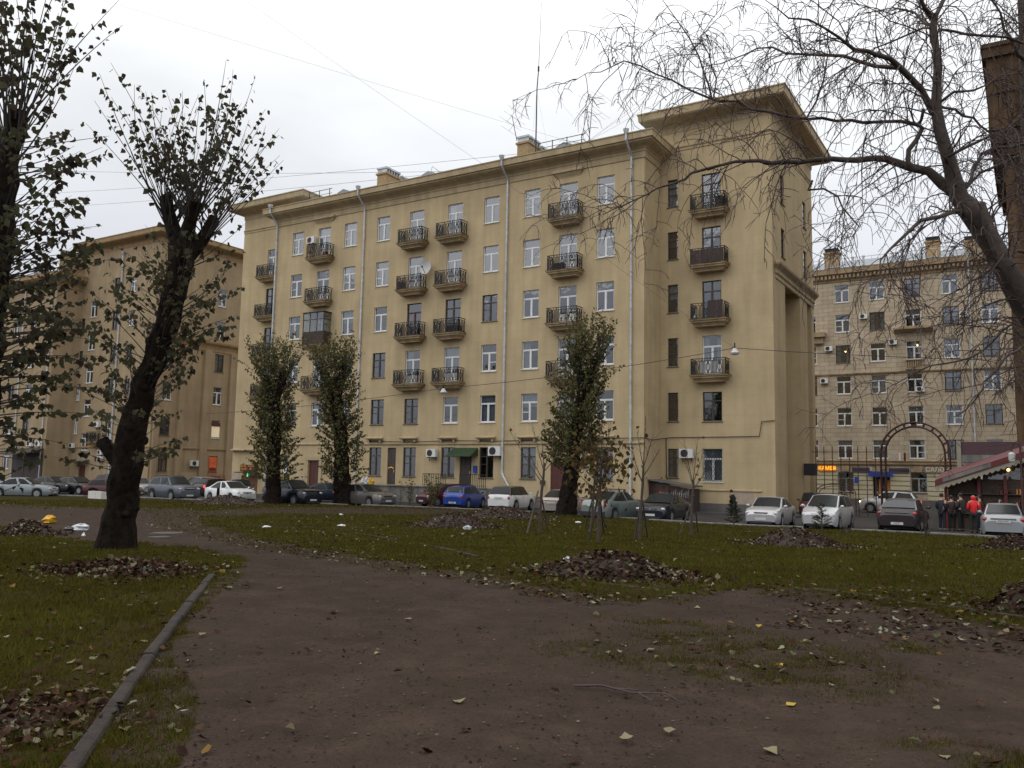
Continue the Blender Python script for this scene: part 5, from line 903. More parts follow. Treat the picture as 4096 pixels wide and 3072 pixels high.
    link('roof', g.mesh('roof', paint(roof, metal) if roof else P, smooth=45), root)
    def inset(pts, f, off):
        c = sum((Vector(p) for p in pts), Vector()) / len(pts); n = (Vector(pts[1]) - Vector(pts[0])).cross(Vector(pts[-1]) - Vector(pts[0])).normalized()
        if n.dot(c - Vector((0, 0, H * .5))) < 0: n = -n
        return [tuple(Vector(p) + (c - Vector(p)).normalized() * f + n * off) for p in pts]
    def pane(nm_, pts, f=.05, off=.012): g_ = MB(); p = inset(pts, f, off); g_.add(p, [tuple(range(len(p)))]); return link(nm_, g_.mesh(nm_, MT['cglass']), root)
    def strip(nm_, lo, hi, f0=.05):
        lo = [Vector(p) for p in lo]; hi = [Vector(p) for p in hi]; n = (lo[1] - lo[2]).cross(hi[1] - lo[1]).normalized(); n = n if n.z > 0 else -n
        cy_ = lambda P: [P[0].lerp(P[1], .14), P[1], P[2], P[3].lerp(P[2], .14)]
        lo, hi = cy_(lo), cy_(hi); a = [p.lerp(q, f0) + n * .016 for p, q in zip(lo, hi)]; b_ = [q.lerp(p, .05) + n * .016 for p, q in zip(lo, hi)]
        g_ = MB().add(a + b_, [(i, i + 1, 5 + i, 4 + i) for i in range(3)]); return link(nm_, g_.mesh(nm_, MT['cglass'], smooth=40), root)
    strip('windshield', [(A, wA, zA), (A + .05, wA * .4, zA + .02), (A + .05, -wA * .4, zA + .02), (A, -wA, zA)], [(B, wr, zr), (B, wr * .4, zr + .048), (B, -wr * .4, zr + .048), (B, -wr, zr)], .06)
    rwz = zD + (.0 if kind != 'hatch' else .02)
    strip('rear_window', [(D, wD, rwz), (D - .04, wD * .4, rwz + .02), (D - .04, -wD * .4, rwz + .02), (D, -wD, rwz)], [(C, wC, zC), (C, wC * .4, zC + .048), (C, -wC * .4, zC + .048), (C, -wC, zC)], .08 if kind in ('sedan', 'liftback') else .16)
    for sg in (1, -1):
        S_ = lambda p: (p[0], p[1] * sg, p[2])
        pane('side_window', [S_((A - .10 * L * .5, wA * 1.0, zA)), S_((mid + .035, wb_, zb)), S_((rl[2][0] + .03, rl[2][1], rl[2][2])), S_(rl[1]), S_((B - .02, wr, zr))], .055, .012)
        xq = D + (.055 * L if kind in ('sedan', 'liftback') else .03 * L)
        pane('side_window', [S_((mid - .035, wb_, zb)), S_((xq, wb_ * .96, zb + .01)), S_((rl[4][0] + .05, rl[4][1], rl[4][2])), S_(rl[3]), S_((rl[2][0] - .03, rl[2][1], rl[2][2]))], .055, .012)
    # wheels
    ty = MB(); ty.tube([(0, -.10, 0), (0, -.095, 0), (0, .095, 0), (0, .10, 0)], [rw - .04, rw, rw, rw - .04], 20); rm = MB(); rm.tube([(0, .088, 0), (0, .104, 0)], [rw * .66, rw * .66], 20)
    for i in range(5):
        a = 2 * math.pi * i / 5; rm.box(-.035, .035, .100, .113, .03, rw * .64, Matrix.Rotation(a, 3, 'Y'))
    rm.tube([(0, .1, 0), (0, .12, 0)], [.06, .05], 8); mt, mrr = ty.mesh('wheel', MT['tyre'], smooth=50), rm.mesh('rim', MT['rim'])
    for a in ax:
        for sg in (1, -1): wo_ = link('wheel', mt, root, (a, sg * (hw - .105), rw), (0, 0, 0 if sg > 0 else math.pi)); link('rim', mrr, wo_)
    # lamps
    hz = (k['hood'][1] - .115) * H; hx = .475 * L
    for sg in (1, -1):
        lampm = MT['lit_white'] if 'head' in lit else MT['headlamp']
        h_ = MB().ball((0, 0, 0), .085, .19, .07 if kind != 'van' else .11, 10, 6); link('headlight', h_.mesh('headlight', lampm, smooth=60), root, (hx - .015, sg * hw * .70, hz - .01), (0, R(-22), sg * R(-26)))
        tm_ = MT['lit_tail'] if 'tail' in lit else MT['tail']
        if high_tail: t_ = MB().box(-.05, .06, -.06, .06, -.20, .2)
        elif kind in ('sedan', 'liftback'): t_ = MB().ball((0, 0, 0), .075, .19, .095, 10, 6)
        else: t_ = MB().ball((0, 0, 0), .085, .14, .14, 10, 6)
        tz = (k['tail'] - .13) * H if not high_tail else .56 * H
        link('tail_light', t_.mesh('tail_light', tm_, smooth=60), root, (-.478 * L, sg * hw * (.72 if not high_tail else .80), tz), (0, R(8), sg * R(26)))
        mo = MB().ball((0, 0, 0), .075, .10, .07, 8, 5).box(-.02, .03, -.1 * sg - .03, -.1 * sg + .03, -.07, -.03); link('mirror', mo.mesh('mirror', P if col[0] > .03 else MT['bumper'], smooth=60), root, (A - .12, sg * (hw + .055), zb + .07))
        for hx_ in (mid + .17, D + .12 * L + .08): link('door_handle', MB().box(-.09, .09, -.015, .015, -.015, .015).mesh('door_handle', P if kind != 'suv' else MT['chrome']), root, (hx_, sg * hw * .992, zb - .12 * H * .7))
    gz = hz - .02
    gr_ = MB().prism([(0, -.34 if front != 'wide' else -.42, gz + .055), (0, .34 if front != 'wide' else .42, gz + .055), (0, .26, gz - .07), (0, -.26, gz - .07)], (.03, 0, 0))
    go = link('grille', gr_.mesh('grille', MT['bumper']), root, (.493 * L - .015, 0, -.01))
    if front in ('chrome', 'wide', 'bars'):
        c_ = MB().box(.03, .042, -.33, .33, gz + .04, gz + .06)
        if front == 'bars': c_.box(.03, .042, -.3, .3, gz - .005, gz + .01).box(.03, .042, -.28, .28, gz - .045, gz - .03)
        link('grille_bar', c_.mesh('grille_bar', MT['chrome']), go)
    if badge: link('badge', MB().tube([(.03, 0, gz), (.05, 0, gz)], [.06, .055], 12).mesh('badge', MT['chrome']), go)
    lower = MB().box(.495 * L, .503 * L, -hw * .62, hw * .62, .19, .29); link('lower_grille', lower.mesh('lower_grille', MT['bumper']), root)
    if bumper:
        bb = MB()
        for e in (1, -1): bb.box(*sorted((e * .485 * L, e * (.5 * L + .03))), -hw * .86, hw * .86, .24, .46)
        link('bumper', bb.mesh('bumper', MT['bumper'] if bumper == 'black' else MT['chrome']), root)
    for e in (1, -1):
        zp = .40 if e > 0 else (.40 if kind == 'hatch' or bumper or key in ('c23',) else .60 * k['tail'] * H + .22)
        if e < 0 and kind in ('sedan', 'liftback') and key != 'c23': zp = k['tail'] * H - .27
        xp = e * (.505 * L + (.03 if bumper else 0)); pl = link('number_plate', MB().box(-.008, .008, -.26, .26, -.056, .056).mesh('number_plate', MT['plate']), root, (xp, 0, zp))
        if plate: text('lettering', plate, .105, MT['textb'], pl, (e * .010, 0, 0), (R(90), 0, R(90) if e > 0 else R(-90)), .001)
    if kind in ('sedan', 'liftback') and front != 'plain': link('trim', MB().box(-.506 * L, -.495 * L, -hw * .55, hw * .55, k['tail'] * H - .17, k['tail'] * H - .135).mesh('trim', MT['chrome']), root)
    if rails:
        rr_ = MB()
        for sg in (1, -1): rr_.tube([(B - .1, sg * wr * .9, zr + .03), (B - .25, sg * wr * .9, zr + .10), (C + .2, sg * wr * .9, zC + .10), (C + .05, sg * wr * .9, zC + .03)], .02, 5)
        link('roof_rail', rr_.mesh('roof_rail', MT['bumper']), root)
    if rack:
        rr_ = MB()
        for x_ in (rl[1][0], rl[3][0]): rr_.bar((x_, -wr, zr + .13), (x_, wr, zr + .13), .04); rr_.bar((x_, -wr, zr), (x_, -wr, zr + .14), .05); rr_.bar((x_, wr, zr), (x_, wr, zr + .14), .05)
        link('roof_rack', rr_.mesh('roof_rack', MT['bumper']), root)
    if wiper:
        w_ = MB()
        for y0 in (.1, -.45): w_.bar((A + .02, y0, zA + .02), (A - .05, y0 + .5, zA + .05), .02)
        link('wiper', w_.mesh('wiper', MT['bumper']), root)
    if glass_text: text('lettering', glass_text, .17, MT['textw'], root, (D + (C - D) * .33 - .06, 0, zD + (zC - zD) * .30), (R(66), 0, R(-90)), .002)
    return root
SIL = (.42, .43, .44); WHT = (.74, .75, .76); BLK = (.010, .010, .012); GRY = (.085, .095, .115); NVY = (.010, .012, .022)
car('silver blue sedan at the far left, side on behind the lawn', 'sedan', 'c1', (.26, .29, .31), 4.4, 1.7, 1.42)
car('black sedan in the dark row, nearest to the silver blue sedan', 'sedan', 'c2', BLK, 4.5, 1.75, 1.44)
car('black saloon with pale headlamps just left of the big trunk', 'sedan', 'c3', (.014, .012, .013), 4.6, 1.8, 1.45)
car('dark tall car furthest back, left of the big trunk', 'suv', 'c3b', (.02, .022, .024), 4.7, 1.85, 1.66)
car('maroon hatchback half hidden behind the big leaning trunk', 'hatch', 'c4', (.06, .012, .014), 4.0, 1.65, 1.42)
car('silver car peeping out between the big trunk and the grey SUV', 'sedan', 'c5', (.36, .35, .33), 4.4, 1.72, 1.43)
car('slate grey SUV with roof rails right of the big trunk', 'suv', 'c6', GRY, 4.57, 1.86, 1.72, rails=True, front='wide')
car('silver estate behind the bonnet of the grey SUV', 'suv', 'c7', (.33, .33, .34), 4.3, 1.75, 1.6)
car('dark red black hatchback with a lit brake lamp behind the white sedan', 'hatch', 'c8', (.02, .008, .010), 4.2, 1.7, 1.52, lit=('tail',))
car('black rounded car behind the roof of the white sedan', 'sedan', 'c9', BLK, 4.2, 1.72, 1.46)
car('white sedan with lit headlamps in front of the shoe repair shop', 'sedan', 'c10', WHT, 4.38, 1.70, 1.46, lit=(), front='chrome', metal=0., badge=True)
car('blue black SUV behind the first columnar poplar', 'suv', 'c11', (.010, .014, .024), 4.6, 1.8, 1.68, front='chrome')
car('dark blue sedan between the two columnar poplars, seen behind the SUV', 'sedan', 'c12', (.012, .018, .034), 4.5, 1.75, 1.44)
car('grey brown sedan with chrome grille behind the second columnar poplar', 'sedan', 'c13', (.15, .14, .125), 4.7, 1.8, 1.47, front='wide')
CARS['c14'][:2] = [-35.2, 48.9]
car('wine red car with pale headlamps behind the leafy saplings', 'van', 'c14', (.075, .010, .020), 4.4, 1.75, 1.58)
car('bright blue hatchback seen from behind with white writing on its rear window', 'hatch', 'c15', (.015, .055, .30), 3.9, 1.67, 1.50, glass_text='EXPRESS 0.300', plate='К428', metal=.2)
car('white crossover with black roof and rear window', 'suv', 'c16', (.66, .67, .68), 4.12, 1.78, 1.57, roof=BLK, metal=0., badge=False)
car('champagne sedan behind the trunk of the right hand poplar', 'sedan', 'c17', (.38, .32, .28), 4.5, 1.76, 1.46, front='chrome')
car('grey green sedan with roof rack and black bumper', 'sedan', 'c18', (.20, .235, .23), 4.25, 1.74, 1.53, bumper='black', rack=True, high_tail=True)
car('dark navy sedan facing the lawn beside the wooden shed', 'sedan', 'c19', NVY, 4.45, 1.75, 1.45, front='bars', badge=True)
car('silver sedan facing the lawn behind the small pine', 'sedan', 'c20', (.46, .45, .46), 4.1, 1.71, 1.42, front='plain')
car('silver minivan facing the lawn, next to the silver sedan', 'van', 'c21', (.50, .50, .51), 4.03, 1.69, 1.62, rails=True, wiper=True)
car('dark red car half hidden behind the silver minivan', 'hatch', 'c22', (.07, .012, .012), 4.2, 1.7, 1.5)
car('dark brown sedan seen from behind with a chrome strip on its boot', 'liftback', 'c23', (.035, .026, .028), 4.8, 1.86, 1.50, front='chrome', plate='С675', badge=False)
CARS['c24'][:2] = [-9.2, 68.5]
car('white estate crossing the side street with lamps lit, behind the iron arch', 'suv', 'c24', (.58, .58, .58), 4.1, 1.75, 1.6, lit=('head', 'tail'), rails=True, group='cars in the side street')
car('silver sedan seen from behind by the kiosk at the right edge', 'sedan', 'c25', (.33, .345, .36), 4.5, 1.7, 1.43, plate='Р051МС', front='chrome')
# ------------------------------------------------------------------ people
MT.update(skin=mat('skin', (.45, .26, .18), .6, .08, 20.), hair=mat('dark_hair', (.02, .014, .01), .7, .3, 30.), coatb=mat('black_coat', (.012, .011, .012), .9, .2, 10.), coatm=mat('dark_maroon_coat', (.035, .012, .014), .9, .25, 10.), coatr=mat('bright_red_jacket', (.62, .012, .018), .75, .08, 10.), jeans=mat('dark_jeans', (.022, .026, .034), .9, .2, 14.), trous=mat('black_trousers', (.012, .012, .014), .9, .2, 14.), shoe=mat('dark_shoes', (.012, .011, .01), .6, .2), sneaker=mat('grey_shoes', (.2, .2, .2), .6, .1), bag=mat('grey_bag', (.22, .21, .2), .8, .1))
def skinned(name, pts, edges, rad, m, parent, sub=1):
    me = bpy.data.meshes.new(name); me.from_pydata(pts, edges, []); me.materials.append(m); o = link(name, me, parent)
    md = o.modifiers.new('Skin', 'SKIN'); md.use_smooth_shade = True
    for i, r_ in enumerate(rad): v = me.skin_vertices[0].data[i]; v.radius = (r_, r_) if not isinstance(r_, tuple) else r_; v.use_root = (i == 0)
    s = o.modifiers.new('Sub', 'SUBSURF'); s.levels = sub; s.render_levels = sub
    return o
def person(label, loc, rz, h, coat, legs, shoes, stride=0., bow=0., hood=False, hat=None, arms='down', long=False, band=None):
    """faces +x before turning"""
    root = thing('person', label, 'person', loc, rz, 'people on the street'); k = h / 1.75
    s_, c_ = math.sin(R(bow)), math.cos(R(bow))
    def T(x, y, z): # lean the trunk forward about the hips
        z0 = .95; return ((x * c_ + (z - z0) * s_) * k, y * k, (z0 + (z - z0) * c_ - x * s_) * k)
    G = lambda x, y, z: (x * k, y * k, z * k)
    P = [T(0, 0, .95), T(0, 0, 1.12), T(.0, 0, 1.34), T(.0, 0, 1.47), T(.02, 0, 1.56), T(.035, 0, 1.64), T(.02, 0, 1.72)]; E = [(i, i + 1) for i in range(6)]; Rr = [.125, .12, .14, .06, .058, .092, .07]
    hand = {}
    for sg in (1, -1):
        fx = stride * sg
        i0 = len(P)
        if arms == 'pocket': el, wr_ = T(-.08, sg * .25, 1.14), T(.10, sg * .19, .98)
        elif arms == 'front': el, wr_ = T(-.02, sg * .24, 1.12), T(.2, sg * .10, 1.08)
        else: el, wr_ = T(-.03 - fx * .4, sg * .24, 1.13), T(.02 - fx * .7, sg * .25, .88)
        P += [T(0, sg * .17, 1.40), el, wr_]; E += [(2, i0), (i0, i0 + 1), (i0 + 1, i0 + 2)]; Rr += [.062, .044, .03]
        wv = Vector(wr_); dv = (wv - Vector(el)).normalized(); pm = wv + dv * .055 * k; j = len(P); P.append(tuple(pm)); E.append((i0 + 2, j)); Rr.append((.034, .02)); sdv = dv.cross(Vector((0, sg, 0))).normalized()
        for f, (o_, l_) in enumerate(((-.03, .060), (-.01, .075), (.01, .070), (.03, .052))):
            a = pm + sdv * o_ * k + dv * .03 * k; b_ = a + dv * l_ * .55 * k; c2 = b_ + (dv * .7 + Vector((.5, 0, 0))).normalized() * l_ * .45 * k
            q = len(P); P += [tuple(a), tuple(b_), tuple(c2)]; E += [(j, q), (q, q + 1), (q + 1, q + 2)]; Rr += [.009, .0085, .007]
        q = len(P); a = wv + sdv * -.03 * k + dv * .02 * k; P += [tuple(a), tuple(a + (dv + sdv * -.7).normalized() * .05 * k)]; E += [(i0 + 2, q), (q, q + 1)]; Rr += [.012, .009]
        q = len(P); P += [G(fx * .05, sg * .09, .90), G(fx * .55 + .02, sg * .10, .50), G(fx, sg * .10, .09), G(fx + .15, sg * .11, .04)]; E += [(0, q), (q, q + 1), (q + 1, q + 2), (q + 2, q + 3)]; Rr += [.088, .058, .042, .035]
        hand[sg] = (el, wr_, q)
    skinned('body', P, E, [tuple(v * k for v in r_) if isinstance(r_, tuple) else r_ * k for r_ in Rr], MT['skin'], root)
    # jacket over trunk and arms
    J = [T(0, 0, .80 if not long else .55), T(0, 0, 1.0), T(0, 0, 1.2), T(0, 0, 1.36), T(.0, 0, 1.47)]; JE = [(0, 1), (1, 2), (2, 3), (3, 4)]; JR = [(.185, .15), (.18, .145), (.185, .15), (.185, .14), (.09, .085)]
    for sg in (1, -1):
        el, wr_, _ = hand[sg]; q = len(J); J += [T(0, sg * .18, 1.40), el, tuple(Vector(el).lerp(Vector(wr_), .93))]; JE += [(3, q), (q, q + 1), (q + 1, q + 2)]; JR += [.085, .068, .055]
    if hood: q = len(J); J += [T(.0, 0, 1.58), T(-.005, 0, 1.70)]; JE += [(4, q), (q, q + 1)]; JR += [.115, .10]
    skinned('jacket', J, JE, [tuple(v * k for v in r_) if isinstance(r_, tuple) else r_ * k for r_ in JR], coat, root)
    q1, q2 = hand[1][2], hand[-1][2]
    TP = [G(0, 0, .95), P[q1], P[q1 + 1], tuple(Vector(P[q1 + 2]) + Vector((0, 0, .0))), P[q2], P[q2 + 1], P[q2 + 2]]
    skinned('trousers', TP, [(0, 1), (1, 2), (2, 3), (0, 4), (4, 5), (5, 6)], [v * k for v in (.15, .105, .078, .066, .105, .078, .066)], legs, root)
    for sg, q in ((1, q1), (-1, q2)):
        f = Vector(P[q + 2]); link('shoe', MB().ball((f.x + .06 * k, f.y, .05 * k), .15 * k, .055 * k, .055 * k, 10, 6).mesh('shoe', shoes, smooth=60), root)
    hd = Vector(T(.035, 0, 1.655))
    if not hood:
        hr = MB().ball(hd + Vector((-.022, 0, .03)) * k, .105 * k, .095 * k, .105 * k, 12, 8); link('hair' if hat is None else 'hat', hr.mesh('hair', hat or MT['hair'], smooth=70), root)
    fc = MB().ball(hd + Vector((.10, 0, -.005)) * k, .02 * k, .014 * k, .024 * k, 6, 4); link('nose', fc.mesh('nose', MT['skin'], smooth=70), root)
    for sg in (1, -1):
        link('eye', MB().ball(hd + Vector((.083, sg * .033, .02)) * k, .011 * k, nu=6, nv=4).mesh('eye', MT['textb']), root); link('ear', MB().ball(hd + Vector((0, sg * .095, -.01)) * k, .016 * k, .012 * k, .03 * k, 6, 4).mesh('ear', MT['skin']), root)
    link('mouth', MB().box(*[0, .006], -.022 * k, .022 * k, -.005 * k, .005 * k).mesh('mouth', MT['redwood']), root, hd + Vector((.086, 0, -.05)) * k)
    if band: b_ = MB().box(-.19 * k, .19 * k, .12 * k, .17 * k, 1.05 * k, 1.16 * k); link('stripe', b_.mesh('stripe', band), root, (0, .02, 0), (R(0), R(20), 0))
    return root
p = PPL; CB = mat('dark_brown_jacket', (.03, .02, .016), .85, .25, 10.); CN = mat('navy_jacket', (.016, .018, .03), .8, .25, 10.); CG = mat('charcoal_jacket', (.028, .028, .03), .85, .25, 10.)
person('person in dark jacket with red patch and jeans, leftmost of the kiosk group', p['p1'], R(60), 1.76, CN, MT['jeans'], MT['sneaker'], arms='pocket', band=MT['coatr'])
person('person in black seen from behind, second from the left of the group by the kiosk', p['p2'], R(100), 1.68, CB, MT['trous'], MT['shoe'], arms='pocket')
person('bare headed person in black standing just left of the red jacket', p['p3'], R(140), 1.79, CG, MT['trous'], MT['shoe'], arms='front')
person('person in a bright red hooded jacket seen from behind by the kiosk', p['red'], R(95), 1.76, MT['coatr'], MT['jeans'], MT['shoe'], hood=True, arms='pocket')
person('person in dark clothes standing close to the kiosk behind the red jacket', p['p5'], R(170), 1.73, CB, MT['trous'], MT['shoe'], arms='pocket')
person('person in a long dark coat and cap walking along the yellow wall', p['walk'], R(165), 1.66, MT['coatb'], MT['trous'], MT['shoe'], stride=.16, bow=12, hat=MT['coatm'], arms='front', long=True)
person('person in dark clothes passing the shop door behind the iron arch', p['door'], R(30), 1.74, MT['coatb'], MT['trous'], MT['shoe'], stride=.14)
person('person whose head shows above the roof of the silver minivan', p['behind'], R(0), 1.74, MT['coatb'], MT['trous'], MT['shoe'])
# ------------------------------------------------------------------ trees
def resample(pts, step):
    """points (x,y,z,r) along a smooth line through PTS about every STEP metres"""
    P = [np.array(p, float) for p in pts]; P = [2 * P[0] - P[1]] + P + [2 * P[-1] - P[-2]]; out = []
    for i in range(1, len(P) - 2):
        n = max(1, int(np.linalg.norm(P[i + 1][:3] - P[i][:3]) / step))
        for j in range(n):
            t = j / n; a, b, c, d = P[i - 1], P[i], P[i + 1], P[i + 2]
            out.append(.5 * (2 * b + (c - a) * t + (2 * a - 5 * b + 4 * c - d) * t * t + (3 * b - a - 3 * c + d) * t ** 3))
    out.append(P[-2]); return [np.array([*o[:3], max(o[3], .0008)]) for o in out]
def local(b, org): b.v = [(v[0] - org[0], v[1] - org[1], v[2] - org[2]) for v in b.v]; return b
def along(pl, t):
    n = len(pl) - 1; f = min(max(t, 0), .9999) * n; i = int(f); return pl[i] + (pl[i + 1] - pl[i]) * (f - i), (pl[i + 1] - pl[i])[:3]
def poplar(label, keys, emit, leafm, lsize, flare=1.35, knots=10, group=None, name='poplar_tree'):
    trunk = TR[keys[0]]; org = tuple(trunk[0][:3]); root = thing(name, label, 'tree', org, 0, group)
    b = MB(); slim = .66 if keys[0].startswith('mid') else .82 if keys[0] == 'big' else .8
    for i, k in enumerate(keys):
        pl = resample(TR[k], .18)
        for j, p in enumerate(pl): p[3] *= slim
        if i == 0:
            for j, p in enumerate(pl):
                dz = p[2] - org[2]; p[3] *= 1 + (flare - 1) * .45 * math.exp(-dz / .5); p[0] += .03 * math.sin(j * 1.7) * min(1, j / 4); p[1] += .03 * math.cos(j * 1.3) * min(1, j / 4)
            pl[0][2] -= .15
        b.tube([p[:3] for p in pl], [p[3] for p in pl], 26 if i == 0 else 14, jit=.04, ridge=.10)
        for _ in range(knots if i == 0 else 3):
            t = random.uniform(.1, .98); p, d = along(pl, t); a = random.uniform(0, 6.28)
            b.ball(p[:3] + np.array([math.cos(a), math.sin(a), 0]) * p[3] * .9, p[3] * random.uniform(.2, .42), p[3] * random.uniform(.2, .4), p[3] * random.uniform(.25, .6), 7, 5)
    link('trunk', local(b, org).mesh('trunk', MT['bark'], smooth=70), root)
    sh = MB(); LP = []; LT = []; LN = []; LS_ = []
    for (k, t0, t1, n, l0, l1, up, dens, start, spread) in emit:
        pl = resample(TR[k], .18)
        for _ in range(n):
            p, d = along(pl, random.uniform(t0, t1)); a = random.uniform(0, 6.28); out = np.array([math.cos(a), math.sin(a), 0])
            v = out * spread + np.array([0, 0, up]) + rng.normal(0, .12, 3); v /= np.linalg.norm(v); ln = random.uniform(l0, l1)
            q = p[:3] + out * p[3] * .8; pts = [q]; ns = 7; bend = rng.normal(0, .07, 3)
            for i in range(ns): v = v + bend * .6 + np.array([0, 0, .05 * up]) - out * .012; v /= np.linalg.norm(v); q = q + v * ln / ns; pts.append(q)
            r0 = .007 + .0035 * ln; sh.tube(pts, [r0 * (1 - .8 * i / ns) for i in range(ns + 1)], 4, cap=False)
            m = max(2, int(dens * ln))
            for i in range(m):
                t = start + (1 - start) * random.random() ** .8; f = t * ns; j = min(int(f), ns - 1); c = pts[j] + (pts[j + 1] - pts[j]) * (f - j)
                a2 = random.uniform(0, 6.28); pet = np.array([math.cos(a2), math.sin(a2), random.uniform(-.3, .5)]) * random.uniform(.03, .09)
                LP.append(c + pet); LT.append(np.array([math.cos(a2) * .6, math.sin(a2) * .6, random.uniform(-1.3, -.15)])); LN.append(rng.normal(0, 1, 3)); LS_.append(lsize * random.uniform(.55, 1.15))
    link('shoots', local(sh, org).mesh('shoots', MT['shoot']), root)
    V_, F_ = leaves(np.array(LP) - np.array(org), np.array(LS_), np.array(LT), np.array(LN), lsize > .13)
    link('crown', arr('crown', V_, F_, leafm), root, kind='stuff')
    return root
G_ = 'pollarded poplars'
poplar('thick leaning poplar with a forked top on the near grass', ['big', 'big_s1', 'big_s2', 'big_s3', 'big_s4'], [
    ('big_s1', .5, 1, 36, 1.3, 3.2, 1., 4.6, .34, .60), ('big_s2', .5, 1, 38, 1.5, 3.4, 1., 4.6, .34, .5), ('big_s3', .5, 1, 34, 1.3, 2.9, 1., 4.6, .34, .66),
    ('big', .80, .99, 30, .7, 1.6, .5, 6, .35, .8), ('big', .42, .82, 90, .7, 1.85, .6, 9., .35, .85), ('big', .26, .45, 34, .5, 1.35, .35, 9, .4, .9)], MT['leaf_dark'], .14, knots=16, group=G_)
poplar('poplar at the left frame edge, mostly leafy shoots in view', ['farleft'], [
    ('farleft', .9, 1, 44, 1.4, 2.9, 1.1, 6.5, .35, .5), ('farleft', .62, .95, 95, .9, 1.9, .5, 7.5, .4, 1.), ('farleft', .32, .66, 170, .8, 2.0, .3, 10., .3, 1.), ('farleft', .15, .34, 50, .5, 1.3, .2, 9, .4, 1.)], MT['leaf_dark'], .14, knots=8, group=G_)
for key, lab in (('mid1', 'columnar poplar before the blue black SUV, left of a close pair'), ('mid2', 'columnar poplar with a broad foot before the grey brown sedan, right of a close pair'), ('mid3', 'columnar poplar between the champagne and grey green sedans')):
    lo = .16 if key != 'mid3' else .3
    poplar(lab, [key, key + '_a', key + '_b'], [
        (key + '_a', .4, 1, 36, 1.5, 3.3, 1.2, 9, .18, .50), (key + '_b', .4, 1, 36, 1.5, 3.4, 1.2, 9, .18, .50), (key, .9, 1, 40, 1.2, 3.1, 1.1, 9, .15, .55),
        (key, .60, .92, 130, .8, 2.0 if key != 'mid3' else 2.4, .9, 12, .15, .8), (key, lo, .65, 190, .7, 1.8 if key != 'mid3' else 2.1, .6, 14, .15, .9)], MT['leaf_mid'], .155, knots=10, group=G_)

# bare weeping birches
def birch(label, trunk_keys, limb_keys, dens, seed, org):
    rs = random.Random(seed); root = thing('birch_tree', label, 'tree', org, 0, 'bare birches'); b = MB()
    for i, k in enumerate(trunk_keys):
        pl = resample(TR[k], .15); b.tube([p[:3] for p in pl], [p[3] * (.8 if k != 'birch2' else .55) for p in pl], 14 if i == 0 else 10, jit=.05)
    link('trunk', local(b, org).mesh('trunk', MT['birch'], smooth=70), root)
    lb_ = MB(); tw = MB()
    for k in limb_keys:
        pl = resample(TR[k], .16)
        for i, p in enumerate(pl[1:-1]): p[:3] += rng.normal(0, .018, 3)
        o = MB(); o.tube([p[:3] for p in pl], [p[3] * .72 for p in pl], 7, jit=.06); link('branch', local(o, org).mesh('branch', MT['birch'], smooth=70), root)
    def twigline(q, v, ln, ns, droop, r0, r1, wig):
        pts = [q]; w = rng.normal(0, wig, 3)
        for i in range(ns):
            v = v + np.array([0, 0, -droop * (i + 1) / ns]) + w * .5 + rng.normal(0, wig, 3); v = v / np.linalg.norm(v); q = q + v * ln / ns; pts.append(q)
        return pts, v
    for k in trunk_keys + limb_keys:
        pl = resample(TR[k], .16); L_ = sum(np.linalg.norm(pl[i + 1][:3] - pl[i][:3]) for i in range(len(pl) - 1)); n = int(L_ * dens)
        for _ in range(n):
            t = rs.uniform(.12 if k in limb_keys else .3, 1.); p, d = along(pl, t); d = d / (np.linalg.norm(d) + 1e-9)
            if p[2] < 3.3: continue
            s = np.cross(d, rng.normal(0, 1, 3)); s /= np.linalg.norm(s) + 1e-9
            v = d * rs.uniform(.2, .9) + s * rs.uniform(.5, 1.) + np.array([0, 0, rs.uniform(-.1, .55)]); v /= np.linalg.norm(v)
            ln = rs.uniform(.45, 1.5) * (1 if p[3] < .05 else 1.15); r0 = min(.0105, .0045 + p[3] * .12)
            pts, _v = twigline(p[:3], v, ln, 8, rs.uniform(.15, .7), r0, .003, .16)
            tw.tube(pts, [r0 * (1 - .6 * i / 8) for i in range(9)], 4, cap=False)
            for j in range(int(ln * rs.uniform(5, 8.5))):
                f = rs.uniform(.2, 1) * 8; jj = min(int(f), 7); c = pts[jj] + (pts[jj + 1] - pts[jj]) * (f - jj); dd = pts[jj + 1] - pts[jj]; dd = dd / np.linalg.norm(dd)
                s = np.cross(dd, rng.normal(0, 1, 3)); s /= np.linalg.norm(s) + 1e-9; v2 = dd * rs.uniform(.1, .9) + s * .8; v2 /= np.linalg.norm(v2); l2 = rs.uniform(.14, .55)
                p2, v3 = twigline(c, v2, l2, 5, rs.uniform(.2, 1.1), .0045, .002, .24); tw.tube(p2, [.0046, .0043, .004, .0036, .0032, .0026], 3, cap=False)
                if rs.random() < .55:
                    c = p2[rs.randint(2, 4)]; p3, _ = twigline(c, v3 + rng.normal(0, .6, 3), rs.uniform(.06, .2), 2, .2, .003, .002, .1); tw.tube(p3, [.0042, .004, .0034], 3, cap=False)
    link('twigs', local(tw, org).mesh('twigs', MT['twig']), root, kind='stuff')
    return root
birch('large bare weeping birch reaching in from the right edge, forked trunk', ['birch', 'stem2'], [k for k in TR if k.startswith('limb') or k.startswith('birch_fork')], 8.0, 5, (TR['birch'][0][0], TR['birch'][0][1], float(zt(TR['birch'][0][0], TR['birch'][0][1]))))
birch('second bare birch, a pale upright trunk cut by the right frame edge', ['birch2'], ['b2l1', 'b2l2', 'b2l3', 'b2l4', 'b2l5'], 8.0, 9, (TR['birch2'][0][0], TR['birch2'][0][1], float(zt(TR['birch2'][0][0], TR['birch2'][0][1]))))

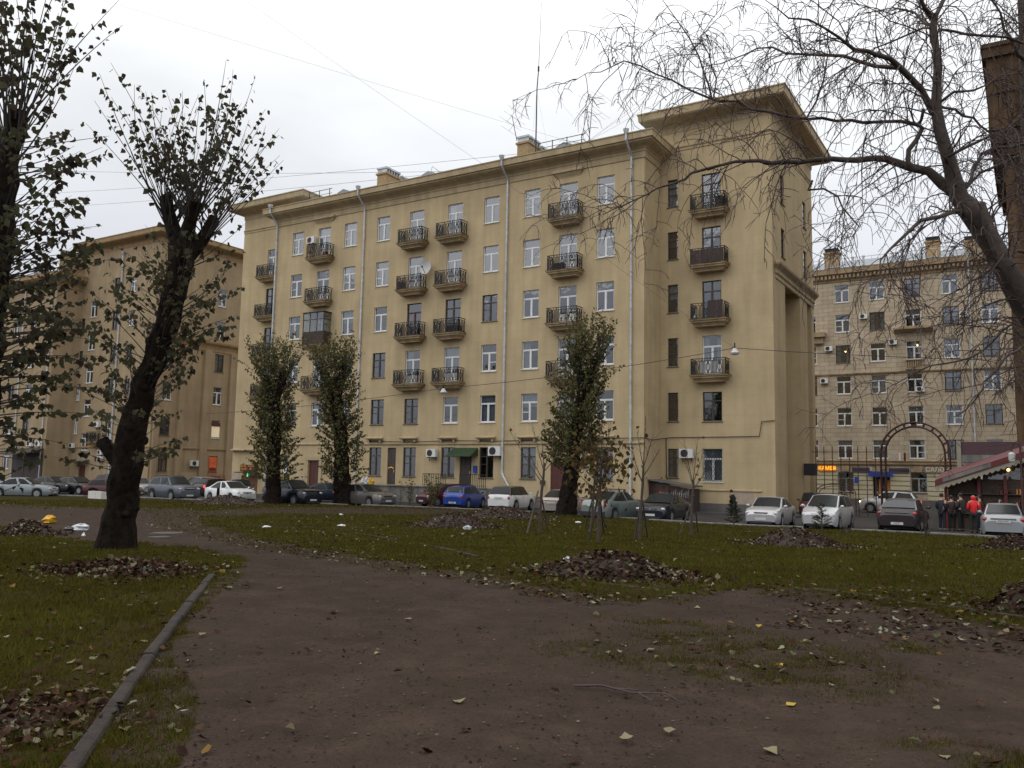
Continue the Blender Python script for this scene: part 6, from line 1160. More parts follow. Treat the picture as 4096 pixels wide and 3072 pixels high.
# staked saplings
SAPL = ['bare staked sapling in front of the champagne sedan', 'staked sapling with withered brown leaves before the grey green sedan, the nearer of two crossing', 'thin staked sapling just behind the brown leaved one', 'staked sapling before the dark navy sedan', 'staked sapling between the navy sedan and the walker']
for i, s in enumerate(SAP):
    org = tuple(s['g']); root = thing('sapling', SAPL[i], 'tree', org, 0, 'staked saplings'); b = MB(); LP = []
    pl = resample(s['t'], .15); b.tube([p[:3] for p in pl], [p[3] * .75 for p in pl], 7, jit=.08); tw = MB()
    for a, e in s['b']:
        a = np.array(a); e = np.array(e); m = a + (e - a) * .45 + np.array([0, 0, -.06]); r0 = .019
        q = resample([[*a, r0], [*m, .013], [*e, .005]], .12); tw.tube([p[:3] for p in q], [p[3] for p in q], 5, jit=.1)
        for t in (.25, .4, .5, .6, .7, .8, .9):
            if random.random() < .85:
                p, d = along(q, t); d = d / np.linalg.norm(d); v = d * .8 + rng.normal(0, .45, 3) + np.array([0, 0, .3]); v /= np.linalg.norm(v); ln = random.uniform(.08, .45)
                tw.tube([p[:3], p[:3] + v * ln * .5, p[:3] + v * ln + np.array([0, 0, .03])], [.008, .006, .004], 4); LP += [p[:3] + v * ln * f for f in (.6, 1.)]
    link('trunk', local(b, org).mesh('trunk', MT['sap'], smooth=70), root); link('branches', local(tw, org).mesh('branches', MT['sap'], smooth=70), root)
    nl = {1: 260, 2: 120, 0: 3, 3: 4, 4: 7}[i]; pts = []
    for _ in range(nl):
        c = LP[random.randrange(len(LP))] if i in (0, 3, 4) else np.array(pl[-1][:3]) + rng.normal(0, 1, 3) * np.array([.55, .4, .45]) + np.array([.05, 0, .05 if i == 1 else -.1]); pts.append(c)
    V_, F_ = leaves(np.array(pts) - np.array(org), rng.uniform(.10, .2, nl), np.stack([rng.normal(0, .5, nl), rng.normal(0, .5, nl), -rng.uniform(.2, 1.2, nl)], -1), rng.normal(0, 1, (nl, 3)), True)
    link('leaves', arr('leaves', V_, F_, MT['leaf_brown']), root, kind='stuff')
    for k, f, t in STK:
        if k != i: continue
        o = MB(); o.tube([(f[0], f[1], f[2] - .1), tuple(t)], [.034, .03], 7); link('stake', local(o, org).mesh('stake', MT['wood']), root)

def bush(label, pos, h, n, m, ls, spread, name='shrub', cat='shrub', group=None, stems=9):
    org = tuple(pos); root = thing(name, label, cat, org, 0, group); sh = MB(); LP = []; LT = []
    for _ in range(stems):
        a = random.uniform(0, 6.28); v = np.array([math.cos(a) * spread, math.sin(a) * spread, 1.]); q = np.array([math.cos(a) * .05, math.sin(a) * .05, 0.]); ln = h * random.uniform(.55, 1.08); pts = [q]
        for i in range(6): q = q + v / np.linalg.norm(v) * ln / 6 + rng.normal(0, .02, 3); pts.append(q)
        sh.tube(pts, [.012 * (1 - .7 * i / 6) for i in range(7)], 4)
        for _ in range(int(n / stems)):
            f = random.uniform(.12, 1) * 6; j = min(int(f), 5); c = pts[j] + (pts[j + 1] - pts[j]) * (f - j); a2 = random.uniform(0, 6.28); LP.append(c + np.array([math.cos(a2), math.sin(a2), 0]) * random.uniform(.02, .12)); LT.append([math.cos(a2) * .6, math.sin(a2) * .6, random.uniform(-1, .4)])
    link('stems', sh.mesh('stems', MT['sap']), root)
    if LP:
        k = len(LP); V_, F_ = leaves(np.array(LP), rng.uniform(.6, 1.1, k) * ls, np.array(LT), rng.normal(0, 1, (k, 3))); link('foliage', arr('foliage', V_, F_, m), root, kind='stuff')
    return root
M_ = MISC
bush('slim leafy poplar shoots in front of the wine red car', M_['bush1'], 1.95, 190, MT['leaf_mid'], .13, .13, group='leafy shoots by the terrace', stems=7)
bush('bushy leafy poplar shoots just left of the blue hatchback', M_['bush2'], 2.5, 420, MT['leaf_mid'], .14, .2, group='leafy shoots by the terrace', stems=11)
bush('small leafy shoot behind the bonnet of the grey brown sedan', [-38.4, 47.6, ROAD], 2.3, 60, MT['leaf_mid'], .13, .1, group='leafy shoots by the terrace', stems=3)
bush('bare twiggy shrub at the lawn edge left of the dark brown sedan', M_['bare1'], 1.0, 0, MT['leaf_mid'], .1, .5, group='bare shrubs on the lawn edge', stems=12)
bush('bare twiggy shrub at the lawn edge right of the dark brown sedan', M_['bare2'], 1.1, 10, MT['leaf_brown'], .08, .55, group='bare shrubs on the lawn edge', stems=14)
for key, h, lab in (('pine1', 1.1, 'small pine before the walker and the silver sedan'), ('pine2', 1.1, 'small pine before the silver minivan')):
    x, y, z = M_[key]; root = thing('pine_tree', lab, 'tree', (x, y, z), 0, 'small pines on the lawn edge'); t = MB().tube([(0, 0, -.05), (.02, 0, h * .5), (0, .02, h)], [.03, .022, .006], 6); nd = []
    for i in range(46):
        zz = h * random.uniform(.12, 1.); a = random.uniform(0, 6.28); ln = .12 + (h - zz) * .42 * random.uniform(.6, 1.1); v = np.array([math.cos(a), math.sin(a), random.uniform(.25, .7)]); q0 = np.array([0, 0, zz]); q1 = q0 + v * ln; t.tube([q0, q1], [.009, .004], 4, cap=False)
        for _ in range(60): f = random.uniform(.2, 1); nd.append((q0 + (q1 - q0) * f, v / 1.2 + rng.normal(0, .5, 3)))
    link('trunk', t.mesh('trunk', MT['sap']), root); k = len(nd); B_ = np.array([p for p, _ in nd]); D_ = np.array([d for _, d in nd]); D_ /= np.linalg.norm(D_, axis=1, keepdims=True); sd_ = np.cross(D_, rng.normal(0, 1, (k, 3))); sd_ /= np.linalg.norm(sd_, axis=1, keepdims=True); l_ = rng.uniform(.06, .12, (k, 1))
    link('foliage', arr('foliage', np.stack([B_ - sd_ * .006, B_ + sd_ * .006, B_ + D_ * l_], 1).reshape(-1, 3), np.arange(3 * k).reshape(-1, 3), MT['needle']), root, kind='stuff')
# ------------------------------------------------------------------ things on the walls and in the street
_ac = MB().box(-.42, .42, -.30, 0, -.28, .28); _acm = _ac.mesh('air_conditioner', MT['white'])
_fan = MB().tube([(-.10, -.301, 0), (-.10, -.312, 0)], [.235, .225], 18)
for i in range(6): _fan.box(-.33, .13, -.318, -.312, -.2 + i * .075, -.19 + i * .075)
_fanm = _fan.mesh('fan_grille', MT['darkgrey'])
_brk = MB().box(-.3, -.26, -.35, 0, -.34, -.28).box(.26, .3, -.35, 0, -.34, -.28).box(-.3, -.27, -.04, 0, -.55, -.3).box(.27, .3, -.04, 0, -.55, -.3).mesh('bracket', MT['iron'])
ACD = mat('dark_ac_casing', (.05, .05, .055), .5, .1)
def ac(label, x, y, z, s=1., rz=0., dark=False, group='air conditioners on the walls'):
    o = link('air_conditioner', _acm if not dark else bpy.data.meshes.get('ac_dark') or _ac.mesh('ac_dark', ACD), None, (x, y, z), (0, 0, rz), label=label, category='air conditioner', group=group); o.scale = (s, s, s)
    link('fan_grille', _fanm, o); link('bracket', _brk, o); return o
yb = 51.9
ac('white air conditioner beside the top balcony of the second column', -52.45, yb, 21.95, 1.05)
ac('white air conditioner on the ground floor between two windows left of the green canopy', -38.85, yb, 3.66, 1.05)
ac('white air conditioner over the window right of the green canopy, by the drainpipe', -33.15, yb, 3.82, 1.2)
ac('white air conditioner on the set back wing between the narrow and the grilled window', -19.82, 54.85, 3.78, 1.1)
for (x, z), l in zip(((-15.1, 19.9), (-18.75, 16.6), (-5.5, 19.35), (-12.25, 16.9), (-19.3, 13.05), (-9.75, 11.8)), ('left of the second top but one window', 'beside the lit window of the first column', 'by the drainpipe near the top', 'left of the lit middle window', 'lowest at the left corner', 'under a middle window')):
    ac('small air conditioner on the tan stone building, ' + l, x, 96.9, z, .95)
ac('dark air conditioner under the arch of the first shop window', -17.55, 96.7, 2.84, .9, dark=True)
for (x, z), l in zip(((-95.2, 4.62), (-93.5, 4.6)), ('first of two above the dark canopy', 'second of two above the dark canopy')): ac('air conditioner on the brown building, ' + l, x, 52.75, z, 1.1)
ac('air conditioner on the brown building beside the canopy corner', -92.1, 55.7, 4.5, .95)
ac('air conditioner above the small balcony of the brown building', -87.6, 55.7, 6.8, 1.1); ac('air conditioner under the small balcony, upper of two', -86.7, 55.7, 3.75, .9); ac('air conditioner under the small balcony, lower of two', -86.6, 55.7, 3.05, .9)
ac('air conditioner on the side wall of the brown building above the parked cars', -78.5, 61.3, 2.75, 1.1, R(90))
d = thing('satellite_dish', 'pale satellite dish between the two middle balcony columns', 'satellite dish', (-39.75, 51.95, 18.1))
b = MB(); nu, nv = 20, 5; vs = [(0, -.42, 0)]
for i in range(1, nv + 1):
    for j in range(nu): a = 2 * math.pi * j / nu; q = i / nv; vs.append((.55 * q * math.cos(a), -.42 - .14 * q * q, .58 * q * math.sin(a)))
b.add(vs, [(0, 1 + j, 1 + (j + 1) % nu) for j in range(nu)] + [(1 + (i - 1) * nu + j, 1 + i * nu + j, 1 + i * nu + (j + 1) % nu, 1 + (i - 1) * nu + (j + 1) % nu) for i in range(1, nv) for j in range(nu)])
link('reflector', b.mesh('reflector', MT['dish'], smooth=60), d); link('arm', MB().bar((0, -.42, 0), (0, 0, -.1), .05).bar((0, -.55, -.5), (0, -.95, -.1), .03).box(-.05, .05, -1.0, -.9, -.14, -.04).mesh('arm', MT['iron']), d)

# aerials on the roof
a = thing('aerial_mast', 'tall whip aerial mast above the right hand chimney', 'antenna', (-31.5, 54, 26.2)); link('mast', MB().tube([(0, 0, 0), (.03, 0, 5.5), (.15, 0, 7.2)], [.055, .045, .035], 6).tube([(.15, 0, 7.2), (.3, 0, 12.5)], [.022, .012], 5).tube([(.14, 0, 6.9), (.14, 0, 7.3)], .07, 6).mesh('mast', MT['darkgrey']), a)
link('guy_wire', MB().tube([(.12, 0, 6.7), (5.2, 0, -.2)], .008, 4).tube([(.12, 0, 6.7), (-1.0, 1, 1.0)], .006, 4).tube([(.12, 0, 5.), (.6, 1.2, 0.)], .006, 4).mesh('guy_wire', MT['zinc']), a)
def yagi(label, loc, h, lean, boom, els, tilt):
    r_ = thing('television_aerial', label, 'antenna', loc, 0, 'roof aerials'); link('mast', MB().tube([(0, 0, 0), (lean, 0, h)], [.03, .025], 5).mesh('mast', MT['iron']), r_); e = MB()
    for z in (h * .62, h * .98):
        c = Vector((lean * z / h, 0, z)); dx = Vector((math.cos(tilt), 0, math.sin(tilt))) * boom; e.tube([c - dx * .6, c + dx], .016, 4)
        for i in range(els): q = c - dx * .6 + dx * 1.6 * i / (els - 1); dd = Vector((.35, .6, -.28)); e.tube([q - dd, q + dd], .011, 4)
    link('element', e.mesh('element', MT['zinc']), r_)
yagi('slanted double television aerial left of the mast', (-33.2, 54, 27.9), 2.2, -.5, 1.0, 4, .75); yagi('television aerial on a plain pole right of the mast', (-27.0, 54, 26.3), 3.6, .3, .9, 5, .05)
a = thing('television_aerial', 'small crooked aerial on the roof behind the left hand chimney', 'antenna', (-41.6, 54, 26.3), 0, 'roof aerials'); link('mast', MB().tube([(0, 0, 0), (.25, 0, 1.), (1.2, 0, .3)], .02, 4).mesh('mast', MT['iron']), a)

# wires: the span wire with two street lamps, and long wires across the sky
def wire(label, pts, r_, sag=0., group='overhead wires'):
    b = MB()
    for p, q in zip(pts[:-1], pts[1:]):
        p, q = Vector(p), Vector(q); b.tube([p.lerp(q, t) + Vector((0, 0, -4 * sag * t * (1 - t))) for t in np.linspace(0, 1, 9)], r_, 4, cap=False)
    return link('overhead_wire', b.mesh('overhead_wire', MT['iron']), None, label=label, category='wire', group=group)
wire('black span wire across the yellow facade carrying the street lamps', [(-57, 45.5, 6.6), (-32.98, 45, 7.72), (-13.57, 45, 9.18), (8, 45, 7.2)], .016, .22)
wire('thin diagonal wire from the street lamp up over the roof', [(-13.57, 45, 9.2), (-29.0, 44.0, 21.6), (-91, 40, 70)], .006, .3); wire('second thin diagonal wire high in the sky', [(-26, 52, 25.3), (-76, 12, 41)], .006, .2)
for i, (z0, z1, y0) in enumerate(((27.5, 27.7, 58), (29.6, 28.6, 58), (33.5, 27.2, 58))): wire(['lowest', 'middle', 'highest'][i] + ' of the long wires across the sky left of the yellow block', [(-120, y0, z0 + 9), (-35, y0, z1)], .014, .5)
for i in range(3): wire(['lowest', 'middle', 'highest'][i] + ' of the wires from the mast towards the tall wing', [(-29 + i, 54, 26.0 + .3 * i), (-8, 50, 31 + i * 2.0)], .008, .2)
for x, z, lab in ((-32.98, 7.72, 'hanging street lamp under a balcony near the middle of the yellow block'), (-13.57, 9.18, 'hanging street lamp in front of the set back wing')):
    r_ = thing('street_lamp', lab, 'street lamp', (x, 45, z), 0, 'street lamps on the span wire'); link('hanger', MB().box(-.03, .03, -.03, .03, -.08, .28).tube([(0, 0, .1), (-.16, 0, .02)], .02, 4).mesh('hanger', MT['iron']), r_)
    link('lamp_body', MB().tube([(0, 0, -.02), (0, 0, -.18), (0, 0, -.26)], [.10, .17, .27], 12).mesh('lamp_body', MT['dish'], smooth=40), r_); link('glass', MB().ball((0, 0, -.28), .25, .25, .12, 12, 5).mesh('glass', MT['headlamp']), r_)

# signs
def board(name, label, x0, x1, y, z0, z1, m, txt=(), cat='sign', th=.08, group=None):
    r_ = thing(name, label, cat, ((x0 + x1) / 2, y, (z0 + z1) / 2), 0, group); link('board', MB().box(-(x1 - x0) / 2, (x1 - x0) / 2, -th, 0, -(z1 - z0) / 2, (z1 - z0) / 2).mesh('board', m), r_)
    for t, s, tm, dx, dz in txt: text('lettering', t, s, tm, r_, (dx, -th - .02, dz))
    return r_
board('shop_sign', 'lit orange shop sign reading КАМЕЯ on the tan stone building', -20.05, -18.3, 96.85, 3.2, 3.8, mat('orange_sign_back', (.3, .12, .01), .5, 0, emit=((1., .3, .02), .25)), [('КАМЕЯ', .52, MT['lit_orange'], 0, 0)])
board('shop_sign', 'white letters reading САЛОН over the last shop window', -9.55, -7.3, 96.85, 3.18, 3.74, MT['trim_stone'], [('САЛОН', .60, MT['textw'], 0, 0)])
board('shop_sign', 'faded violet sign board left of the shop door', -16.6, -14.9, 96.85, 3.15, 3.65, MT['violet'], [('РЕМНАК', .42, MT['textd'], 0, 0)]); board('shop_sign', 'faded violet sign board right of the shop door', -13.0, -11.05, 96.85, 3.12, 3.62, MT['violet'], [('КУПИМЫ', .42, MT['textd'], 0, 0)])
board('shop_sign', 'dark blue sign over the shop door behind the arch', -15.0, -12.6, 96.6, 2.68, 3.22, MT['blue'], [('ЛОМБАРД', .38, MT['violet'], 0, 0)])
board('shop_sign', 'small round blue sign hanging beside the first shop window', -16.35, -16.0, 96.5, 1.95, 2.65, MT['blue'])
r_ = thing('shop_sign', 'red shoe repair sign with yellow letters above the steel door', 'sign', (-62.2, 54.6, 2.32), 0); link('board', MB().box(-.95, .95, -.06, 0, -.30, .30).mesh('board', MT['red']), r_)
text('lettering', 'СРОЧНЫЙ РЕМОНТ', .20, MT['texty'], r_, (0, -.075, .14)); text('lettering', 'ОБУВИ', .24, MT['texty'], r_, (-.42, -.075, -.12)); link('logo', MB().ball((.45, -.07, -.12), .16, .02, .10, 10, 5).mesh('logo', MT['dish']), r_); link('frame', MB().box(-1.0, 1.0, -.03, .33, -.34, -.30).box(-1.0, -.95, 0, .33, -.3, .3).box(.95, 1., 0, .33, -.3, .3).mesh('frame', MT['iron']), r_)
r_ = thing('lit_sign', 'small green lit sign under the red shoe repair sign', 'sign', (-62.45, 54.85, 1.68)); link('board', MB().prism([(-.09, 0, -.16), (0, 0, .17), (.09, 0, -.16), (.035, 0, -.16), (.02, 0, -.07), (-.02, 0, -.07), (-.035, 0, -.16)], (0, -.04, 0)).mesh('board', MT['lit_green']), r_)
board('porch_roof', 'dark sloping porch roof over the shoe repair door', -63.3, -61.0, 54.9, 1.86, 1.94, MT['iron'], (), 'canopy', .9)
r_ = thing('shop_sign', 'red lit shop sign low on the side wall of the brown building', 'sign', (-78.45, 64.3, 1.0)); link('board', MB().box(0, .12, -.95, .95, -.22, .12).mesh('board', MT['lit_red']), r_); link('awning', MB().box(0, .5, -1., 1., .52, .56).mesh('awning', MT['concrete']), r_); text('lettering', 'АПТЕКА', .26, MT['red'], r_, (.13, 0, -.06), (R(90), 0, R(90)), .012); text('lettering', 'Al Shiraz', .34, MT['red'], r_, (.10, 0, .28), (R(90), 0, R(90)))
r_ = thing('poster', 'red and orange poster in the window above the red lit sign', 'poster', (-78.62, 64.0, 2.72)); link('sheet', MB().box(0, .012, -.52, .52, -.82, .82).mesh('sheet', mat('lit_poster', (.45, .09, .02), .5, .6, 2.2, emit=((.9, .12, .03), .12))), r_); link('band', MB().box(.013, .018, -.45, .45, -.75, -.4).mesh('band', MT['red']), r_)
r_ = thing('lit_window_poster', 'red banner over a lit window on the side of the brown building', 'poster', (-78.55, 64.1, 7.15)); link('sheet', MB().box(0, .02, -.56, .56, -.2, .2).mesh('sheet', MT['red']), r_); link('lit_pane', MB().box(-.05, -.04, -.55, .55, -1.4, -.2).mesh('lit_pane', MT['lit_room']), r_)
r_ = thing('notice_board', 'black box sign hanging from the side piers of the tall wing', 'sign', (-13.9, 62.2, 2.9)); link('board', MB().box(0, .9, -.1, .1, -.42, .42).mesh('board', MT['iron']), r_); link('panel', MB().box(.05, .85, -.115, -.1, -.36, .36).mesh('panel', MT['bumper']), r_)
r_ = thing('mailbox', 'small blue box on the wall right of the green canopy door', 'mailbox', (-34.96, 51.95, 2.48)); link('box', MB().box(-.15, .15, -.14, 0, -.25, .25).box(-.13, .13, -.1, 0, .25, .28).mesh('box', MT['blue']), r_); link('flap', MB().box(-.1, .1, -.15, -.14, .1, .13).mesh('flap', MT['iron']), r_)
r_ = thing('vent_box', 'small dark vent box on the wall left of the right hand red door', 'vent', (-29.3, 51.97, 1.65)); link('box', MB().box(-.18, .18, -.08, 0, -.15, .15).mesh('box', MT['iron']), r_); link('fan', MB().tube([(0, -.081, 0), (0, -.09, 0)], .08, 10).mesh('fan', MT['dish']), r_)

# wooden shed in the corner of the wing
r_ = thing('shed', 'low dark wooden shed with a sloping felt roof and a red door', 'shed', (-20.3, 53.6, ROAD)); pl = 0
for i in range(12):
    if 2 <= i <= 5: continue
    link('plank', MB().box(-1.45 + i * .24, -1.45 + i * .24 + .225, -.02, .02, 0, 1.98 - i * .035).mesh('plank', MT['board']), r_, (0, -.75 + random.uniform(-.01, .01), 0))
for x in (-1.45, 1.42): link('side_wall', MB().box(-.02, .02, -.73, .9, 0, 1.95 if x < 0 else 1.6).mesh('side_wall', MT['board']), r_, (x, 0, 0))
dr = link('door', MB().box(-.46, .46, -.02, .02, 0, 1.55).mesh('door', MT['redwood']), r_, (-.52, -.76, .05)); text('lettering', 'Тлнк', .26, MT['dish'], dr, (.1, -.025, 1.2), ext=.002)
link('lintel', MB().box(-.5, .5, -.03, .02, 1.6, 1.95).mesh('lintel', MT['oldwood']), r_, (-.52, -.74, .0))
link('roof', MB().prism([(-1.65, -1.0, 2.12), (1.6, -1.0, 1.72), (1.6, -1.0, 1.80), (-1.65, -1.0, 2.2)], (0, 2.1, 0)).mesh('roof', mat('grey_felt', (.12, .12, .115), .9, .3, 4.)), r_)
gf = MB()
for i in range(9): x = .1 + i * .14; gf.tube([(x, -.78, 1.2), (x + .05, -.78, 1.35 + .1 * (i % 3)), (x + .02, -.78, 1.05 - .05 * (i % 2))], .014, 4)
link('graffiti', gf.mesh('graffiti', MT['dish']), r_)

# iron arch with lattice fence
r_ = thing('iron_arch', 'tall rust brown iron garden arch of two hoops joined by rungs', 'arch', (-6.5, 60, ROAD)); hw_ = 2.02; zs = 4.1; cs_ = lambda t, k: (-hw_ * k * math.cos(t), 0, zs + hw_ * k * math.sin(t))
for k, y in ((1, -.0), (.86, 0)):
    for yy in (-.14, .14): link('hoop', MB().tube([(-hw_ * k, yy, 0), (-hw_ * k, yy, 2)] + [(v[0], yy, v[2]) for v in (cs_(t, k) for t in np.linspace(0, math.pi, 21))] + [(hw_ * k, yy, 2), (hw_ * k, yy, 0)], .05, 7).mesh('hoop', MT['rust'], smooth=60), r_)
rg = MB()
for t in np.linspace(.05, math.pi - .05, 11): a, c = cs_(t, 1), cs_(t, .86); rg.bar(a, c, .34, .10)
for z in (.8, 1.9, 3.0):
    for sg in (-1, 1): rg.box(*sorted((sg * hw_ * .86, sg * hw_)), -.16, .16, z, z + .09)
link('rung', rg.mesh('rung', MT['rust']), r_)
def lattice(label, x0, x1, n):
    r_ = thing('lattice_fence', label, 'fence', (x0, 60.1, ROAD), 0, 'open iron lattice fences'); L_ = x1 - x0
    for z in (.35, 4.22): link('rail', MB().bar((0, 0, z), (L_, 0, z), .05).mesh('rail', MT['rust']), r_)
    for i in range(n): x = L_ * (i + .5) / n; link('bar', MB().bar((x, 0, 0 if i > 1 else 1.7), (x, 0, 4.6), .05).mesh('bar', MT['rust']), r_)
lattice('open iron lattice fence between the tall wing and the arch', -12.9, -8.6, 8); lattice('open iron lattice fence right of the arch', -4.4, -1.0, 5)
r_ = thing('hoop_gate', 'low iron hoop gate in the lattice fence beside the tall wing', 'gate', (-11.3, 59.6, ROAD)); link('hoop', MB().tube([(-1.25, 0, 0), (-1.25, 0, 1.5)] + [(-1.25 * math.cos(t), 0, 1.5 + .62 * math.sin(t)) for t in np.linspace(0, math.pi, 13)] + [(1.25, 0, 1.5), (1.25, 0, 0)], .03, 6).tube([(-1.05 * math.cos(t), 0, 1.45 + .5 * math.sin(t)) for t in np.linspace(0, math.pi, 13)], .025, 6).mesh('hoop', MT['rust']), r_)
for i, x in enumerate((-12.35, -11.85, -11.37)):
    r_ = thing('hanging_flag', ['grey flag, first of three', 'white flag, middle one of three', 'red and white flag, last of three'][i] + ' hanging on the tan stone building', 'flag', (x, 96.3, 4.35), 0, 'flags above the shop'); link('pole', MB().tube([(0, .65, -.1), (0, 0, .85)], .02, 5).mesh('pole', MT['zinc']), r_)
    f_ = MB()
    for j in range(5): f_.quad((-.09 + j * .036, .03 * math.sin(j * 2), 0), (-.054 + j * .036, .03 * math.sin(j * 2 + 2), 0), (-.054 + j * .036, .03 * math.sin(j * 2 + 2), .85), (-.09 + j * .036, .03 * math.sin(j * 2), .85))
    link('cloth', f_.mesh('cloth', [MT['dish'], MT['white'], MT['red']][i]), r_)

# kiosk with sloping awning, the pavilion behind it, lamp post
r_ = thing('kiosk', 'dark market kiosk under a sloping red awning with a scalloped cream valance', 'kiosk', (-4.3, 48.5, ROAD)); zl, zr_, Lk = 2.28, 5.0, 7.3; zz = lambda x: zl + (zr_ - zl) * x / Lk
link('wall', MB().box(.5, Lk, .35, 3.2, 0, 2.5).mesh('wall', MT['goods']), r_)
for i, x in enumerate((.42, 1.9, 3.05, 4.4, 5.8, 7.1)): link('post', MB().box(x - .07, x + .07, .1, .3, 0, min(2.7, zz(x) - .2)).mesh('post', MT['red'] if i < 4 else MT['oldwood']), r_)
sh_ = MB()
for z in (.75, 1.25, 1.75): sh_.box(.5, Lk, .1, .34, z, z + .03)
link('shelf', sh_.mesh('shelf', MT['oldwood']), r_); gd = MB(); mats_ = [MT['orange'], MT['red'], MT['dish'], MT['green'], MT['goods'], MT['bumper'], MT['bumper'], MT['goods']]
for i in range(130): gd.m = random.randrange(8); x = random.uniform(.55, Lk - .1); z = random.choice((.78, 1.28, 1.78)); s_ = random.uniform(.04, .1); gd.box(x, x + s_, .14, .14 + s_, z, z + random.uniform(.08, .3))
link('goods', gd.mesh('goods', mats_), r_, kind='stuff')
link('awning', MB().prism([(0, -.6, zz(0)), (Lk, -.6, zz(Lk)), (Lk, 3.2, zz(Lk) + .5), (0, 3.2, zz(0) + .5)], (0, 0, .05)).mesh('awning', MT['red']), r_); link('edge_board', MB().prism([(0, -.66, zz(0) - .16), (Lk, -.66, zz(Lk) - .16), (Lk, -.66, zz(Lk) + .13), (0, -.66, zz(0) + .13)], (0, .05, 0)).mesh('edge_board', MT['red']), r_)
link('sign_strip', MB().prism([(.35, -.675, zz(.35) - .1), (2.5, -.675, zz(2.5) - .1), (2.5, -.675, zz(2.5) + .1), (.35, -.675, zz(.35) + .1)], (0, .012, 0)).mesh('sign_strip', MT['concrete']), r_)
va = MB(); k = 30
for i in range(k):
    x0, x1 = Lk * i / k, Lk * (i + 1) / k; pts = [(x0, -.62, zz(x0) - .15)] + [(x0 + (x1 - x0) * t, -.62, zz(x0 + (x1 - x0) * t) - .33 - .10 * math.sin(math.pi * t)) for t in np.linspace(0, 1, 6)] + [(x1, -.62, zz(x1) - .15)]; va.add(pts, [tuple(range(len(pts)))])
link('valance', va.mesh('valance', MT['valance']), r_)
r_ = thing('pavilion', 'glazed pavilion with a maroon fascia and white band behind the kiosk', 'pavilion', (-3.5, 53, ROAD)); link('fascia', MB().box(.1, 9, -.1, .2, 3.85, 4.55).mesh('fascia', MT['maroonm']), r_); link('band', MB().box(.1, 9, -.14, .15, 3.42, 3.84).mesh('band', MT['concrete']), r_); link('post', MB().box(-.12, .1, -.2, .1, 3.05, 4.6).mesh('post', MT['valance']), r_)
link('wall', MB().box(.2, 9, .8, 6, 0, 4.5).mesh('wall', MT['goods']), r_); link('mullion', MB().box(1.0, 1.08, 0, .1, 0, 3.42).box(3.5, 3.58, 0, .1, 0, 3.42).mesh('mullion', MT['white']), r_); link('pane', MB().quad((.2, .05, .2), (9, .05, .2), (9, .05, 3.4), (.2, .05, 3.4)).mesh('pane', MT['glass']), r_); link('lamp', MB().ball((2.3, .5, 3.05), .09, nu=8, nv=5).mesh('lamp', MT['lit_warm']), r_)
r_ = thing('lamp_post', 'slim lamp post with a curled top beside the kiosk', 'street lamp', (-.5, 44.3, ROAD)); link('post', MB().tube([(0, 0, 0), (0, 0, 3.9)] + [(-.17 + .17 * math.cos(t), 0, 3.9 + .22 * math.sin(t)) for t in np.linspace(0, math.pi, 7)][1:] + [(-.34, 0, 3.72)], .045, 7).mesh('post', MT['rust'], smooth=60), r_)
link('lantern', MB().tube([(-.34, 0, 3.72), (-.34, 0, 3.62), (-.34, 0, 3.3), (-.34, 0, 3.25)], [.04, .15, .12, .05], 8).mesh('lantern', MT['dish']), r_)

# lit lamps seen through windows
for x, y, z, lab in ((-17.2, 97.9, 16.35, 'lit chandelier in a window of the first column of the tan building'), (-10.0, 97.9, 16.6, 'lit hanging bulb in a middle window of the tan building'), (-30.15, 52.7, 11.25, 'tiny lit bulb in a white window of the yellow block'), (-42.95, 51.9, 2.5, 'string of tiny orange lights on the dark narrow door')):
    r_ = thing('lit_lamp', lab, 'lamp', (x, y, z))
    if x < -40: link('bulb', MB().ball((-.2, .02, 0), .03, nu=6, nv=4).ball((-.05, .02, .05), .03, nu=6, nv=4).ball((.08, .02, .05), .03, nu=6, nv=4).ball((.22, .02, 0), .03, nu=6, nv=4).mesh('bulb', MT['lit_orange']), r_)
    else: link('bulb', MB().ball((0, 0, 0), .11 if y > 90 else .06, nu=8, nv=6).mesh('bulb', MT['lit_warm']), r_); link('cord', MB().tube([(0, 0, .1), (0, 0, .45)], .01, 4).mesh('cord', MT['iron']), r_)
# the two headlamps of the white sedan that are lit, as small glowing balls added to its front
for o_ in [o for o in bpy.data.objects if o.type == 'EMPTY' and o.get('label', '').startswith('white sedan')]:
    for s_ in (-.52, .60): link('lit_headlamp', MB().ball((0, 0, 0), .05, .08, .05, 8, 5).mesh('lit_headlamp', MT['lit_white']), o_, (2.14, s_, .52))

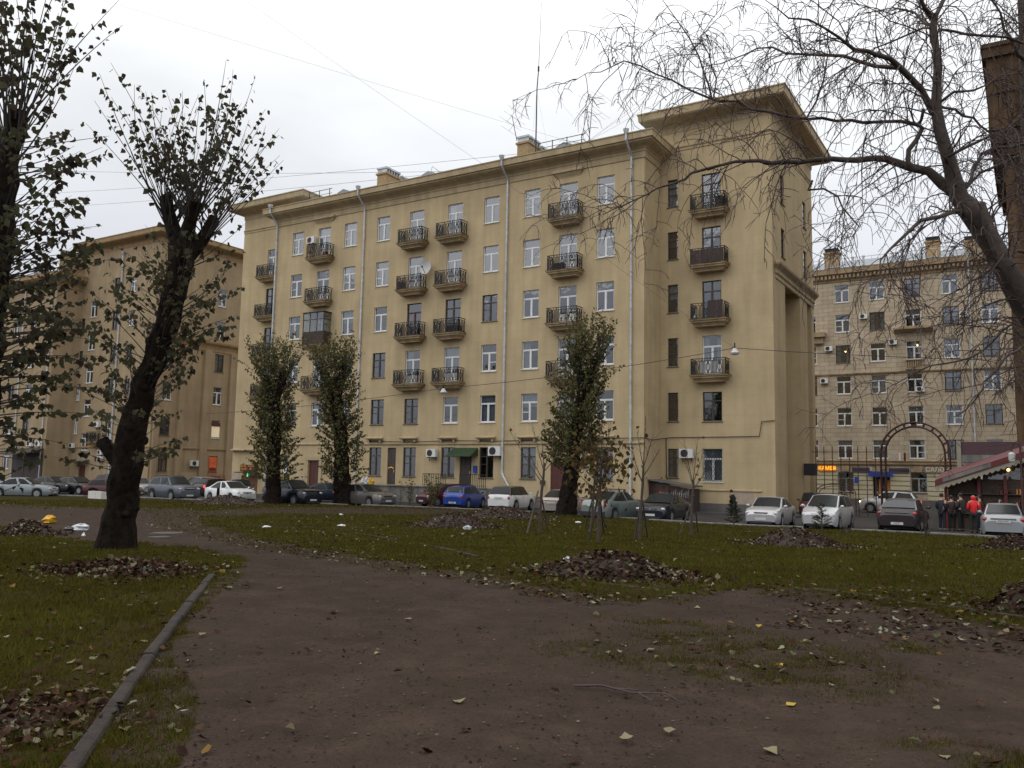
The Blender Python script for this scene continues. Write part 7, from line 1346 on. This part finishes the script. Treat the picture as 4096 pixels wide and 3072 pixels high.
# litter and odds and ends on the ground
def crumple(name, label, cat, pos, sx, sy, sz, m, group=None):
    b = MB(); b.ball((0, 0, sz * .45), sx, sy, sz * .6, 9, 6); b.v = [(v[0] * random.uniform(.65, 1.25), v[1] * random.uniform(.65, 1.25), max(0.005, v[2] * random.uniform(.7, 1.25))) for v in b.v]; b.ball((sx * .7, 0, sz * .5), sx * .3, sy * .25, sz * .3, 6, 4)
    return link(name, b.mesh(name, m), None, (pos[0], pos[1], float(zt(pos[0], pos[1])) if pos[2] > ROAD + .02 else pos[2]), (0, 0, random.uniform(0, 3)), label=label, category=cat, group=group)
YB = mat('yellow_bag_plastic', (.62, .34, .01), .4, .15, 8.); PB = mat('pale_bag_plastic', (.5, .52, .55), .35, .2, 10.); DB = mat('black_bag_plastic', (.02, .02, .022), .35, .2)
crumple('plastic_bag', 'yellow plastic bag lying on the path behind the left leaf pile', 'bag', M_['yellow_bag'], .33, .22, .28, YB); crumple('plastic_bag', 'white and black torn plastic bag on the path left of the big trunk', 'bag', M_['white_bag'], .38, .18, .2, PB); crumple('plastic_bag', 'black plastic bag under the torn white one', 'bag', [M_['white_bag'][0] - .3, M_['white_bag'][1] - .15, 0], .25, .2, .13, DB)
crumple('paper_cup', 'white paper cup right at the foot of the big trunk', 'cup', M_['cup'], .07, .06, .11, MT['white']); bz = M_['bag_big']
o_ = crumple('plastic_bag', 'white plastic bag in the largest leaf pile', 'bag', M_['bag_big'], .12, .08, .10, PB); o_.location.z = bz[2] + .13; o_.location.y = bz[1] - .35
crumple('plastic_bag', 'pale bag at the side of the dark leaf pile', 'bag', [M_['bag_mid'][0] - .6, M_['bag_mid'][1] - .3, 0], .26, .12, .16, PB)
for k_, lab in (('paper1', 'scrap of white paper near the path edge'), ('paper2', 'scrap of white paper far back on the lawn'), ('paper3', 'folded scrap of white paper in the middle of the lawn'), ('white4', 'white scrap on the lawn before the grey green sedan')): crumple('paper_scrap', lab, 'litter', M_[k_], .17, .1, .07, MT['white'], 'paper litter on the lawn')
crumple('plastic_bag', 'red rag on the asphalt left of the walker', 'rag', M_['red_litter'], .3, .12, .08, mat('faded_red_cloth', (.35, .06, .06), .8, .1))
for i, (dx, lab) in enumerate(((-.5, 'grey rubbish bag on the terrace under the first window'), (-.1, 'white rubbish bag on the terrace, middle of three'), (.35, 'yellow and white rubbish bag on the terrace beside the narrow door'))): o_ = crumple('rubbish_bag', lab, 'bag', [-44.3 + dx, 50.9, ROAD], .30, .25, .5, [MT['dish'], PB, YB][i], 'rubbish bags on the terrace'); o_.location.z = 1.13
for k_, rr_, lab in (('manhole', .48, 'larger round manhole cover on the path right of the big trunk'), ('manhole2', .3, 'smaller round manhole cover nearer the trunk')):
    x, y, z = M_[k_]; r_ = thing('manhole_cover', lab, 'manhole cover', (x, y, float(zt(x, y)))); link('ring', MB().tube([(0, 0, -.02), (0, 0, .02), (0, 0, .02)], [rr_ * 1.3, rr_ * 1.2, rr_ * .9], 20).mesh('ring', MT['kerb'], smooth=30), r_); link('lid', MB().tube([(0, 0, .0), (0, 0, .035)], rr_, 20).mesh('lid', mat('worn_iron_lid', (.05, .042, .038), .7, .2)), r_)
x, y, z = M_['white_block']; link('concrete_block', MB().box(-.9, .1, -.2, .2, 0, .52).box(.13, .9, -.2, .2, 0, .50).mesh('concrete_block', MT['cwhite']), None, (x, y, z - .02), (0, 0, -.1), label='whitewashed concrete block at the lawn edge by the maroon hatchback', category='block')
x, y, z = M_['twig']; tg = MB(); tg.tube([(-.42, 0, .02), (-.2, .02, .05), (.05, -.01, .04), (.3, .03, .06), (.45, .0, .02)], [.009, .009, .007, .006, .004], 5).tube([(-.1, .01, .045), (.05, .12, .03)], .005, 4).tube([(.1, 0, .045), (.25, -.09, .03)], .005, 4); link('fallen_twig', tg.mesh('fallen_twig', MT['twig']), None, (x, y, float(zt(x, y))), label='forked bare twig lying on the near dirt', category='twig')
x, y, z = M_['stump']; st_ = MB().tube([(0, 0, -.1), (0, 0, .9), (.02, 0, .95)], [.12, .1, .09], 9, jit=.1); link('tree_stump', st_.mesh('tree_stump', MT['bark']), None, (x + .6, y - 1.1, z), label='thin dead stump standing in the leaf pile before the white sedan', category='stump')

# clutter kept on a few balconies
def crate(label, x, y, z, w, d, h, m):
    r_ = thing('crate', label, 'crate', (x, y, z), random.uniform(-.2, .2), 'balcony clutter')
    for i in range(3): link('slat', MB().box(-w / 2, w / 2, -d / 2, d / 2, h * i / 3 + .01, h * (i + 1) / 3 - .03).mesh('slat', m), r_)
crate('orange crate on the top balcony of the second column', -50.45, 51.45, 20.28, .5, .3, .35, MT['orange']); crate('dark box on the top balcony of the set back wing', -17.35, 54.4, 20.28, .5, .4, .8, MT['oldwood'])
crate('dark box on the second balcony from the top, column next to the dish', -42.0, 51.4, 16.5, .5, .4, .6, MT['redwood']); crate('low dark box on a middle balcony beside the dark balcony door', -36.7, 51.4, 12.75, .9, .4, .5, MT['oldwood']); crate('dark box on the second balcony of the column by the right drainpipe', -27.9, 51.4, 16.5, .8, .4, .5, MT['board'])
o_ = crumple('rubbish_bag', 'white bag on a middle balcony of the set back wing', 'bag', [-19.0, 54.3, ROAD], .2, .16, .3, PB, 'balcony clutter'); o_.location.z = 12.76
